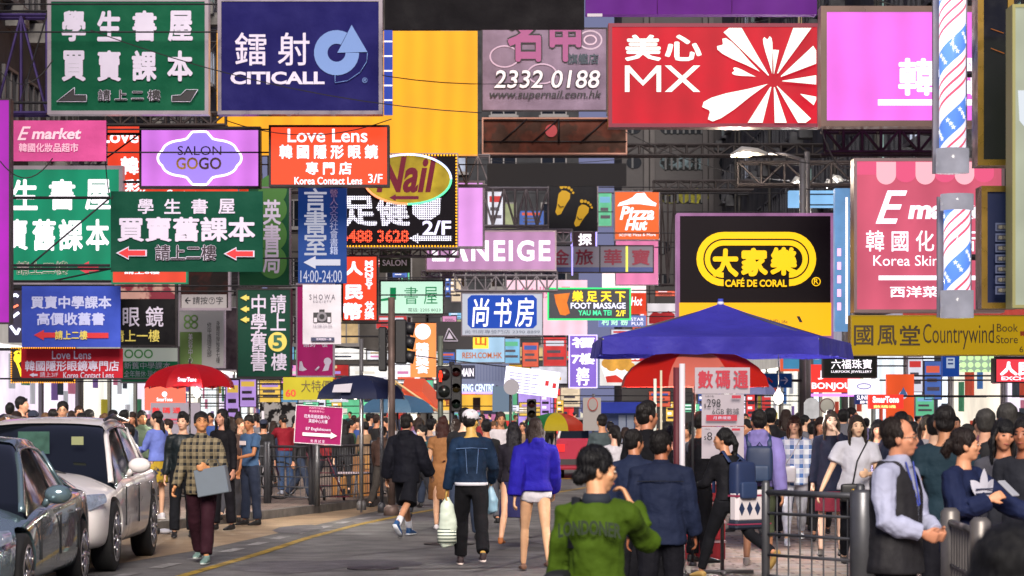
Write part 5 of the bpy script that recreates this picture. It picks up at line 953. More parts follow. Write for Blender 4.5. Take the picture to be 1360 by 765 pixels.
wr = [((120, 40), (640, 150), 57), ((330, 52), (700, 110), 58.2), ((0, 95), (70, 80), 50), ((300, 160), (520, 158), 58.5), ((640, 60), (1100, 10), 90), ((830, 175), (1100, 240), 60), ((990, 175), (1130, 205), 48), ((640, 212), (940, 190), 88), ((140, 214), (150, 260), 55.5), ((0, 214), (70, 210), 49), ((1020, 222), (1130, 236), 52), ((1090, 170), (1140, 212), 41)]
for i, (p0, p1, D) in enumerate(wr):
    a, c = W(*p0, D), W(*p1, D); n = 10; pts = [a.lerp(c, k/n)-Vector((0, 0, .35*4*(k/n)*(1-k/n))) for k in range(n+1)]; b = B(a); b.loft(pts, [.012]*(n+1), 5); o = b.build('cable', LINE, loc=a)
    tag(o, 'thin black cable sagging '+['from the top green sign towards the amber lightbox', 'in front of the navy billboard and amber lightbox', 'beside the violet truss at the upper left', 'along the bottom of the navy billboard', 'high behind the lilac nail banner', 'below the red petal billboard', 'left of the orchid pink lightbox foot', 'across the ornamental panel', 'beside the pink cloth banner', 'at the left edge above the green lightbox', 'above the dark aubergine lightbox', 'between orchid pink and rose lightboxes'][i], 'cable', 'cables between the signs')
# clutter boxes: small far signs filling the gaps
rnd = random.Random(5)
cols = ['#f06a50', '#f0f0ff', '#ffd060', '#8ac8f0', '#f0a0d0', '#70d0a0', '#c8a0f0', '#e04040', '#5070c0', '#f8e0c0']
spots = [(668, 450, 690, 482), (694, 455, 715, 487), (722, 448, 752, 486), (846, 440, 870, 462), (812, 438, 838, 452), (586, 468, 604, 482), (540, 505, 575, 530), (690, 535, 720, 552), (745, 515, 770, 540), (1030, 470, 1042, 492), (600, 548, 640, 560), (862, 520, 890, 540), (1012, 520, 1040, 545), (1052, 500, 1070, 530), (1206, 474, 1225, 520), (1228, 480, 1250, 530), (1216, 525, 1240, 552), (345, 505, 372, 535), (386, 505, 400, 520), (318, 502, 340, 540), (585, 290, 603, 300), (840, 425, 858, 440), (500, 420, 540, 436), (588, 420, 606, 428), (648, 255, 668, 300), (690, 280, 722, 300), (795, 256, 812, 300), (462, 508, 500, 530), (600, 370, 612, 400), (300, 505, 318, 560)]
desc = ['behind the glaring white canopy', 'left of the violet neon column', 'above the glaring white canopy', 'above the red umbrella', 'just left of the tent corner', 'left of the web address sign', 'behind the navy umbrella', 'over the coloured umbrella', 'beside the violet neon column foot', 'behind the tent pole', 'under the yellow shop band', 'behind the maroon post', 'over the crowd right of the price boards', 'behind the direction sign', 'under the mustard sign, left', 'under the mustard sign, middle', 'above the right crowd near the orange panel', 'above the scribbled banner', 'behind the yellow banner', 'right of the red umbrella', 'under the bulb board', 'over the tent top', 'left of the orange column', 'above the black warning panel', 'behind the pale truss, left', 'behind the pale truss, low', 'right of the feet sign', 'right of the yellow banner', 'left of the blue and white sign', 'behind the red umbrella pole', 'between red umbrella and dark green sign', 'over the heads behind the white car, right', 'over the heads behind the white car, middle', 'over the heads at the left edge']
cname = {'#f06a50': 'coral', '#f0f0ff': 'white', '#ffd060': 'amber', '#8ac8f0': 'sky blue', '#f0a0d0': 'pink', '#70d0a0': 'mint green', '#c8a0f0': 'lilac', '#e04040': 'red', '#5070c0': 'blue', '#f8e0c0': 'cream'}
for i, (bx, ds) in enumerate(zip(spots, desc)):
    c = cols[(i*7+3) % 10]; D = 95+rnd.random()*20 if bx[0] > 340 and bx[0] < 1100 else (70 if bx[0] < 340 else 56); c2 = cols[(i*3+5) % 10]
    h = bx[3]-bx[1]; w_ = bx[2]-bx[0]; g = [('R', (bx[0]+w_*.1, bx[1]+h*.12, bx[2]-w_*.1, bx[1]+h*.3), M(c2, .5, 0, .6)), ('R', (bx[0]+w_*.15, bx[1]+h*.45, bx[2]-w_*.25, bx[1]+h*.55), M('#3a3444', .5)), ('R', (bx[0]+w_*.15, bx[1]+h*.68, bx[2]-w_*.1, bx[1]+h*.78), M('#3a3444', .5))]
    sign('small_sign', f'small {cname[c]} lit sign {ds}', 'sign', bx, D, lit(c, .85, .3, 2), FRD if i % 2 else FR, 1, .25, g, 'small lit signs far down the street', 'L' if bx[0] < 640 else 'R', 1)
n_ = 0; place = [(350, 480, 'past the navy umbrella', 520, 545), (480, 600, 'past the signals', 500, 545), (600, 760, 'over the far crowd', 520, 550), (860, 1010, 'past the blue tent', 520, 550), (455, 560, 'under the bulb board', 340, 375), (840, 900, 'above the tent, left', 380, 440), (590, 615, 'left of the blue and white sign', 300, 440), (1160, 1260, 'under the mustard sign', 476, 540)]
seen = set()
for a0, a1, wh, b0, b1 in place:
    for k in range(5 if a1-a0 > 60 else 3):
        c = rnd.choice(cols); tall = rnd.random() < .5; w_ = rnd.uniform(6, 13) if tall else rnd.uniform(14, 26); h = rnd.uniform(16, 34) if tall else rnd.uniform(6, 12); x = rnd.uniform(a0, a1-w_); y = rnd.uniform(b0, b1-h*.6); 
        lb = f"tiny {cname[c]} {'upright' if tall else 'wide'} lit sign {wh}"
        if lb in seen: continue
        seen.add(lb); D = rnd.uniform(84, 124) if a0 < 1100 else rnd.uniform(60, 66); g = [('R', (x+w_*.15, y+h*(.1+.22*q), x+w_*(.85 if q % 2 else .6), y+h*(.22+.22*q)), M('#4a4458' if q % 2 else '#f8f4ff', .5, 0, .1 if q % 2 else 1)) for q in range(4)]
        sign('small_sign', lb, 'sign', (x, y, x+w_, y+h), D, lit(c, .95, .2, 2), FRD, .6, .25, g, 'small lit signs far down the street', 'L' if x < 680 else 'R', 1)
# ---- umbrellas
def umbrella(name, label, cx, ytop, yedge, halfw, D, cols_, n=8, pole_to=None, vert=.0, prints=(), scallop=.12, group='umbrellas and market tents', ground=.134, depth=1.0, polec=None):
    t = W(cx, ytop, D); e = W(cx+halfw, yedge, D); R = e.x-t.x; H = t.z-e.z; root = thing(name, label, 'umbrella', (t.x, D, ground), 0, group); o = root.location
    for k in range(n):
        b = B(o); a0, a1 = 2*math.pi*(k+.5)/n, 2*math.pi*(k+1.5)/n; m = 6; g = []
        for i in range(m+1):
            f = i/m; row = []
            for j in range(5):
                u = j/4; p0 = Vector((math.cos(a0), math.sin(a0)*depth, 0)); p1 = Vector((math.cos(a1), math.sin(a1)*depth, 0)); q = p0.lerp(p1, u)*R*math.sin(f*math.pi/2*.98)/math.sin(math.pi/2*.98)
                z = t.z-H*(1-math.cos(f*math.pi/2))*1.0-(.035*math.sin(u*math.pi)*f*R)+(scallop*R*math.sin(u*math.pi)*.3 if i == m else 0)
                row.append(b.V((t.x+q.x, D+q.y, z)))
            g.append(row)
        for i in range(m):
            for j in range(4): b.bm.faces.new((g[i][j], g[i][j+1], g[i+1][j+1], g[i+1][j]))
        bmesh.ops.remove_doubles(b.bm, verts=b.bm.verts[:], dist=.0005); b.build('canopy_panel', M(cols_[k % len(cols_)], .6, 0, .06, .12, 3, .004, 12), root, True)
        b = B(o); b.loft([(t.x+math.cos(a0)*R*math.sin(f*math.pi/2)*.985, D+math.sin(a0)*R*depth*math.sin(f*math.pi/2)*.985, t.z-.012-H*(1-math.cos(f*math.pi/2))) for f in (0, .25, .5, .75, 1)], [.006]*5, 5); b.build('rib', STEEL, root)
    b = B(o); b.tube((t.x, D, ground), (t.x, D, t.z+.07), .016, 8); b.build('pole', polec or STEEL, root, True)
    draw(root, prints, D-R*depth, o) if prints else None
    return root
umbrella('red_umbrella', 'plain bright red umbrella with a small white name, over the left pavement', 252, 483, 516, 62, 40, ['#d81828'], 8, scallop=.3, depth=1, prints=[T('SmarTone', 236, 501, 261, 507, WH, .02)], polec=LINE)
umbrella('navy_umbrella', 'navy blue market umbrella with a white print left of the traffic pole', 480, 498, 530, 62, 39, ['#2a3158'], 8, prints=[('P', [(444, 511), (468, 509), (465, 521), (441, 521)], M('#b8b4c0', .6))])
umbrella('steel_blue_umbrella', 'dusty steel blue umbrella behind the rusty traffic pole', 528, 524, 548, 52, 43, ['#5a84ac', '#6a92b4'], 8)
umbrella('coloured_umbrella', 'umbrella in green, yellow, red and blue gores over the taxi', 738, 548, 572, 42, 52, ['#2c8a4c', '#d8c020', '#c83a24', '#28488a'], 8, ground=.01)
umbrella('red_parasol', 'wide red and salmon parasol with a navy rim under the blue tent', 922, 462, 514, 104, 27.0, ['#f02c20', '#ff8674'], 8, depth=.9)
umbrella('lilac_umbrella', 'pale lilac blue umbrella peeping out right of the red parasol', 1004, 506, 524, 28, 34, ['#9a9ed8'], 8)
p = W(0, 0, 10)
# orange awning
a = [W(533, 520, 46), W(560, 520, 46), W(583, 546, 46), W(568, 546, 46)]; r_ = thing('orange_awning', 'slanting orange awning strip between steel blue umbrella and pedestrian signal', 'awning', (a[0].x, 46, .01)); b = B(r_.location); b.prism([q for q in a], (0, 1.5, .25)); b.build('canvas', M('#e85a38', .6, 0, .35), r_); b = B(r_.location); b.tube(W(520, 503, 45.9), W(584, 548, 45.9), .02); b.tube((a[2].x, 46, 0.01), (a[2].x, 46, a[2].z), .02); b.build('pole', M('#c8a878', .5), r_, True)
# blue market tent
def tent():
    D = 27.9; ap = W(957, 403, D); root = thing('blue_tent', 'big royal blue pyramid market tent with a hanging valance', 'market tent', (ap.x, D, .134), 0, 'umbrellas and market tents'); o = root.location; mt = M('#5650e6', .6, 0, .08, .26, 1.6, .05, 2.6)
    fr, bk_ = 26.5, 29.3; zl = W(0, 447, fr).z; c4 = [Vector((W(822, 0, fr).x, fr, zl)), Vector((W(1092, 0, fr).x, fr, zl)), Vector((W(1128, 0, bk_).x+.15, bk_, zl)), Vector((W(785, 0, bk_).x-.1, bk_, zl))]
    c4[0].x = W(800, 0, fr).x; c4[1].x = W(1088, 0, fr).x; c4[2].x = W(1130, 0, bk_).x; c4[3].x = W(787, 0, bk_).x
    for i in range(4):
        p, q = c4[i], c4[(i+1) % 4]; b = B(o); n = 8; rows = []
        for f in range(n+1):
            t = f/n; row = []
            for j in range(n+1):
                u = j/n; e = p.lerp(q, u); v = ap.lerp(e, t); v.z -= .07*math.sin(t*math.pi)*(.4+.6*math.sin(u*math.pi)); row.append(b.V(v))
            rows.append(row)
        for f in range(n):
            for j in range(n): b.bm.faces.new((rows[f][j], rows[f][j+1], rows[f+1][j+1], rows[f+1][j]))
        bmesh.ops.remove_doubles(b.bm, verts=b.bm.verts[:], dist=.0005); b.build('canopy_panel', mt, root, True)
        b = B(o); rows = []
        for k in range(3):
            rows.append([b.V(p.lerp(q, j/16)+Vector((0, 0, -.09*k-(.006*math.sin(j*2.1+i) if k == 2 else 0)))+((p.lerp(q, .5)-Vector((ap.x, D, zl))).normalized()*.02*math.sin(j*1.7)*k)) for j in range(17)])
        for k in range(2):
            for j in range(16): b.bm.faces.new((rows[k][j], rows[k][j+1], rows[k+1][j+1], rows[k+1][j]))
        b.build('valance', mt, root, True)
        b = B(o); b.tube(ap-Vector((0, 0, .03)), p-Vector((0, 0, .03)), .014); b.build('rib', STEEL, root, True)
    b = B(o); b.tube((ap.x, D, .134), (ap.x, D, ap.z+.05), .03, 10); b.build('pole', M('#3a48b0', .5), root, True)
    b = B(o); b.ell((ap.x, D, ap.z+.0), (.04, .04, .03), 10); b.build('finial', M('#c8c8d8', .4), root, True)
tent()
# price boards on a stand
def boards():
    D = 24.6; c = W(960, 487, D); root = thing('price_board_stand', 'stand of three white phone price boards with red lettering under the blue tent', 'board stand', (c.x, D, .134)); o = root.location; bd = M('#dccfd8', .5, 0, .25, .06, 4); red = M('#a81c34', .5)
    for nm, bx in (('board', (923, 488, 996, 523)), ('board', (932, 523.6, 988, 566)), ('board', (932, 566.8, 988, 609))):
        a, q = W(bx[0], bx[3], D), W(bx[2], bx[1], D); b = B(o); b.span((a.x, D, a.z), (q.x, D+.02, q.z)); b.build(nm, bd, root)
    draw(root, [T('數', 927, 492, 947, 516, red, .03), T('碼', 950, 492, 970, 516, red, .03), T('通', 974, 492, 994, 516, red, .03), T('$', 935, 536, 938, 542, DK, 0), T('298', 939, 530, 957, 541, DK, 0), T('6GB 數據', 946, 542, 982, 551, DK, 0), ('R', (938, 551, 979, 559), red), T('月費優惠', 947, 553, 971, 557, WH, 0), ('R', (972, 525, 984, 529), red), T('月費計劃', 936, 525, 948, 528, DK, 0), T('$', 935, 579, 938, 585, DK, 0), T('8', 939, 574, 946, 585, DK, 0), ('R', (972, 569, 983, 572), red), T('月費計劃', 936, 569, 943, 571, DK, 0), ('L', [(932, 566), (988, 566)], red, .8)], D, o)
    b = B(o); b.tube((c.x, D+.06, .13), (c.x, D+.06, c.z), .018); b.tube((c.x-.3, D+.06, .16), (c.x+.3, D+.06, .16), .02); b.tube((c.x, D-.2, .16), (c.x, D+.3, .16), .02); b.build('stand', STEEL, root, True)
boards()
for px_, y0, y1, D, r, mt, lb in ((899, 488, 0, 24.8, .035, M('#5a1c26', .6), 'dark maroon post left of the price boards'), (906, 483, 0, 24.3, .028, M('#c8c4cc', .5), 'white post touching the maroon post'), (870, 503, 0, 25.5, .016, M('#c8ccc0', .5), 'thin white rod left of the maroon post'), (878, 492, 0, 26, .012, M('#c0b8a0', .5), 'thin cream rod left of the maroon post'), (920, 522, 0, 26, .014, LINE, 'thin black rod just left of the price boards')):
    p = W(px_, y0, D); t = thing('post', lb, 'post', (p.x, D, .134), 0, 'stall posts under the tent'); b = B(t.location); b.loft([(p.x, D, .134), (p.x, D, p.z)], [r, r], 10); b.build('shaft', mt, t, True); b = B(t.location); b.loft([(p.x, D, .134), (p.x, D, .17)], [r*3, r*2.4], 12); b.build('foot', DKST, t, True)
# ---- railings
def railing(label, x0, y0, x1, y1, h, gz, bars, postr, nposts, mat, group='steel crowd railings'):
    a, c = Vector((x0, y0, gz)), Vector((x1, y1, gz)); root = thing('railing', label, 'railing', a, 0, group)
    for i in range(nposts): p = a.lerp(c, i/(nposts-1)); b = B(a); b.loft([p, p+Vector((0, 0, h+.06)), p+Vector((0, 0, h+.085))], [postr, postr, postr*.6], 12); b.build('post', mat, root, True)
    for k in range(bars): z = h*(1-k/(bars-.3)); b = B(a); b.tube(a+Vector((0, 0, z)), c+Vector((0, 0, z)), .022 if k == 0 else .011, 8); b.build('rail', mat, root, True)
    n = int((c-a).length/.11)
    for i in range(1, n): p = a.lerp(c, i/n); b = B(a); b.tube(p+Vector((0, 0, .1)), p+Vector((0, 0, h)), .006 if bars > 4 else .01, 6); b.build('upright', mat, root)
GS = M('#6d6e72', .4, .6, 0, .45, 5)
p0, p1 = W(1017, 700, 18.4), W(1142, 700, 17.6); railing('steel crowd railing in front of the two women in white, with a thick right post', p0.x, 18.4, p1.x, 17.6, 1.0, .134, 7, .03, 2, GS)
p = W(1145, 650, 17.5); t = thing('bollard_post', 'thick grey steel post beside the guard', 'post', (p.x, 17.5, .134)); b = B(t.location); b.loft([(p.x, 17.5, .134), (p.x, 17.5, 1.16), (p.x, 17.5, 1.18)], [.085, .085, .07], 18); b.build('shaft', GS, t, True); b = B(t.location); b.loft([(p.x, 17.5, .134), (p.x, 17.5, .2)], [.11, .10], 18); b.build('base', GS, t, True)
p0, p1 = W(1262, 700, 15.2), W(1302, 700, 13.9); railing('short steel railing with thick posts right of the guard', p0.x, 15.2, p1.x, 13.9, .93, .134, 4, .058, 2, M('#85807c', .45, .5, 0, .45, 5))
lr = [(300, 43.4), (357, 42.8), (417, 42.2), (498, 44.6), (530, 46)]
for i, ((a_, d0), (c_, d1)) in enumerate(zip(lr, lr[1:])):
    p0, p1 = W(a_, 600, d0), W(c_, 600, d1); railing('grey kerbside railing panel '+['left of the magenta board, far end', 'just left of the magenta board post', 'in front of the chairs and boxes', 'next to the man in black shorts'][i], p0.x, d0, p1.x-.05, d1, .95, .134, 6, .04, 2, M('#4d4e54', .5, .5, 0, .3, 4))
# magenta direction board
def mboard():
    D = 41.5; c = W(421, 590, D); root = thing('magenta_board', 'tilted magenta direction board with white lines and a long white arrow', 'sign', (c.x, D, .134)); o = root.location; R = Matrix.Rotation(math.radians(3.5), 4, 'Y'); bx = (391, 540, 452, 589)
    pv = thing('tmp', None, None, c) ; bpy.data.objects.remove(pv)
    a, q = W(bx[0], bx[3], D), W(bx[2], bx[1], D); parts0 = set(root.children)
    b = B(o); b.span((a.x, D, a.z), (q.x, D+.03, q.z)); b.build('sign_panel', M('#c01c74', .5, 0, .2, .08, 3), root); b = B(o); frame_bars(b, bx, D, 1, .035); b.build('frame', M('#b8b0b8', .5, .4), root)
    draw(root, [T('FORTE MUSIC', 408, 541, 428, 543.5, M('#e8a8c8', .5), 0), T('英皇教育中心', 408, 545, 428, 548, M('#e8a8c8', .5), 0), T('旺角英語拓展中心', 402, 551, 436, 556, WH, .01), T('英語中心大樓', 408, 557, 433, 562, WH, .01), T('E7 Englishtown', 405, 568, 438, 573, WH, .01), ('A', (401, 573, 447, 582), 1, M('#e0d8dc', .5)), T('免 費 試 堂', 412, 584, 431, 588, WH, .0)], D, o)
    piv = Vector((c.x, D, c.z))-o
    for ch in root.children:
        for v in ch.data.vertices: v.co = (R @ (v.co-piv)) + piv
    b = B(o); b.tube((c.x, D+.05, .134), (c.x, D+.05, c.z+.3), .045, 12); b.build('post', GS, root, True)
mboard()
# ---- stall things: stools, boxes, bins
def stool(label, px, D, gz=.134, c='#b8a8b0'):
    p = W(px, 600, D); root = thing('folding_stool', label, 'stool', (p.x, D, gz), 0, 'metal stools by the railing'); o = root.location
    b = B(o); b.box((p.x, D, gz+.45), (.36, .34, .035)); b.build('seat', M(c, .5, .2), root, bevel=.01)
    for sx in (-1, 1):
        for sy in (-1, 1): b = B(o); b.tube((p.x+sx*.18, D+sy*.17, gz), (p.x+sx*.14, D+sy*.13, gz+.43), .011); b.build('leg', M('#c0bcc0', .3, .7), root, True)
        b = B(o); b.tube((p.x+sx*.165, D-.155, gz+.15), (p.x+sx*.165, D+.155, gz+.15), .008); b.build('stretcher', M('#c0bcc0', .3, .7), root, True)
stool('pale metal stool left of the brown cartons', 462, 45); stool('pale metal stool in front of the brown cartons', 484, 44.9)
def carton(label, x, y, z, s, c='#a87838', grp='cartons behind the railing'):
    t = thing('carton', label, 'box', (x, y, z), .15, grp); b = B(); b.box((0, 0, s[2]/2), s); b.build('box_body', M(c, .85, 0, 0, .2, 6), t, bevel=.006); b = B(); b.box((0, 0, s[2]+.003), (s[0]*.98, .05, .004)); b.build('tape', M('#c8a870', .4), t)
for i, (px_, D, z, s) in enumerate([(455, 46, .134, (.38, .3, .34)), (470, 46.2, .134, (.4, .3, .4)), (492, 46.3, .134, (.34, .3, .48)), (470, 46.2, .545, (.34, .3, .3)), (492, 46.3, .625, (.3, .25, .26))]):
    p = W(px_, 600, D); carton(['leftmost brown carton on the pavement behind the stools', 'brown carton in the middle of the lower row', 'tall brown carton at the right of the lower row', 'brown carton stacked on the middle one', 'brown carton stacked on the tall right one'][i], p.x, D, z, s, ['#9a6a34', '#b07a3a', '#a06c40', '#8a5e38', '#b08048'][i])
def trolley(label, px, D):
    p = W(px, 600, D); root = thing('hand_trolley', label, 'trolley', (p.x, D, .134)); o = root.location; x = p.x
    b = B(o)
    for s_ in (-.17, .17): b.tube((x+s_-.25, D, 1.05), (x+s_+.1, D, .2), .014)
    for k in range(4): b.tube((x-.17-.25+.09*k*1.0, D, 1.05-.22*k), (x+.17-.25+.09*k, D, 1.05-.22*k), .01)
    b.build('frame', M('#6a2a3a', .4, .4), root, True); b = B(o); b.box((x+.2, D-.1, .21), (.34, .3, .02)); b.build('toe_plate', M('#6a2a3a', .4, .4), root)
    for s_ in (-.17, .17): b = B(o); b.loft([(x+.1+s_-.02, D, .24), (x+.1+s_+.02, D, .24)], [.1, .1], 16, (0, 0, 1)); b.build('wheel', M('#1a1a1c', .7), root, True)
trolley('dark red hand trolley leaning behind the railing', 436, 44)
# red crates on the stall under the tent
for i in range(4):
    p = W(955, 640, 27.2); t = thing('crate', 'red plastic crate, '+['lowest', 'second lowest', 'second highest', 'topmost'][i]+' of the stack left of the woman with the backpack', 'crate', (W(930, 0, 27.2).x, 27.2, .134+.205*i), 0, 'red crates in a stack'); b = B(); b.box((0, 0, .02), (.5, .36, .03))
    for sx, sy, dx, dy in ((0, -.17, .5, .02), (0, .17, .5, .02), (-.24, 0, .02, .32), (.24, 0, .02, .32)): b.box((sx, sy, .105), (dx, dy, .14)); 
    b.build('crate_body', M('#a82430', .5, 0, 0, .2, 6), t); b = B(); b.box((0, -.183, .19), (.52, .02, .02)); b.box((0, .183, .19), (.52, .02, .02)); b.box((-.25, 0, .19), (.02, .38, .02)); b.box((.25, 0, .19), (.02, .38, .02)); b.build('rim', M('#c8a8b0', .5), t)
# blue stall hut
a, c = W(782, 590, 62), W(848, 535, 62); root = thing('blue_stall', 'blue roofed market stall hut in the middle distance', 'stall', ((a.x+c.x)/2, 62, .01)); o = root.location
b = B(o); b.span((a.x, 62, .02), (c.x, 64, c.z-.25)); b.build('wall', M('#6a7aa8', .6, 0, .1, .2, 3), root); b = B(o); b.prism([(a.x-.15, 61.7, c.z-.25), (c.x+.15, 61.7, c.z-.25), (c.x+.1, 62.2, c.z+.02), (a.x-.1, 62.2, c.z+.02)], (0, 2, .0)); b.build('roof', M('#3a4ab8', .5, 0, .2, .15, 3), root)
for k in range(3): b = B(o); x0 = a.x+.72+k*.2; b.span((x0, 61.93, .1), (x0+.17, 61.97, c.z-.3)); b.build('shutter', M('#a8b4cc', .5, .2, .1), root)
def bicycle(label, px, D, gz_):
    p = W(px, 600, D); root = thing('bicycle', label, 'bicycle', (p.x, D, gz_), math.radians(12)); fm = M('#4a2c4c', .35, .4)
    for x in (-.5, .5):
        b = B(); b.loft([(x+.32*math.cos(a), 0, .33+.32*math.sin(a)) for a in [2*math.pi*i/24 for i in range(25)]], [.017]*25, 6, (0, 1, 0), False); wh = b.build('wheel', M('#141416', .8), root, True)
        for i in range(8): a = math.pi*i/4; b = B(); b.tube((x, 0, .33), (x+.3*math.cos(a), 0, .33+.3*math.sin(a)), .003, 4); b.build('spoke', STEEL, wh)
    b = B()
    for q, r in [((-.5, 0, .33), (-.08, 0, .3)), ((-.08, 0, .3), (-.2, 0, .82)), ((-.5, 0, .33), (-.17, 0, .68)), ((-.08, 0, .3), (.36, 0, .74)), ((-.17, 0, .72), (.34, 0, .82)), ((.5, 0, .33), (.33, 0, .95))]: b.tube(q, r, .016, 8)
    b.build('frame', fm, root, True); b = B(); b.loft([(-.32, 0, .86), (-.2, 0, .87), (-.06, 0, .86)], [(.07, .03), (.06, .03), (.02, .02)], 10, (0, 1, 0)); b.build('saddle', M('#18181a', .6), root, True)
    b = B(); b.loft([(.24, -.26, .98), (.33, -.1, 1.0), (.33, .1, 1.0), (.24, .26, .98)], [.013]*4, 8); b.build('handlebar', STEEL, root, True)
bicycle('dark bicycle leaning behind the left end of the kerb railing', 334, 44.6, .134)
def stall_lamp(label, px, py, D, watts, hang, c='#fff4e4'):
    p = W(px, py, D); t = thing('stall_lamp', label, 'lamp', p, 0, 'bare lamps over the stalls'); b = B(p); b.ell(p, (.055, .055, .075), 12); b.build('bulb', M(c, .3, 0, 5), t, True)
    b = B(p); b.loft([p+Vector((0, 0, .07)), p+Vector((0, 0, .13))], [.03, .02], 8); b.build('socket', M('#1c1c20', .5), t, True); b = B(p); b.tube(p+Vector((0, 0, .13)), p+Vector((0, 0, hang)), .006, 5); b.build('flex', LINE, t)
    l = bpy.data.lights.new('lamp_light', 'POINT'); l.energy = watts; l.shadow_soft_size = .08; l.color = (1, .93, .82); o = bpy.data.objects.new('lamp_light', l); COL.objects.link(o); o.parent = t; o.location = (0, -.12, 0)
stall_lamp('glaring bare bulb left of the traffic mirror and notice, above the right crowd', 1034, 528, 28.6, 130, .5)
stall_lamp('bare bulb hanging under the navy umbrella', 472, 524, 38.6, 140, .2)
stall_lamp('bare bulb under the red umbrella on the left pavement', 262, 522, 39.4, 160, .12)  # added lamp, there to vary the light over the left pavement
stall_lamp('bare bulb under the blue tent, left of the price boards', 900, 482, 27.4, 160, .2)  # added fill lamp for the shade under the tent
for px_, py_, D, e_ in ((975, 212, 54, 500), (1053, 250, 60, 250), (1098, 250, 63, 250)):
    p = W(px_, py_, D); l = bpy.data.lights.new('street_lamp_light', 'POINT'); l.energy = e_; l.color = (1, .85, .65) if px_ < 1000 else (1, .97, .92); l.shadow_soft_size = .15; o = bpy.data.objects.new('street_lamp_light', l); COL.objects.link(o); o.location = p-Vector((0, .1, .25))
# ---- vehicles
def car(label, x, yf, kind, paint, W_=1.88, H=1.62, L=4.6):
    """front faces the camera (towards -y); x is the centre line, yf the front bumper"""
    root = thing('parked_car', label, 'car', (x, yf+L/2, 0), 0, 'cars parked by the left kerb'); hw = W_/2; suv = kind == 'suv'
    g = .22 if suv else .17; wb0, wb1 = (.88, 3.68) if suv else (.92, 3.80); wr = .37 if suv else .335
    # stations along the length from front: y, half width, belt z, roof z, roof half width
    if suv: st = [(0, .66, .66, .72), (.06, .80, .70, .84), (.25, .89, .74, .93), (.7, .935, .80, 1.00), (1.25, .94, .90, 1.06), (1.9, .94, .96, 1.0), (2.7, .94, .98, 1.0), (3.6, .94, 1.0, 1.02), (4.2, .92, 1.02, 1.04), (4.5, .86, 1.0, 1.02), (4.6, .74, .9, .92)]
    else: st = [(0, .62, .56, .60), (.06, .78, .60, .70), (.28, .87, .63, .78), (.8, .92, .70, .87), (1.35, .935, .80, .94), (2.0, .94, .86, .90), (2.9, .94, .89, .92), (3.7, .935, .93, .97), (4.3, .90, .95, 1.0), (4.72, .82, .90, .97), (4.85, .68, .78, .82)]
    sc_ = L/st[-1][0]; b = B(); rings = []
    for y, w_, bz, cz in st:
        y = y*sc_-L/2; w_ *= hw/.94; lo = g+.03*(abs(y) > L*.45)
        rings.append([b.V(q) for q in [(-w_*.86, y, lo), (-w_*.985, y, lo+.10), (-w_, y, lo+(bz-lo)*.52), (-w_*.975, y, bz-.05), (-w_*.93, y, bz), (-w_*.55, y, cz), (0, y, cz+.015), (w_*.55, y, cz), (w_*.93, y, bz), (w_*.975, y, bz-.05), (w_, y, lo+(bz-lo)*.52), (w_*.985, y, lo+.10), (w_*.86, y, lo)]])
    for r0, r1 in zip(rings, rings[1:]):
        for k in range(13): j = (k+1) % 13; b.bm.faces.new((r0[k], r0[j], r1[j], r1[k]))
    b.bm.faces.new(rings[0][::-1]); b.bm.faces.new(rings[-1]); bmesh.ops.recalc_face_normals(b.bm, faces=b.bm.faces[:])
    me = bpy.data.meshes.new('mesh'); b.bm.to_mesh(me); b.bm.free(); me = evald(me, [('SUBSURF', dict(levels=2))])
    cut = B()
    for wy in (wb0, wb1):
        y = wy*sc_-L/2
        for s_ in (-1, 1): cut.loft([(s_*(hw+.2), y, wr), (s_*(hw-.30), y, wr)], [wr+.055]*2, 32, (0, 0, 1))
    cm = cut.mesh(); co = bpy.data.objects.new('tmp2', cm); WORK.collection.objects.link(co)
    me = evald(me, [('BOOLEAN', dict(object=co, operation='DIFFERENCE', solver='EXACT'))]); bpy.data.objects.remove(co)
    me.materials.clear(); me.polygons.foreach_set('use_smooth', [True]*len(me.polygons)); body = obj('body', me, root, paint)
    try: me.set_sharp_from_angle(angle=math.radians(38))
    except Exception: pass
    # greenhouse: rings from windscreen foot to tail
    if suv: gh = [(1.12, .88, .97, .82, 0), (1.50, .86, 1.26, .73, 0), (1.95, .84, 1.555, .62, 1), (2.6, .84, 1.62, .62, 1), (3.4, .83, 1.60, .60, 1), (4.05, .81, 1.52, .56, 1), (4.52, .76, 1.03, .66, 0)]
    else: gh = [(1.25, .86, .86, .80, 0), (1.75, .84, 1.16, .69, 0), (2.25, .82, 1.42, .55, 1), (2.8, .82, 1.45, .55, 1), (3.4, .81, 1.40, .53, 1), (3.95, .78, 1.22, .50, 1), (4.45, .74, .96, .62, 0)]
    hsc = H/(1.62 if suv else 1.45); hb = [.93]; b = B(); rg = []
    def beltz(y):
        for (y0, _, z0, _), (y1, _, z1, _) in zip(st, st[1:]):
            if y0 <= y <= y1: return z0+(z1-z0)*(y-y0)/(y1-y0)
        return st[-1][2]
    P_ = []
    for y, w_, rz, rw, _ in gh:
        bz = beltz(y)-.03; rz *= hsc; y_ = y*sc_-L/2; rwf = rw*hw/.94; wf = w_*hw/.94
        P_.append([Vector(q) for q in [(-wf, y_, bz), (-rwf-(.02 if _ else 0), y_, max(bz+.02, rz-.08 if _ else rz-.02)), (-rwf*.8, y_, max(bz+.03, rz)), (0, y_, max(bz+.035, rz+.02)), (rwf*.8, y_, max(bz+.03, rz)), (rwf+(.02 if _ else 0), y_, max(bz+.02, rz-.08 if _ else rz-.02)), (wf, y_, bz)]])
    def cat(a0, a1, a2, a3, t): return .5*((2*a1)+(a2-a0)*t+(2*a0-5*a1+4*a2-a3)*t*t+(3*a1-a0-3*a2+a3)*t**3)
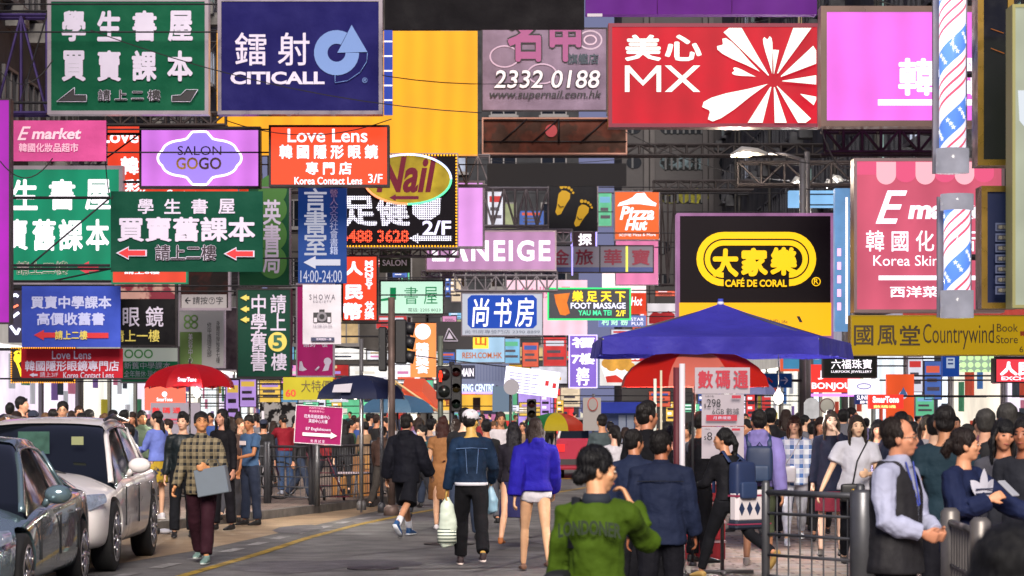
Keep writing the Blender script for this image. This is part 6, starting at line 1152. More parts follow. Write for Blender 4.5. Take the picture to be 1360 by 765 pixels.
    def refine(rows, m):
        out = []
        for i in range(len(rows)-1):
            r = [rows[max(0, i-1)], rows[i], rows[i+1], rows[min(len(rows)-1, i+2)]]
            for j in range(m): out.append([cat(*[q[k] for q in r], j/m) for k in range(len(rows[0]))])
        return out+[rows[-1]]
    FN = refine(P_, 4); FN = [list(c) for c in zip(*refine([list(c) for c in zip(*FN)], 3))]
    V_ = [[b.V(q) for q in r] for r in FN]
    for r0, r1 in zip(V_, V_[1:]):
        for k in range(18): b.bm.faces.new((r0[k], r0[k+1], r1[k+1], r1[k]))
    b.bm.faces.new(V_[0]); b.bm.faces.new(V_[-1][::-1])
    gm = b.mesh(True); obj('window', gm, root, glass('#0a0e14'))
    # roof and pillars as painted strips standing proud of the glass
    b = B(); off = Vector((0, 0, .012))
    rv = [[b.V(q+off) for q in r[3:16]] for r in FN[8:21]]
    for r0, r1 in zip(rv, rv[1:]):
        for k in range(12): b.bm.faces.new((r0[k], r0[k+1], r1[k+1], r1[k]))
    b.build('roof', paint, root, True)
    def strip(p, q, w_, name='pillar', mat=paint):
        b = B(); b.loft([p, q], [(w_, .018)]*2, 8, (0, 1, 0)); b.build(name, mat, root, True)
    for s_ in (0, 1):
        k0, k1 = (0, 1) if s_ == 0 else (6, 5)
        strip(P_[3][k0], P_[3][k1], .04, 'pillar', M('#101014', .4)); strip(P_[4][k0]+Vector((0, .2, 0)), P_[4][k1]+Vector((0, .15, 0)), .05 if suv else .03); strip(P_[6][k0]+Vector((0, -.05, .02)), P_[5][k1], .07)
        chrome = M('#d0ccd4', .12, .95)
        kk = 3 if s_ == 0 else 15; b = B(); b.loft([r[kk]+Vector(((-.012 if s_ == 0 else .012), 0, 0)) for r in FN[8:]], [.012]*len(FN[8:]), 6); b.build('window_trim', chrome, root, True)
        b = B(); b.loft([r[kk]+Vector(((-.006 if s_ == 0 else .006), 0, .004)) for r in FN[:9]], [.032]*9, 8); b.build('pillar', paint, root, True)
        if suv: sx = -1 if s_ == 0 else 1; b = B(); b.loft([(P_[2][k1].x*.95, P_[2][k1].y+.1, H+.0), (P_[3][k1].x*.97, P_[3][k1].y, H+.055), (P_[5][k1].x*.97, P_[5][k1].y, H-.02)], [.018]*3, 8); b.build('roof_rail', M('#50505a', .3, .8), root, True)
    # wheels
    for wy in (wb0, wb1):
        y = wy*sc_-L/2
        for s_ in (-1, 1):
            xo = s_*(hw-.015); b = B(); b.loft([(xo-s_*.23, y, wr), (xo-s_*.20, y, wr), (xo-s_*.02, y, wr), (xo, y, wr)], [wr-.04, wr, wr, wr-.035], 36, (0, 0, 1)); ty = b.build('tyre', M('#141416', .8), root, True)
            b = B(); n = 36; R0, R1 = wr*.72, wr*.64; m_ = M('#b8b6ba', .25, .85)
            for k in range(n):
                a0, a1 = 2*math.pi*k/n, 2*math.pi*(k+1)/n; pt = lambda r, a, d: (xo+s_*d, y+r*math.cos(a), wr+r*math.sin(a)); b.face([pt(R0, a0, .006), pt(R0, a1, .006), pt(R1, a1, .010), pt(R1, a0, .010)]); b.face([pt(R1, a0, .010), pt(R1, a1, .010), pt(R1, a1, -.06), pt(R1, a0, -.06)])
            b.build('rim', m_, ty); b = B()
            for k in range(10):
                a = 2*math.pi*(k+(.12 if k % 2 else -.12))/10; b.loft([(xo+s_*.008, y+R1*.98*math.cos(a), wr+R1*.98*math.sin(a)), (xo+s_*.004, y+.05*math.cos(a), wr+.05*math.sin(a))], [(.013, .02), (.02, .02)], 6, (1, 0, 0))
            b.loft([(xo-.02*s_, y, wr), (xo+s_*.016, y, wr)], [.06, .055], 16, (0, 0, 1)); b.build('spokes', m_, ty, True)
            b = B(); b.loft([(xo-s_*.12, y, wr), (xo-s_*.06, y, wr)], [R1]*2, 24, (0, 0, 1)); b.build('brake_disc', M('#242428', .5, .5), ty)
    # front face
    fz = .62 if suv else .52
    b = B(); b.span((-.42, -L/2-.035, fz-.22), (.42, -L/2+.06, fz+.12)); gr = b.build('grille', M('#16161a', .35, .4), root, bevel=.01)
    for k in range(5): b = B(); b.span((-.40, -L/2-.05, fz-.19+.065*k), (.40, -L/2-.036, fz-.175+.065*k)); b.build('grille_bar', M('#a8a8b0', .2, .9), gr)
    b = B(); b.span((-.26, -L/2-.056, fz-.34), (.26, -L/2-.02, fz-.24)); b.build('number_plate', M('#d8d8d8', .5), root)
    for s_ in (-1, 1):
        hz = .76 if suv else .64; b = B(); b.loft([(s_*hw*.60, -L/2+.01, hz-.04), (s_*hw*.80, -L/2+.08, hz), (s_*hw*.945, -L/2+.30, hz+.035)], [(.045, .07), (.05, .085), (.03, .05)], 10, (0, 1, 0)); hl = b.build('headlight', M('#c8d0e8', .08, 0, .6, .5, 14, cc=1), root, True)
        b = B(); b.loft([(s_*hw*.72, -L/2, hz-.01), (s_*hw*.72, -L/2+.02, hz-.01)], [.05, .05], 14, (1, 0, 0)); b.build('bulb', M('#ffffff', .2, 0, 1.6), hl)
        b = B(); b.loft([(s_*(hw-.0), -L/2+1.58*sc_, (1.0 if suv else .88)), (s_*(hw+.05), -L/2+1.56*sc_, (1.07 if suv else .95))], [.03, .035], 8); b.ell((s_*(hw+.13), -L/2+1.55*sc_, (1.11 if suv else .98)), (.125, .075, .085), 12); mo = b.build('wing_mirror', paint, root, True)
        for yy, ln in ((2.15, .2), (3.15, .2)):
            b = B(); b.loft([(s_*(hw+.012), -L/2+yy*sc_, (.88 if suv else .78)), (s_*(hw+.028), -L/2+(yy+.1)*sc_, (.885 if suv else .785)), (s_*(hw+.012), -L/2+(yy+ln)*sc_, (.88 if suv else .78))], [.014]*3, 8); b.build('door_handle', M('#b8b4b8', .2, .8), root, True)
        for yy in (1.5, 2.45, 3.45):
            z0_, z1_ = g+.14, (.94 if suv else .84); b = B(); b.span((s_*(hw-.012), -L/2+yy*sc_-.004, z0_+.1), (s_*(hw+.0035), -L/2+yy*sc_+.004, z1_-.06)); b.build('door_gap', M('#1a1a1e', .8), root)
        b = B(); b.loft([(s_*hw*.5, -L/2-.005, g+.10), (s_*hw*.8, -L/2+.08, g+.11)], [(.05, .05)]*2, 10, (0, 0, 1)); b.build('fog_light', M('#1a1a20', .2, .3), root, True)
        b = B(); b.loft([(s_*.35, -L/2+1.12*sc_-.05, (1.03 if suv else .9)), (s_*.1-.2, -L/2+1.32*sc_-.05, (1.15 if suv else 1.02))], [.008]*2, 6); b.build('wiper', M('#101012', .5), root, True)
    # paper and tag behind the windscreen
    return root
white = M('#e4dedc', .28, 0, 0, .04, 3, cc=.8); dark = M('#6c838a', .2, .5, 0, .08, 3, cc=1)
suv = car('white sport utility car with roof rails parked behind the dark sedan', -5.13, 26.35, 'suv', white, 1.88, 1.60, 4.6)
b = B(); b.box((-.05, -.92, 1.36), (.34, .01, .24), None); b.build('paper_screen', M('#5a8a7a', .6, 0, .15, .4, 10), suv); b = B(); b.box((.42, -.90, 1.38), (.13, .01, .09)); b.build('parking_tag', M('#b8bc88', .6, 0, .15), suv)
car('dark steel blue grey sedan at the lower left corner, nearest parked car', -5.04, 20.9, 'sedan', dark, 1.86, 1.45, 4.85)
# distant taxi
def taxi():
    D = 62; root = thing('taxi', 'red taxi with a white roof seen from behind in the middle of the street', 'taxi', (W(784, 0, D).x, D, 0)); o = Vector((0, 0, 0)); b = B()
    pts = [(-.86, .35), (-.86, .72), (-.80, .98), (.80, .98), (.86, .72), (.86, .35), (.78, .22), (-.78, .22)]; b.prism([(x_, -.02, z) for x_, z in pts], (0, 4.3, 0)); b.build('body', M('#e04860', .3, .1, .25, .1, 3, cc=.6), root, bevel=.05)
    b = B(); P0 = [(-.76, .25, .98), (.76, .25, .98), (.64, .75, 1.42), (-.64, .75, 1.42)]; b.face(P0); Q0 = [(-.76, 3.4, .98), (.76, 3.4, .98), (.64, 2.6, 1.42), (-.64, 2.6, 1.42)]; b.face(Q0[::-1])
    for i in range(4): j = (i+1) % 4; b.face([P0[j], P0[i], Q0[i], Q0[j]])
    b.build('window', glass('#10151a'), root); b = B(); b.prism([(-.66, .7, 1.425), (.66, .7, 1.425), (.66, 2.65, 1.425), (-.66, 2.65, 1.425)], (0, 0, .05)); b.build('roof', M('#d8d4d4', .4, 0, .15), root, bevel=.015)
    for s_ in (-1, 1):
        b = B(); b.loft([(s_*.77, .24, .98), (s_*.65, .73, 1.43)], [.03, .03], 6); b.build('pillar', M('#d8d4d4', .4), root, True)
        b = B(); b.span((s_*.62, -.05, .66), (s_*.85, -.015, .84)); b.build('tail_light', M('#e83030', .3, 0, 1.2), root)
        for y in (.75, 3.5): b = B(); b.loft([(s_*.62, y, .31), (s_*.84, y, .31)], [.31]*2, 20, (0, 0, 1)); b.build('wheel', M('#141416', .8), root, True)
    b = B(); b.span((-.86, -.08, .34), (.86, -.012, .48)); b.build('bumper', M('#2a2428', .5), root); b = B(); b.span((-.26, -.05, .56), (.26, -.012, .68)); b.build('number_plate', M('#d8c040', .5), root); b = B(); b.span((-.2, 1.3, 1.48), (.2, 1.45, 1.62)); b.build('taxi_light', M('#f0e8d0', .4, 0, .8), root)
taxi()
# ------------------------------------------------------------ the people
def gz(x, y):
    def xi(line):
        for (x0, y0), (x1, y1) in zip(line, line[1:]):
            if y0 <= y <= y1: return x0+(x1-x0)*(y-y0)/(y1-y0)
        return line[-1][0]
    return .134 if (x < xi(KL) or x > xi(KR)) else .008
def put(label, px, top, D, yaw, p, group=None):
    x = (px-CX)*D/F; g_ = gz(x, D); p = dict(p); zt = CH-(top-HY)*D/F; p['h'] = min(1.86, max(1.45, (zt-g_)*.985)); return person(label, (x, D, g_), yaw, p, group)
wk = dict(legR=(20, 6, 2), legL=(-16, 22, 2), armL=(18, 8, 18, 0), armR=(-16, 8, 10, 0)); wk2 = dict(legL=(20, 6, 2), legR=(-16, 22, 2), armR=(18, 8, 18, 0), armL=(-16, 8, 10, 0)); st_ = dict(legR=(2, 0, 3), legL=(-2, 2, 3))
SK = '#c8906e'
# 1 guard
def vest(root, J, p, q):
    glasses(root, J, p, q, '#4a3a34'); b = B(); torso(b, J, .034, -.16, p); s = J['s']
    for k in 'RL': b.ell(J['sh'+k]-Vector((.03 if k == 'R' else -.03, 0, 0)), (.05*s, .075*s, .07*s), 12)
    me = remesh(b, .010, 2, .02); fwd = Vector((0, 1, 0)); bm = bmesh.new(); bm.from_mesh(me)
    cz = J['neck'].z
    dele = [f for f in bm.faces if (lambda c: c.y > J['chest'].y and abs(c.x) < max(0, (c.z-(cz-.34))*.22))(f.calc_center_median())]; bmesh.ops.delete(bm, geom=dele, context='FACES'); bm.to_mesh(me); bm.free(); me.polygons.foreach_set('use_smooth', [True]*len(me.polygons))
    obj('vest', me, root, M('#17151a', .75, 0, 0, .2, 8, .004, 30)); n = J['neck']
    b = B(); b.loft([n+Vector((-.05, .07, -.01)), n+Vector((-.015, .125, -.24)), n+Vector((.015, .13, -.25)), n+Vector((.05, .07, -.01))], [(.006, .004)]*4, 6); b.build('lanyard', M('#2a3c9a', .6), root)
put('middle aged guard in a black vest over a pale blue shirt, hands clasped before him', 1190, 556, 14, -122, dict(st_, lv=0, broad=1.06, fat=1.15, hair='balding', hairc='#241a16', skin='#d08e6c', head=(0, 18), armR=(8, 14, 64, 46), armL=(12, 14, 60, 46), curl=55, top=dict(c='#b6bad4', collar=1, puff=.006, ag=.018, fold=.045), bot=dict(c='#14131a'), extra=vest))
# 2 green jacket
def gjack(root, J, p, q):
    n = J['neck']; s = J['s']; b = B(); b.loft([n-Vector((0, 0, .045)), n+Vector((0, .0, .012))], [(.088*s, .085*s), (.07*s, .068*s)], 14); b.build('collar', M('#1c2430', .8), root, True)
    me = text_mesh('LONDONER', .03, 0, .01); xs = [v.co.x for v in me.vertices]; w_ = max(xs)-min(xs); c = J['chest']
    for v in me.vertices: x = v.co.x/w_*.30; z = v.co.y/w_*.50; v.co = Vector((x, c.y-.158+abs(x)**2*.9-v.co.z*.1, c.z+.035+z-x*x*.8))
    obj('back_lettering', me, root, M('#22301c', .8))
    b = B(); sh = J['shL']; b.loft([sh+Vector((.04, -.085, -.16)), sh+Vector((.05, -.04, .075)), sh+Vector((.05, .07, .03))], [(.022, .008)]*3, 8); b.build('strap', M('#15171c', .5), root, True)
gw = put('woman in a loose moss green jacket seen from behind, hand lifted to her mouth', 790, 595, 12, -14, dict(st_, lv=0, fem=True, broad=1.02, hair='lowbun', hairc='#0e0d10', skin='#e0a478', head=(6, -62), lean=3, armR=(50, 30, 112, 0), armL=(4, 12, 20, 0), curl=45, top=dict(c='#4c6810', puff=.006, ag=.015, g=.02, hem=-.16, fold=.06, c2='#46680f', kind=None, n=.45, s=4), bot=dict(c='#181a20'), extra=gjack))
def bagf(c, sz, mat, strap=None):
    def f(t, J):
        rod_bag(t, c, sz[0], sz[1], sz[2], mat)
        if strap: b = B(); b.loft(strap, [.009]*len(strap), 6); b.build('strap', mat, t, True)
    return f
J = PJ[gw.name]; held('shoulder_bag', 'dark shoulder bag at the left hip of the woman in moss green', 'bag', bagf(J['elL']+Vector((.03, -.10, -.17)), (.13, .26, .32), M('#0e1014', .75, 0, 0, .3, 8, .01, 12)), gw)
# 3,4 navy jackets
def seam_back(root, J, p, q):
    c = J['chest']; b = B(); b.loft([c+Vector((-.17, -.10, .07)), c+Vector((0, -.149, .075)), c+Vector((.17, -.10, .07))], [.004]*3, 6); b.build('yoke_seam', M('#0c101c', .9), root)
put('stout older man in a plain dark navy jacket seen from behind', 878, 574, 19, -6, dict(st_, lv=0, broad=1.12, fat=1.12, hair='short', skin='#a86848', head=(4, -28), armL=(2, 9, 14, 0), armR=(6, 9, 16, 0), top=dict(c='#1d2640', collar=1, puff=.014, ag=.022, g=.024, hem=-.15), bot=dict(c='#12121a'), extra=seam_back))
put('man in a dark navy jacket half hidden between green jacket and stout man', 842, 572, 21.5, -10, dict(st_, lv=1, broad=1.05, hair='short', skin='#b87a58', head=(8, -40), top=dict(c='#222c48', collar=1), bot=dict(c='#15151c')))
# 5 backpack woman
def diam(root, J, p, q): pass
bw = put('woman with a low black ponytail walking away in black top and tights', 968, 569, 24, 38, dict(lv=1, fem=True, hair='ponytail', tail=.28, hairc='#0d0c0e', skin='#c48a68', head=(-4, 38), lean=6, legL=(28, 8, 2), legR=(-34, 30, 2), armL=(24, 10, 55, 10), armR=(-10, 10, 30, 0), top=dict(c='#17171d', hem=-.05), bot=dict(t='tights', c='#15161c'), shoes=dict(c='#a88a50', low=1)))
def bp(c1, c2):
    def f(t, J):
        c = J['chest']+Vector((.02, -.19, -.07)); rod_bag(t, c, .27, .15, .36, M(c1, .6, 0, 0, .2, 6)); rod_bag(t, c+Vector((0, -.08, -.09)), .20, .06, .16, M(c2, .6, 0, 0, .2, 6), n='front_pocket')
        for g in (1, -1): b = B(); s_ = J['shR' if g > 0 else 'shL']; b.loft([c+Vector((g*.10, .06, .17)), s_+Vector((-g*.06, -.03, .085)), s_+Vector((-g*.05, .09, -.02)), c+Vector((g*.13, .25, -.12))], [(.022, .006)]*4, 8); b.build('strap', M(c1, .6), t, True)
        b = B(); b.loft([c+Vector((-.03, .04, .17)), c+Vector((0, .03, .21)), c+Vector((.03, .04, .17))], [.008]*3, 6); b.build('handle', M(c1, .6), t, True)
    return f
held('backpack', 'small navy backpack on the woman with the low ponytail', 'backpack', bp('#24345c', '#2c4068'), bw)
def totebag(t, J):
    c = J['pel']+Vector((.10, -.17, -.06)); b = B(); b.box(c, (.42, .12, .30)); b.build('bag_body', M('#d8d0d4', .7, 0, 0, .1, 5), t, bevel=.03); b = B(); b.box(c-Vector((0, 0, .17)), (.44, .13, .09)); b.build('bag_base', M('#1c2436', .7), t, bevel=.02)
    for k in range(4): x = c.x-.15+k*.1; b = B(); b.prism([(x-.035, c.y-.064, c.z-.02), (x, c.y-.064, c.z-.085), (x+.035, c.y-.064, c.z-.02), (x, c.y-.064, c.z+.045)], (0, .004, 0)); b.build('diamond', M('#1c2a4c', .7), t)
    b = B(); b.box(c+Vector((0, -.0, .10)), (.425, .124, .018)); b.box(c+Vector((0, 0, -.165)), (.446, .136, .012)); b.build('stripe', M('#8c2a4a', .7), t)
    b = B(); b.loft([c+Vector((-.15, 0, .14)), J['shL']+Vector((.1, -.13, -.1)), J['shL']+Vector((.06, -.03, .08))], [.009]*3, 6); b.build('strap', M('#1c2436', .7), t, True)
held('shoulder_bag', 'white shoulder bag with dark diamonds hanging behind the woman with the ponytail', 'bag', totebag, bw)
# 6 denim man
def cap6(root, J, p, q):
    cap_hat(root, J, p, q, '#d4d0d6'); c = J['pel']; b = B(); b.loft([c+Vector((0, 0, .0)), c+Vector((0, 0, -.035))], [(.182, .135), (.184, .136)], 20); b.build('shirt_hem', M('#c8c8d0', .8), root, True)
    c = J['chest']; b = B()
    for z in (.07,): b.loft([c+Vector((-.17, -.10, z)), c+Vector((0, -.146, z+.01)), c+Vector((.17, -.10, z))], [.005]*3, 6)
    for g in (-.07, .07): b.loft([c+Vector((g, -.144, .07)), c+Vector((g*.75, -.13, -.2))], [.004]*2, 6)
    b.build('seam', M('#506a90', .8), root)
dm = put('man in a blue denim jacket', 626, 541, 28, 4, dict(wk2, lv=1, skin='#c8a050', hair='short', head=(6, -34), lean=2, armL=(-2, 10, 14, 0), armR=(6, 16, 40, 20), top=dict(c='#1c3656', n=.6, s=7, puff=.01, g=.02, hem=-.02), bot=dict(c='#0f0f14'), shoes=dict(c='#2a1c20', sole='#c0b0ac'), extra=cap6)); dm['label'] = 'man in a blue denim jacket and black trousers with a pale cap, striding away'
def sack(c, w_, h, mat, band=None):
    def f(t, J):
        p = c(J); b = B(); b.loft([p+Vector((0, 0, .02)), p+Vector((0, 0, -.06)), p+Vector((.01, 0, -h*.5)), p+Vector((0, .01, -h*.9)), p+Vector((.01, 0, -h))], [(.02, .015), (w_*.35, .04), (w_*.5, .06), (w_*.52, .06), (w_*.3, .03)], 14)
        o = obj('bag_body', remesh(b, .009, 1, .03), t, mat)
        if band: b = B(); b.loft([p+Vector((0, 0, -h*.62)), p+Vector((0, .01, -h*.93))], [(w_*.525, .064), (w_*.53, .064)], 14); b.build('striped_band', band, t, True)
    return f
held('plastic_bag', 'white plastic bag with dark stripes hanging from the denim man\'s left hand', 'bag', sack(lambda J: J['wrL']+Vector((0, .02, -.10)), .2, .52, M('#ccd8c8', .4, 0, 0, .15, 6), M('#d4dccc', .5, 0, 0, .0, 28, 0, None, 0, None, 'stripe', '#3a4a44')), dm)
held('clear_bag', 'small pale blue carrier bag on the right wrist of the denim man', 'bag', sack(lambda J: J['wrR']+Vector((0, .02, -.05)), .14, .30, M('#8ab0c8', .3, 0, 0, .2, 6)), dm)
# 7 blue hoodie
put('woman in an ultramarine hooded sweatshirt with bare legs walking away', 711, 552, 27, 6, dict(wk2, lv=1, fem=True, broad=1.12, hair='bob', hairc='#2a1c18', skin='#d8a882', top=dict(c='#241ca0', hood=1, name='hoodie', puff=.025, ag=.026, g=.03, hem=-.08), bot=dict(t='shorts', len=.10, c='#d8d4dc'), shoes=dict(c='#6a4a3a', low=1)))
# 8 black hoodie
put('man in a black hooded sweatshirt and shorts crossing with white socks and blue trainers', 539, 542, 34.4, -22, dict(lv=1, hair='short', skin='#c08a6a', legL=(30, 6, 3), legR=(-26, 26, 3), armL=(-6, 14, 22, 0), armR=(10, 12, 30, 0), top=dict(c='#10111c', hood=1, name='hoodie', puff=.03, ag=.03, g=.03, hem=-.14), bot=dict(t='shorts', c='#0e0f18', len=.5, wide=.02), shoes=dict(c='#1c4a7c', sole='#d8dce4', sock='#e0e0e8')))
# 9 brown coat
put('woman with very long auburn hair in a camel brown dress with pale sleeves', 588, 551, 35.2, 4, dict(wk, lv=1, fem=True, hair='verylong', hairc='#3a1812', skin='#d0a080', armL=(0, 10, 60, 20), armR=(4, 10, 50, 20), top=dict(c='#9c6c44', hem=-.42, flare=.03, g=.028, name='dress', sl=.2), bot=dict(t='none'), shoes=dict(c='#d0ccd0', low=1)))
# 10 plaid man
pm = put('man in a brown checked shirt and maroon trousers walking towards the camera, looking up', 268, 543, 28.6, 172, dict(lv=1, hair='short', skin='#d09060', head=(-14, 22), legR=(-14, 16, 3), legL=(20, 6, 3), armR=(6, 12, 18, 0), armL=(10, 20, 78, 34), curl=50, top=dict(c='#80745c', kind='plaid', c2='#1c1e22', s=13, n=0, puff=.006, ag=.016, g=.018, hem=-.15, collar=1), bot=dict(c='#30121e'), shoes=dict(c='#6a8480', sole='#b0b8b4'), extra=glasses))
def gbox(t, J):
    c = J['wrL']+Vector((-.06, .0, -.15)); R = Matrix.Rotation(math.radians(14), 3, 'Y'); b = B(); b.box(c, (.36, .13, .30), Matrix.Rotation(math.radians(10), 3, 'Y').to_quaternion()); b.build('bag_body', M('#6c7680', .4, 0, 0, .1, 5), t, bevel=.008); b = B(); b.loft([c+Vector((-.09, 0, .15)), c+Vector((-.05, 0, .24)), c+Vector((.05, 0, .24)), c+Vector((.09, 0, .16))], [.006]*4, 6); b.build('handle', M('#3c444c', .5), t)
held('grey_carrier_box', 'flat grey shopping bag under the arm of the man in the checked shirt', 'bag', gbox, pm)
# 11 light blue sweater
put('woman in a periwinkle sweater and a patterned skirt at the kerb, hair tied long', 209, 547, 36.8, 52, dict(st_, lv=1, fem=True, hair='lowtail', hairc='#120e10', skin='#d4a688', head=(0, 24), armL=(20, 12, 70, 20), armR=(4, 10, 40, 10), top=dict(c='#7484d4', hem=-.08), bot=dict(t='skirt', c='#26304e', c2='#b89a30', kind='patch', len=.36), shoes=dict(c='#d0ccd4', sole='#e8e8e8')))
# 12 blue plaid girl
pg_ = put('woman in a blue and white checked shirt and white trousers, light bag at her hip', 1055, 549, 30, 176, dict(wk, lv=1, fem=True, hair='bobfringe', hairc='#4a2a1c', skin='#f0bf9c', armR=(6, 12, 35, 20), armL=(-4, 10, 16, 0), top=dict(c='#eceff6', kind='plaid', c2='#4c74b8', s=9, n=0, hem=-.13, puff=.01, ag=.022, sl=.8), bot=dict(t='slim', c='#cfd0dc'), shoes=dict(c='#b8bcc8', sole='#e8e8f0')))
def hipbag(c, w_, h, col):
    def f(t, J):
        p = J['pel']+Vector(c); rod_bag(t, p, w_, .08, h, M(col, .5, 0, 0, .1, 5)); b = B(); s_ = J['shL' if c[0] > 0 else 'shR']; b.loft([p+Vector((0, 0, h*.45)), J['chest']+Vector((c[0]*.2, .155, 0)), s_+Vector((.05 if c[0] > 0 else -.05, .05, .075))], [.007]*3, 6); b.build('strap', M(col, .5), t, True)
    return f
held('handbag', 'cream crossbody bag of the woman in the blue checked shirt', 'bag', hipbag((.12, .19, .02), .26, .2, '#c0bcc4'), pg_)
# 13 white tee
wt = put('broad woman in a white short sleeved top and black trousers coming towards the camera', 1138, 548, 25, 178, dict(wk2, lv=1, fem=True, broad=1.14, fat=1.22, hair='long', hairc='#2c241c', skin='#f4c8a4', head=(-4, 8), armR=(2, 26, 18, 0), armL=(10, 10, 80, 30), top=dict(c='#dcdce8', sl=.3, puff=.012, g=.022, hem=-.06, collar=1), bot=dict(t='slim', c='#14161e'), shoes=dict(c='#1c1c20')))
held('black_handbag', 'black crossbody bag with a gold clasp on the woman in the white top', 'bag', lambda t, J: (hipbag((.06, .20, -.04), .24, .18, '#16161a')(t, J), B().ell(J['pel']+Vector((.06, .245, -.02)), (.022, .01, .022), 8).build('clasp', M('#c8a030', .3, .8), t, True)), wt)
put('woman in a navy cardigan over white, hand raised to her hair', 1104, 546, 27.6, 170, dict(st_, lv=1, fem=True, hair='long', hairc='#3a3028', skin='#f4ccb4', armL=(60, 30, 110, 10), head=(-4, 14), top=dict(c='#1c2238', hem=-.2), bot=dict(c='#7a2a3c', t='skirt')))
# 15..19 right foreground
put('man in a dark teal T shirt seen from behind, right of the guard', 1256, 541, 18, 8, dict(st_, lv=1, broad=1.12, hair='short', skin='#b8805c', head=(0, -12), top=dict(c='#1e3440', sl=.3, puff=.01, hem=-.14), bot=dict(c='#1a1a22')))
def emblem(root, J, p, q):
    c = J['chest']+Vector((0, .160, -.02)); wm = M('#ccccd8', .7)
    def leaf(ax, an, l, w_):
        pts = []
        for i in range(9): t = i/8; pts.append((w_*math.sin(math.pi*t)**.8, l*t))
        pts = pts+[(-x, y) for x, y in pts[-2:0:-1]]; a = math.radians(an); b = B(); b.prism([c+Vector((ax+x*math.cos(a)+y*math.sin(a), 0, -x*math.sin(a)+y*math.cos(a)))-Vector((0, ((ax+x*math.cos(a)+y*math.sin(a))**2)*.9, 0)) for x, y in pts], (0, -.003, 0)); b.build('emblem_leaf', wm, root)
    leaf(0, 0, .19, .045); leaf(.0, 48, .18, .042); leaf(.0, -48, .18, .042)
    for k in range(3): b = B(); b.box(c+Vector((0, .003, .008+.028*k)), (.20, .006, .007)); b.build('emblem_stripe', M('#1b2548', .8), root)
    me = text_mesh('adidas', .03, 0, .01); xs = [v.co.x for v in me.vertices]; w_ = max(xs)-min(xs)
    for v in me.vertices: x = -v.co.x/w_*.20; v.co = Vector((x, c.y-(x*x)*.9+v.co.z*.1, c.z-.055+v.co.y/w_*.20))
    obj('lettering', me, root, wm)
aw = put('woman in a navy sweatshirt', 1278, 578, 16, -132, dict(st_, lv=0, fem=True, hair='ponytail', tail=.12, hairc='#241a18', skin='#dc9c76', head=(-2, 40), armR=(20, 10, 95, 42), armL=(40, 30, 26, 0), curl=48, top=dict(c='#1b2548', puff=.015, ag=.02, g=.024, hem=-.12), bot=dict(c='#2a2a34'), extra=emblem)); aw['label'] = 'woman in a navy sweatshirt with a white three leaf emblem, turned right, phone in hand'
held('phone', 'pale phone in the hand of the woman in the navy sweatshirt', 'phone', lambda t, J: B().box(J['wrR']+J['hdirR']*.12+Vector((0, .01, .02)), (.075, .012, .14), Matrix.Rotation(math.radians(50), 3, 'X').to_quaternion()).build('phone_body', M('#c8c8d0', .2, 0, .3), t, bevel=.003), aw)
held('paper_bag', 'narrow pink paper bag hanging by the short railing', 'bag', lambda t, J: (B().box(J['pel']+Vector((.16, .12, -.16)), (.16, .07, .28)).build('bag_body', M('#d08a8a', .6, 0, 0, .1, 4), t, bevel=.004), B().loft([J['pel']+Vector((.12, .12, -.02)), J['pel']+Vector((.16, .12, .05)), J['pel']+Vector((.2, .12, -.02))], [.004]*3, 6).build('handle', M('#d8d0d0', .6), t)), aw)
put('smiling woman with long black hair in a grey sweater near the right edge', 1333, 558, 17.2, 168, dict(st_, lv=1, fem=True, hair='longfringe', hairc='#0f0e10', skin='#d08e6c', head=(4, 22), tilt=-8, top=dict(c='#55555e', puff=.01, hem=-.12), bot=dict(c='#1c1c24')))
put('man with a tanned face cut off by the right edge of the picture', 1362, 556, 16.6, 150, dict(st_, lv=1, hair='short', skin='#a8684a', top=dict(c='#2a2c34'), bot=dict(c='#1c1c24')))
put('out of focus dark haired head very near the camera at the lower right corner', 1345, 702, 4.7, 0, dict(st_, lv=1, hair='long', hairc='#08080a', skin='#b07c60', top=dict(c='#101014'), bot=dict(c='#101014')))
# 20.. mid distance
ph = put('person in a lilac jacket with a dark hood under the tent edge', 1007, 541, 25.2, -8, dict(wk, lv=1, broad=1.05, hair='short', skin='#b88060', head=(0, 20), top=dict(c='#8a80c4', puff=.02, ag=.024, hood=1, name='jacket'), bot=dict(t='shorts', c='#4c5440', len=.55), shoes=dict(c='#b8aca8')))
held('backpack', 'large dark blue backpack on the person in the lilac jacket', 'backpack', bp('#1c3054', '#243c60'), ph)
put('man in black with clipped sides standing behind the navy jackets', 858, 536, 23.5, -30, dict(st_, lv=1, hair='spiky', skin='#b87a5c', head=(0, -30), top=dict(c='#121218', collar=1), bot=dict(c='#14141a')))
put('man in black behind the price boards facing right', 930, 548, 26.4, -70, dict(st_, lv=1, hair='short', skin='#b8784c', top=dict(c='#16161c'), bot=dict(c='#14141a'), armR=(50, 10, 80, 0)))
put('woman with straight black hair in a charcoal jacket left of the ultramarine hoodie', 682, 558, 31.5, -10, dict(wk, lv=1, fem=True, hair='verylong', hairc='#16121a', skin='#d0a080', top=dict(c='#26222c'), bot=dict(t='skirt', c='#2c2c58', len=.5), shoes=dict(c='#9a5a30')))
put('man in a grey green top left of the blue stall', 800, 548, 40, 20, dict(wk, lv=1, hair='short', skin='#c08a68', top=dict(c='#4c585c'), bot=dict(c='#20242c')))
put('woman with a curly ponytail and white top behind the green jacket', 817, 566, 33, 30, dict(st_, lv=1, fem=True, hair='ponytail', skin='#d8a890', top=dict(c='#c8c4cc', sl=.3), bot=dict(c='#30303c')))
put('man in a white T shirt and pale visor right of the denim jacket', 665, 548, 42, 190, dict(st_, lv=1, hair='short', hairc='#3a2c28', skin='#b8805c', top=dict(c='#cfc8ce', sl=.35), bot=dict(c='#4a5a78')))
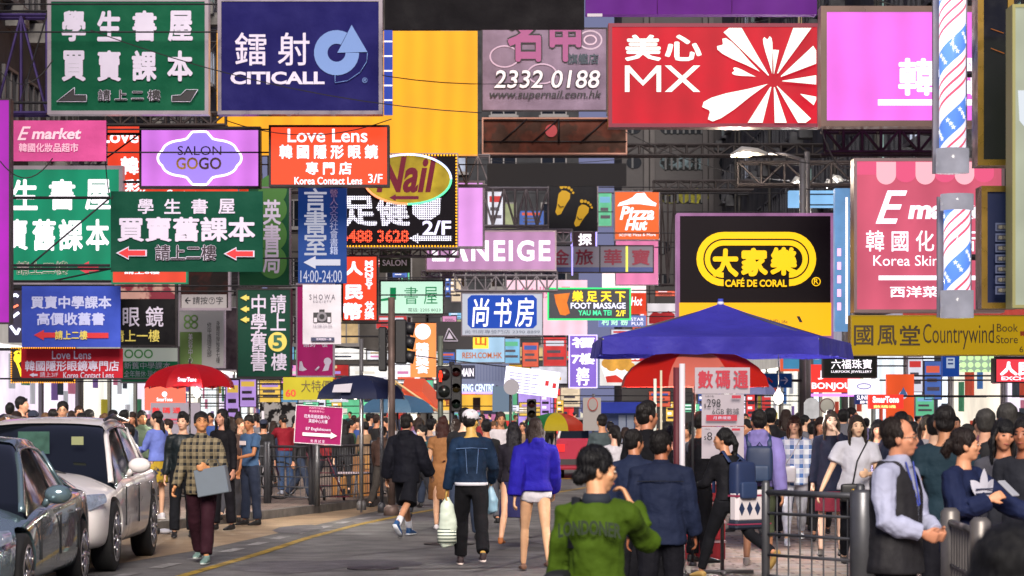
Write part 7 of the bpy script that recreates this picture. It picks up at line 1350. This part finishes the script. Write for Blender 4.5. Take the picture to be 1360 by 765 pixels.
put('man in a shiny black jacket and white shirt left of the checked shirt', 243, 549, 34, 186, dict(st_, lv=1, hair='spiky', skin='#e4b294', head=(0, -20), top=dict(c='#20282c', n=.5, s=12, r=.4), bot=dict(c='#16181e')))
put('man in an olive shirt with a red lanyard left of the periwinkle sweater', 189, 546, 39, 190, dict(st_, lv=1, hair='short', skin='#b07850', head=(0, 14), top=dict(c='#5c6c58', collar=1), bot=dict(c='#2a2c38')))
put('woman in black with a long black hair curtain right of the checked shirt', 296, 544, 36, 150, dict(st_, lv=1, fem=True, hair='verylong', hairc='#0c0a0e', skin='#c89078', top=dict(c='#141218'), bot=dict(c='#17151c')))
put('man in a slate blue T shirt with a white print facing left', 333, 552, 37.5, 130, dict(st_, lv=1, hair='short', skin='#b87850', head=(6, 30), armL=(20, 10, 60, 10), top=dict(c='#48668c', sl=.3), bot=dict(c='#2c3448'), extra=lambda root, J, p, q: B().box(J['chest']+Vector((0, .142, .05)), (.15, .012, .06)).build('chest_print', M('#d8c8c8', .7), root)))
cw = put('person in a crimson jacket with a pink sleeve and jeans holding a long white pole', 379, 563, 47, 30, dict(st_, lv=1, hair='short', skin='#b07858', head=(10, 20), lean=8, armL=(50, 10, 30, 20), top=dict(c='#8c1c2c', puff=.01), bot=dict(c='#3a5074'), shoes=dict(c='#8a90a0')))
held('white_pole', 'long slanting white pole held by the person in crimson', 'pole', lambda t, J: B().tube(J['wrL']+Vector((-.1, .1, 1.0-.45)), J['wrL']+Vector((-.12, .0, -1.05)), .028, 8).build('shaft', M('#c8c4cc', .5), t, True), cw)
put('man with glasses and a white collar looking over the white car', 84, 534, 36, 178, dict(st_, lv=1, hair='short', skin='#f0b48c', head=(4, 8), top=dict(c='#d8d4d8', collar=1), bot=dict(c='#22242c'), extra=glasses))
# ---- background crowd: a few figures built once, then copied with their own clothes and hair
protos = {}
def proto(k, **p):
    p['lv'] = 2; p['face'] = p.get('yaw_', 0) > 90; y_ = p.pop('yaw_', 0); o = person('tmp', (0, -30, 0), y_, p); protos[k] = (o, p.get('h', 1.7), y_)
proto('mb', h=1.70, hair='short', **wk); proto('mf', h=1.70, hair='short', yaw_=180, **wk2); proto('ms', h=1.70, hair='spiky', yaw_=110, **wk)
proto('fb', h=1.66, fem=True, hair='long', bot=dict(t='slim'), **wk2); proto('ff', h=1.66, fem=True, hair='longfringe', yaw_=178, bot=dict(t='slim'), **wk); proto('fs', h=1.66, fem=True, hair='ponytail', yaw_=-110, **wk)
proto('mr', h=1.72, hair='short', yaw_=-75, broad=1.08, armR=(20, 10, 70, 0)); proto('fbun', h=1.64, fem=True, hair='bun', yaw_=20, **wk)
proto('mk', h=1.70, hair='spiky', broad=.96, **wk2); proto('mc', h=1.70, hair='short', extra=lambda r, J, p, q: cap_hat(r, J, p, q, '#2a3044', True), **wk); proto('f2', h=1.64, fem=True, hair='bob', broad=1.05, bot=dict(t='slim'), top=dict(puff=.02, hem=-.16), **wk); proto('mh', h=1.72, hair='short', broad=1.05, top=dict(hood=1, puff=.015, ag=.022, g=.024), **wk)
used = set()
def crowd(px, top, D, k, tc, hc, label, dy=0):
    src, h0, yw = protos[k]; x = (px-CX)*D/F; g_ = gz(x, D); zt = CH-(top-HY)*D/F; sc_ = min(1.12, max(.82, (zt-g_)/(h0*1.015)))
    if k in used: o = copy_tree(src)
    else: o = src; used.add(k)
    o.location = (x, D, g_); o.scale = (sc_,)*3; o.rotation_euler = (0, 0, math.radians(yw+dy)); o['label'] = label; o['group'] = 'people in the background crowd'
    for ch in o.children:
        nm = ch.name.split('.')[0]; mt = None
        if nm in ('shirt', 'hoodie'): mt = M(TC[tc], .8, 0, 0, .3, 5)
        elif nm == 'hair': mt = hairm(HC[hc])
        elif nm == 'trousers': mt = M(random.choice(['#20222c', '#2c3850', '#18181e', '#4a4a52', '#3a3430']), .85, 0, 0, .25, 6)
        elif nm == 'body': mt = M(random.choice(['#e0a888', '#cc9070', '#f0c0a0', '#c08464']), .5, 0, 0, .12, 18)
        if mt:
            if not len(ch.material_slots): ch.data.materials.append(mt)
            ch.material_slots[0].link = 'OBJECT'; ch.material_slots[0].material = mt
TC = {'black': '#17171c', 'navy': '#1e2844', 'white': '#c8c4cc', 'grey': '#7c7c86', 'red': '#98242c', 'olive': '#4c5438', 'blue': '#34549c', 'pink': '#c8849c', 'teal': '#285458', 'tan': '#94785c', 'lilac': '#a49cd0', 'yellow': '#b8a040', 'brown': '#4c342c', 'green': '#2c6040'}
HC = {'b': '#121012', 'n': '#2c1c16', 'l': '#6a4c34', 'g': '#3c3a38'}
HN = {'b': 'black', 'n': 'dark brown', 'l': 'light brown', 'g': 'grey'}
KN = {'mb': 'man seen from behind', 'mf': 'man facing the camera', 'ms': 'man turned left', 'fb': 'long haired woman seen from behind', 'ff': 'long haired woman facing the camera', 'fs': 'woman with a ponytail turned right', 'mr': 'man turned right', 'fbun': 'woman with a bun', 'mk': 'tousled man seen from behind', 'mc': 'man in a cap seen from behind', 'f2': 'bob haired woman seen from behind', 'mh': 'man in a hooded top seen from behind'}
cr = [ # px, head top row, distance, figure, top, hair, where
 (2, 552, 34, 'fb', 'white', 'l', 'at the left edge over the car roof'), (13, 531, 44, 'mb', 'black', 'b', 'at the far left behind the cars'), (27, 529, 40, 'mr', 'navy', 'b', 'behind the cars left of the glasses man'), (22, 546, 35, 'ff', 'black', 'n', 'over the left end of the white roof'), (44, 536, 38, 'mb', 'black', 'b', 'over the middle of the white car roof'), (46, 549, 35, 'fb', 'lilac', 'n', 'just over the white car roof'), (60, 546, 42, 'fs', 'tan', 'l', 'behind the glasses man, left'), (70, 541, 41, 'mr', 'grey', 'b', 'behind the glasses man, close left'), (105, 536, 42, 'mf', 'brown', 'n', 'behind the roof rail, left'), (109, 546, 35, 'fbun', 'black', 'b', 'over the roof rail of the white car'), (118, 541, 39, 'mb', 'grey', 'b', 'at the rear end of the roof rail'), (129, 552, 38, 'ms', 'black', 'b', 'behind the rear window of the white car'), (139, 549, 43, 'fs', 'yellow', 'l', 'far behind the white car tail'), (150, 542, 36, 'fb', 'black', 'b', 'right behind the white car tail'), (165, 542, 38, 'mb', 'navy', 'b', 'left of the olive shirt'), (172, 560, 33.5, 'ms', 'black', 'b', 'bowed at the kerb by the white car'), (176, 541, 44, 'ff', 'grey', 'n', 'far behind the olive shirt'), (199, 548, 40, 'fb', 'black', 'b', 'between olive shirt and periwinkle sweater'), (225, 551, 44, 'ms', 'tan', 'n', 'behind the periwinkle sweater'), (306, 547, 38, 'fb', 'brown', 'n', 'beside the black hair curtain'), (318, 549, 42, 'fs', 'tan', 'l', 'behind the slate blue T shirt'), (350, 560, 44, 'mb', 'black', 'b', 'below the scribbled banner'), (363, 566, 49, 'fb', 'navy', 'n', 'left of the crimson jacket'), (392, 575, 50, 'mr', 'black', 'b', 'right of the crimson jacket'), (457, 548, 46, 'fb', 'black', 'b', 'right of the magenta board'), (466, 560, 48, 'fs', 'green', 'b', 'behind the stools'), (490, 551, 50, 'mr', 'navy', 'b', 'between the poles, left'), (500, 550, 47, 'mr', 'black', 'n', 'between the poles, right'), (508, 572, 43, 'mb', 'brown', 'n', 'bent beside the rusty pole'), (521, 553, 55, 'fb', 'white', 'l', 'behind the rusty pole'), (562, 559, 40, 'ms', 'teal', 'b', 'between black hoodie and camel dress'), (571, 554, 44, 'mb', 'grey', 'b', 'left of the camel dress'), (606, 553, 38, 'fb', 'white', 'n', 'between camel dress and denim jacket'), (617, 540, 33, 'mb', 'black', 'b', 'hidden behind the pale cap'), (646, 551, 37, 'mb', 'black', 'b', 'right behind the denim jacket'), (655, 557, 50, 'ff', 'pink', 'l', 'left of the white visor man'), (640, 549, 60, 'mf', 'red', 'b', 'far off behind the denim jacket'), (694, 556, 55, 'mf', 'tan', 'n', 'far off between the two women'), (811, 554, 46, 'mb', 'black', 'b', 'right of the grey green top'), (831, 561, 40, 'fb', 'black', 'n', 'behind the ponytail and white top'), (848, 548, 44, 'mf', 'white', 'b', 'by the blue stall shutters'), (886, 554, 33, 'fb', 'black', 'b', 'left of the maroon post'), (892, 564, 30, 'mb', 'black', 'b', 'behind the stout man'), (912, 558, 34, 'ff', 'white', 'n', 'right of the white post'), (921, 556, 31, 'mr', 'grey', 'b', 'behind the black rod'), (944, 560, 36, 'mf', 'lilac', 'b', 'behind the price boards'), (994, 552, 33, 'ms', 'teal', 'b', 'left behind the dark blue backpack'),
 (1023, 540, 31, 'mb', 'black', 'b', 'right of the dark blue backpack'), (1044, 541, 36, 'fb', 'brown', 'n', 'left behind the blue checked shirt'), (1033, 552, 44, 'ms', 'tan', 'b', 'far behind the dark blue backpack'), (1068, 548, 40, 'mr', 'grey', 'b', 'behind the blue checked shirt'), (1079, 559, 33, 'mb', 'olive', 'b', 'between checked shirt and cardigan'), (1096, 552, 38, 'mf', 'red', 'b', 'behind the navy cardigan, left'), (1120, 538, 35, 'mb', 'grey', 'b', 'behind the navy cardigan, right'), (1130, 541, 42, 'fs', 'teal', 'b', 'behind the broad woman in white'), (1163, 552, 36, 'fb', 'yellow', 'b', 'right of the broad woman in white'), (1175, 551, 33, 'fb', 'black', 'b', 'left behind the guard'), (1197, 545, 26, 'mb', 'navy', 'b', 'just behind the head of the guard'), (1212, 556, 30, 'mb', 'black', 'b', 'right behind the head of the guard'), (1228, 558, 31, 'ff', 'tan', 'l', 'between guard and teal T shirt'), (1241, 542, 23, 'mb', 'olive', 'b', 'left of the teal T shirt'), (1284, 554, 28, 'fs', 'grey', 'g', 'right of the teal T shirt'), (1309, 534, 20, 'mb', 'white', 'g', 'lit shoulder painted white, over the emblem sweatshirt'), (1338, 532, 19.5, 'mb', 'black', 'g', 'at the right edge over the smiling woman'), (1352, 546, 21, 'mr', 'brown', 'b', 'close to the right edge'), (1186, 560, 40, 'ms', 'red', 'n', 'far behind the guard'), (1268, 550, 36, 'mf', 'blue', 'b', 'far behind the teal T shirt'), (1298, 552, 38, 'ff', 'pink', 'n', 'far behind the grey haired man'), (1322, 548, 33, 'mb', 'navy', 'b', 'between the two grey haired men'), (1150, 556, 46, 'mb', 'lilac', 'b', 'far off under the jewellery sign'), (1060, 545, 52, 'mb', 'navy', 'g', 'far off under the direction sign'), (1085, 548, 56, 'ff', 'white', 'l', 'far off under the red beauty sign'), (1110, 548, 60, 'mb', 'black', 'b', 'far off by the traffic mirror'), (990, 548, 60, 'mf', 'grey', 'b', 'far off under the tent'), (866, 552, 56, 'fb', 'red', 'n', 'far off left of the tent pole'), (470, 552, 62, 'mb', 'grey', 'n', 'far off behind the navy umbrella'), (545, 551, 70, 'fb', 'pink', 'b', 'far off behind the black hoodie'), (590, 551, 72, 'mb', 'blue', 'b', 'far off behind the pedestrian signal'), (420, 556, 58, 'mf', 'olive', 'b', 'far behind the magenta board'), (405, 556, 64, 'fb', 'teal', 'n', 'far behind the yellow banner'), (340, 549, 56, 'mb', 'white', 'b', 'far behind the scribbled banner'), (280, 548, 52, 'mf', 'blue', 'b', 'far behind the checked shirt'), (255, 547, 50, 'fb', 'red', 'b', 'far behind the shiny jacket'), (215, 546, 54, 'mr', 'green', 'n', 'far behind the periwinkle sweater'), (158, 545, 50, 'mf', 'white', 'b', 'far behind the car tail'), (95, 540, 50, 'fb', 'blue', 'n', 'far behind the glasses man'), (37, 541, 52, 'mf', 'grey', 'b', 'far behind at the left, over the car'), (715, 551, 72, 'mb', 'white', 'b', 'far off behind the coloured umbrella'), (700, 560, 80, 'fb', 'navy', 'b', 'far off left of the taxi'), (612, 552, 84, 'mb', 'tan', 'b', 'far off under the yellow shop band'), (660, 552, 88, 'fb', 'yellow', 'b', 'far off under the blank board'), (820, 552, 84, 'mf', 'red', 'n', 'far off beside the blue stall')]  # white top of the man above the emblem sweatshirt stands for a brightly lit shoulder
cr += [(352, 552, 50, 'ff', 'white', 'n', 'in the stall crowd, left of crimson'), (344, 547, 54, 'mb', 'grey', 'b', 'in the stall crowd at the far left rail'), (400, 590, 44, 'fs', 'black', 'b', 'crouching low under the magenta board'), (412, 594, 46, 'mr', 'tan', 'n', 'low under the magenta board'), (433, 560, 52, 'fb', 'red', 'b', 'in the stall crowd behind the trolley'), (448, 556, 50, 'mr', 'olive', 'b', 'in the stall crowd by the trolley'), (476, 556, 55, 'ff', 'blue', 'n', 'in the stall crowd, pale pole'), (486, 560, 47, 'fbun', 'tan', 'b', 'in the stall crowd by the cartons'), (515, 556, 50, 'ms', 'navy', 'b', 'in the stall crowd by the thick pole'), (556, 552, 50, 'fb', 'lilac', 'n', 'beyond the black hoodie'), (575, 556, 52, 'mr', 'white', 'b', 'beyond the pedestrian signal'),
 (1205, 549, 34, 'ff', 'white', 'l', 'in the crowd behind the guard'), (1232, 548, 28, 'fs', 'white', 'n', 'in the right crowd beside the teal shirt'), (1166, 548, 29, 'ff', 'lilac', 'b', 'by the broad woman, right'), (1090, 552, 31, 'ff', 'white', 'n', 'between cardigan and checked shirt'), (1014, 550, 29, 'fb', 'white', 'l', 'close to the lilac jacket')]
labs = set()
rv_ = random.Random(4)
for px, top, D, k, tc, hc, wh in cr:
    if k == 'mb' and hc != 'g': k = rv_.choice(['mb', 'mk', 'mh', 'mk', 'mc'])
    if k == 'fb' and rv_.random() < .4: k = 'f2'
    lab = f'{KN[k]}, {tc} top, {wh}'.replace('seen from behind', 'from behind') 
    top += rv_.uniform(-2, 8) if D < 60 else 0
    assert lab not in labs; labs.add(lab); crowd(px, top, D, k, tc, hc, lab, random.uniform(-25, 25))
# second rank further back fills the gaps between heads
rn = random.Random(11); rows = []
for i in range(46):
    px = 430+i*16 if i < 28 else 20+(i-28)*23 if i < 42 else 1180+(i-42)*40
    rows.append((px+rn.uniform(-5, 5), 545+rn.uniform(0, 9), rn.uniform(88, 120) if 430 <= px < 900 else rn.uniform(56, 66), rn.choice(list(protos)), rn.choice(list(TC)), rn.choice('bbbnl')))
where = ['above the white car', 'behind the red umbrella pole', 'behind the scribbled banner', 'behind the magenta board', 'behind the navy umbrella', 'behind the rusty pole', 'behind the signals', 'past the denim jacket', 'past the ultramarine hoodie', 'by the coloured umbrella', 'by the blue stall', 'behind the tent posts', 'at the far right']
lim = [165, 260, 390, 450, 500, 540, 600, 660, 720, 765, 850, 1000, 1400]
for i, (px, top, D, k, tc, hc) in enumerate(rows):
    wh = [w_ for w_, l in zip(where, lim) if px < l][0]; tcs = list(TC); n_ = 0
    while True:
        lab = f'small distant {KN[k]}, {tc} top, {wh}'.replace('seen from behind', 'from behind')
        if lab not in labs: break
        n_ += 1; tc = tcs[(tcs.index(tc)+1) % len(tcs)]
    labs.add(lab); crowd(px, top, D, k, tc, hc, lab, rn.uniform(-40, 40))
for k, (o, _, _) in protos.items():
    assert k in used
bpy.data.scenes.remove(WORK)
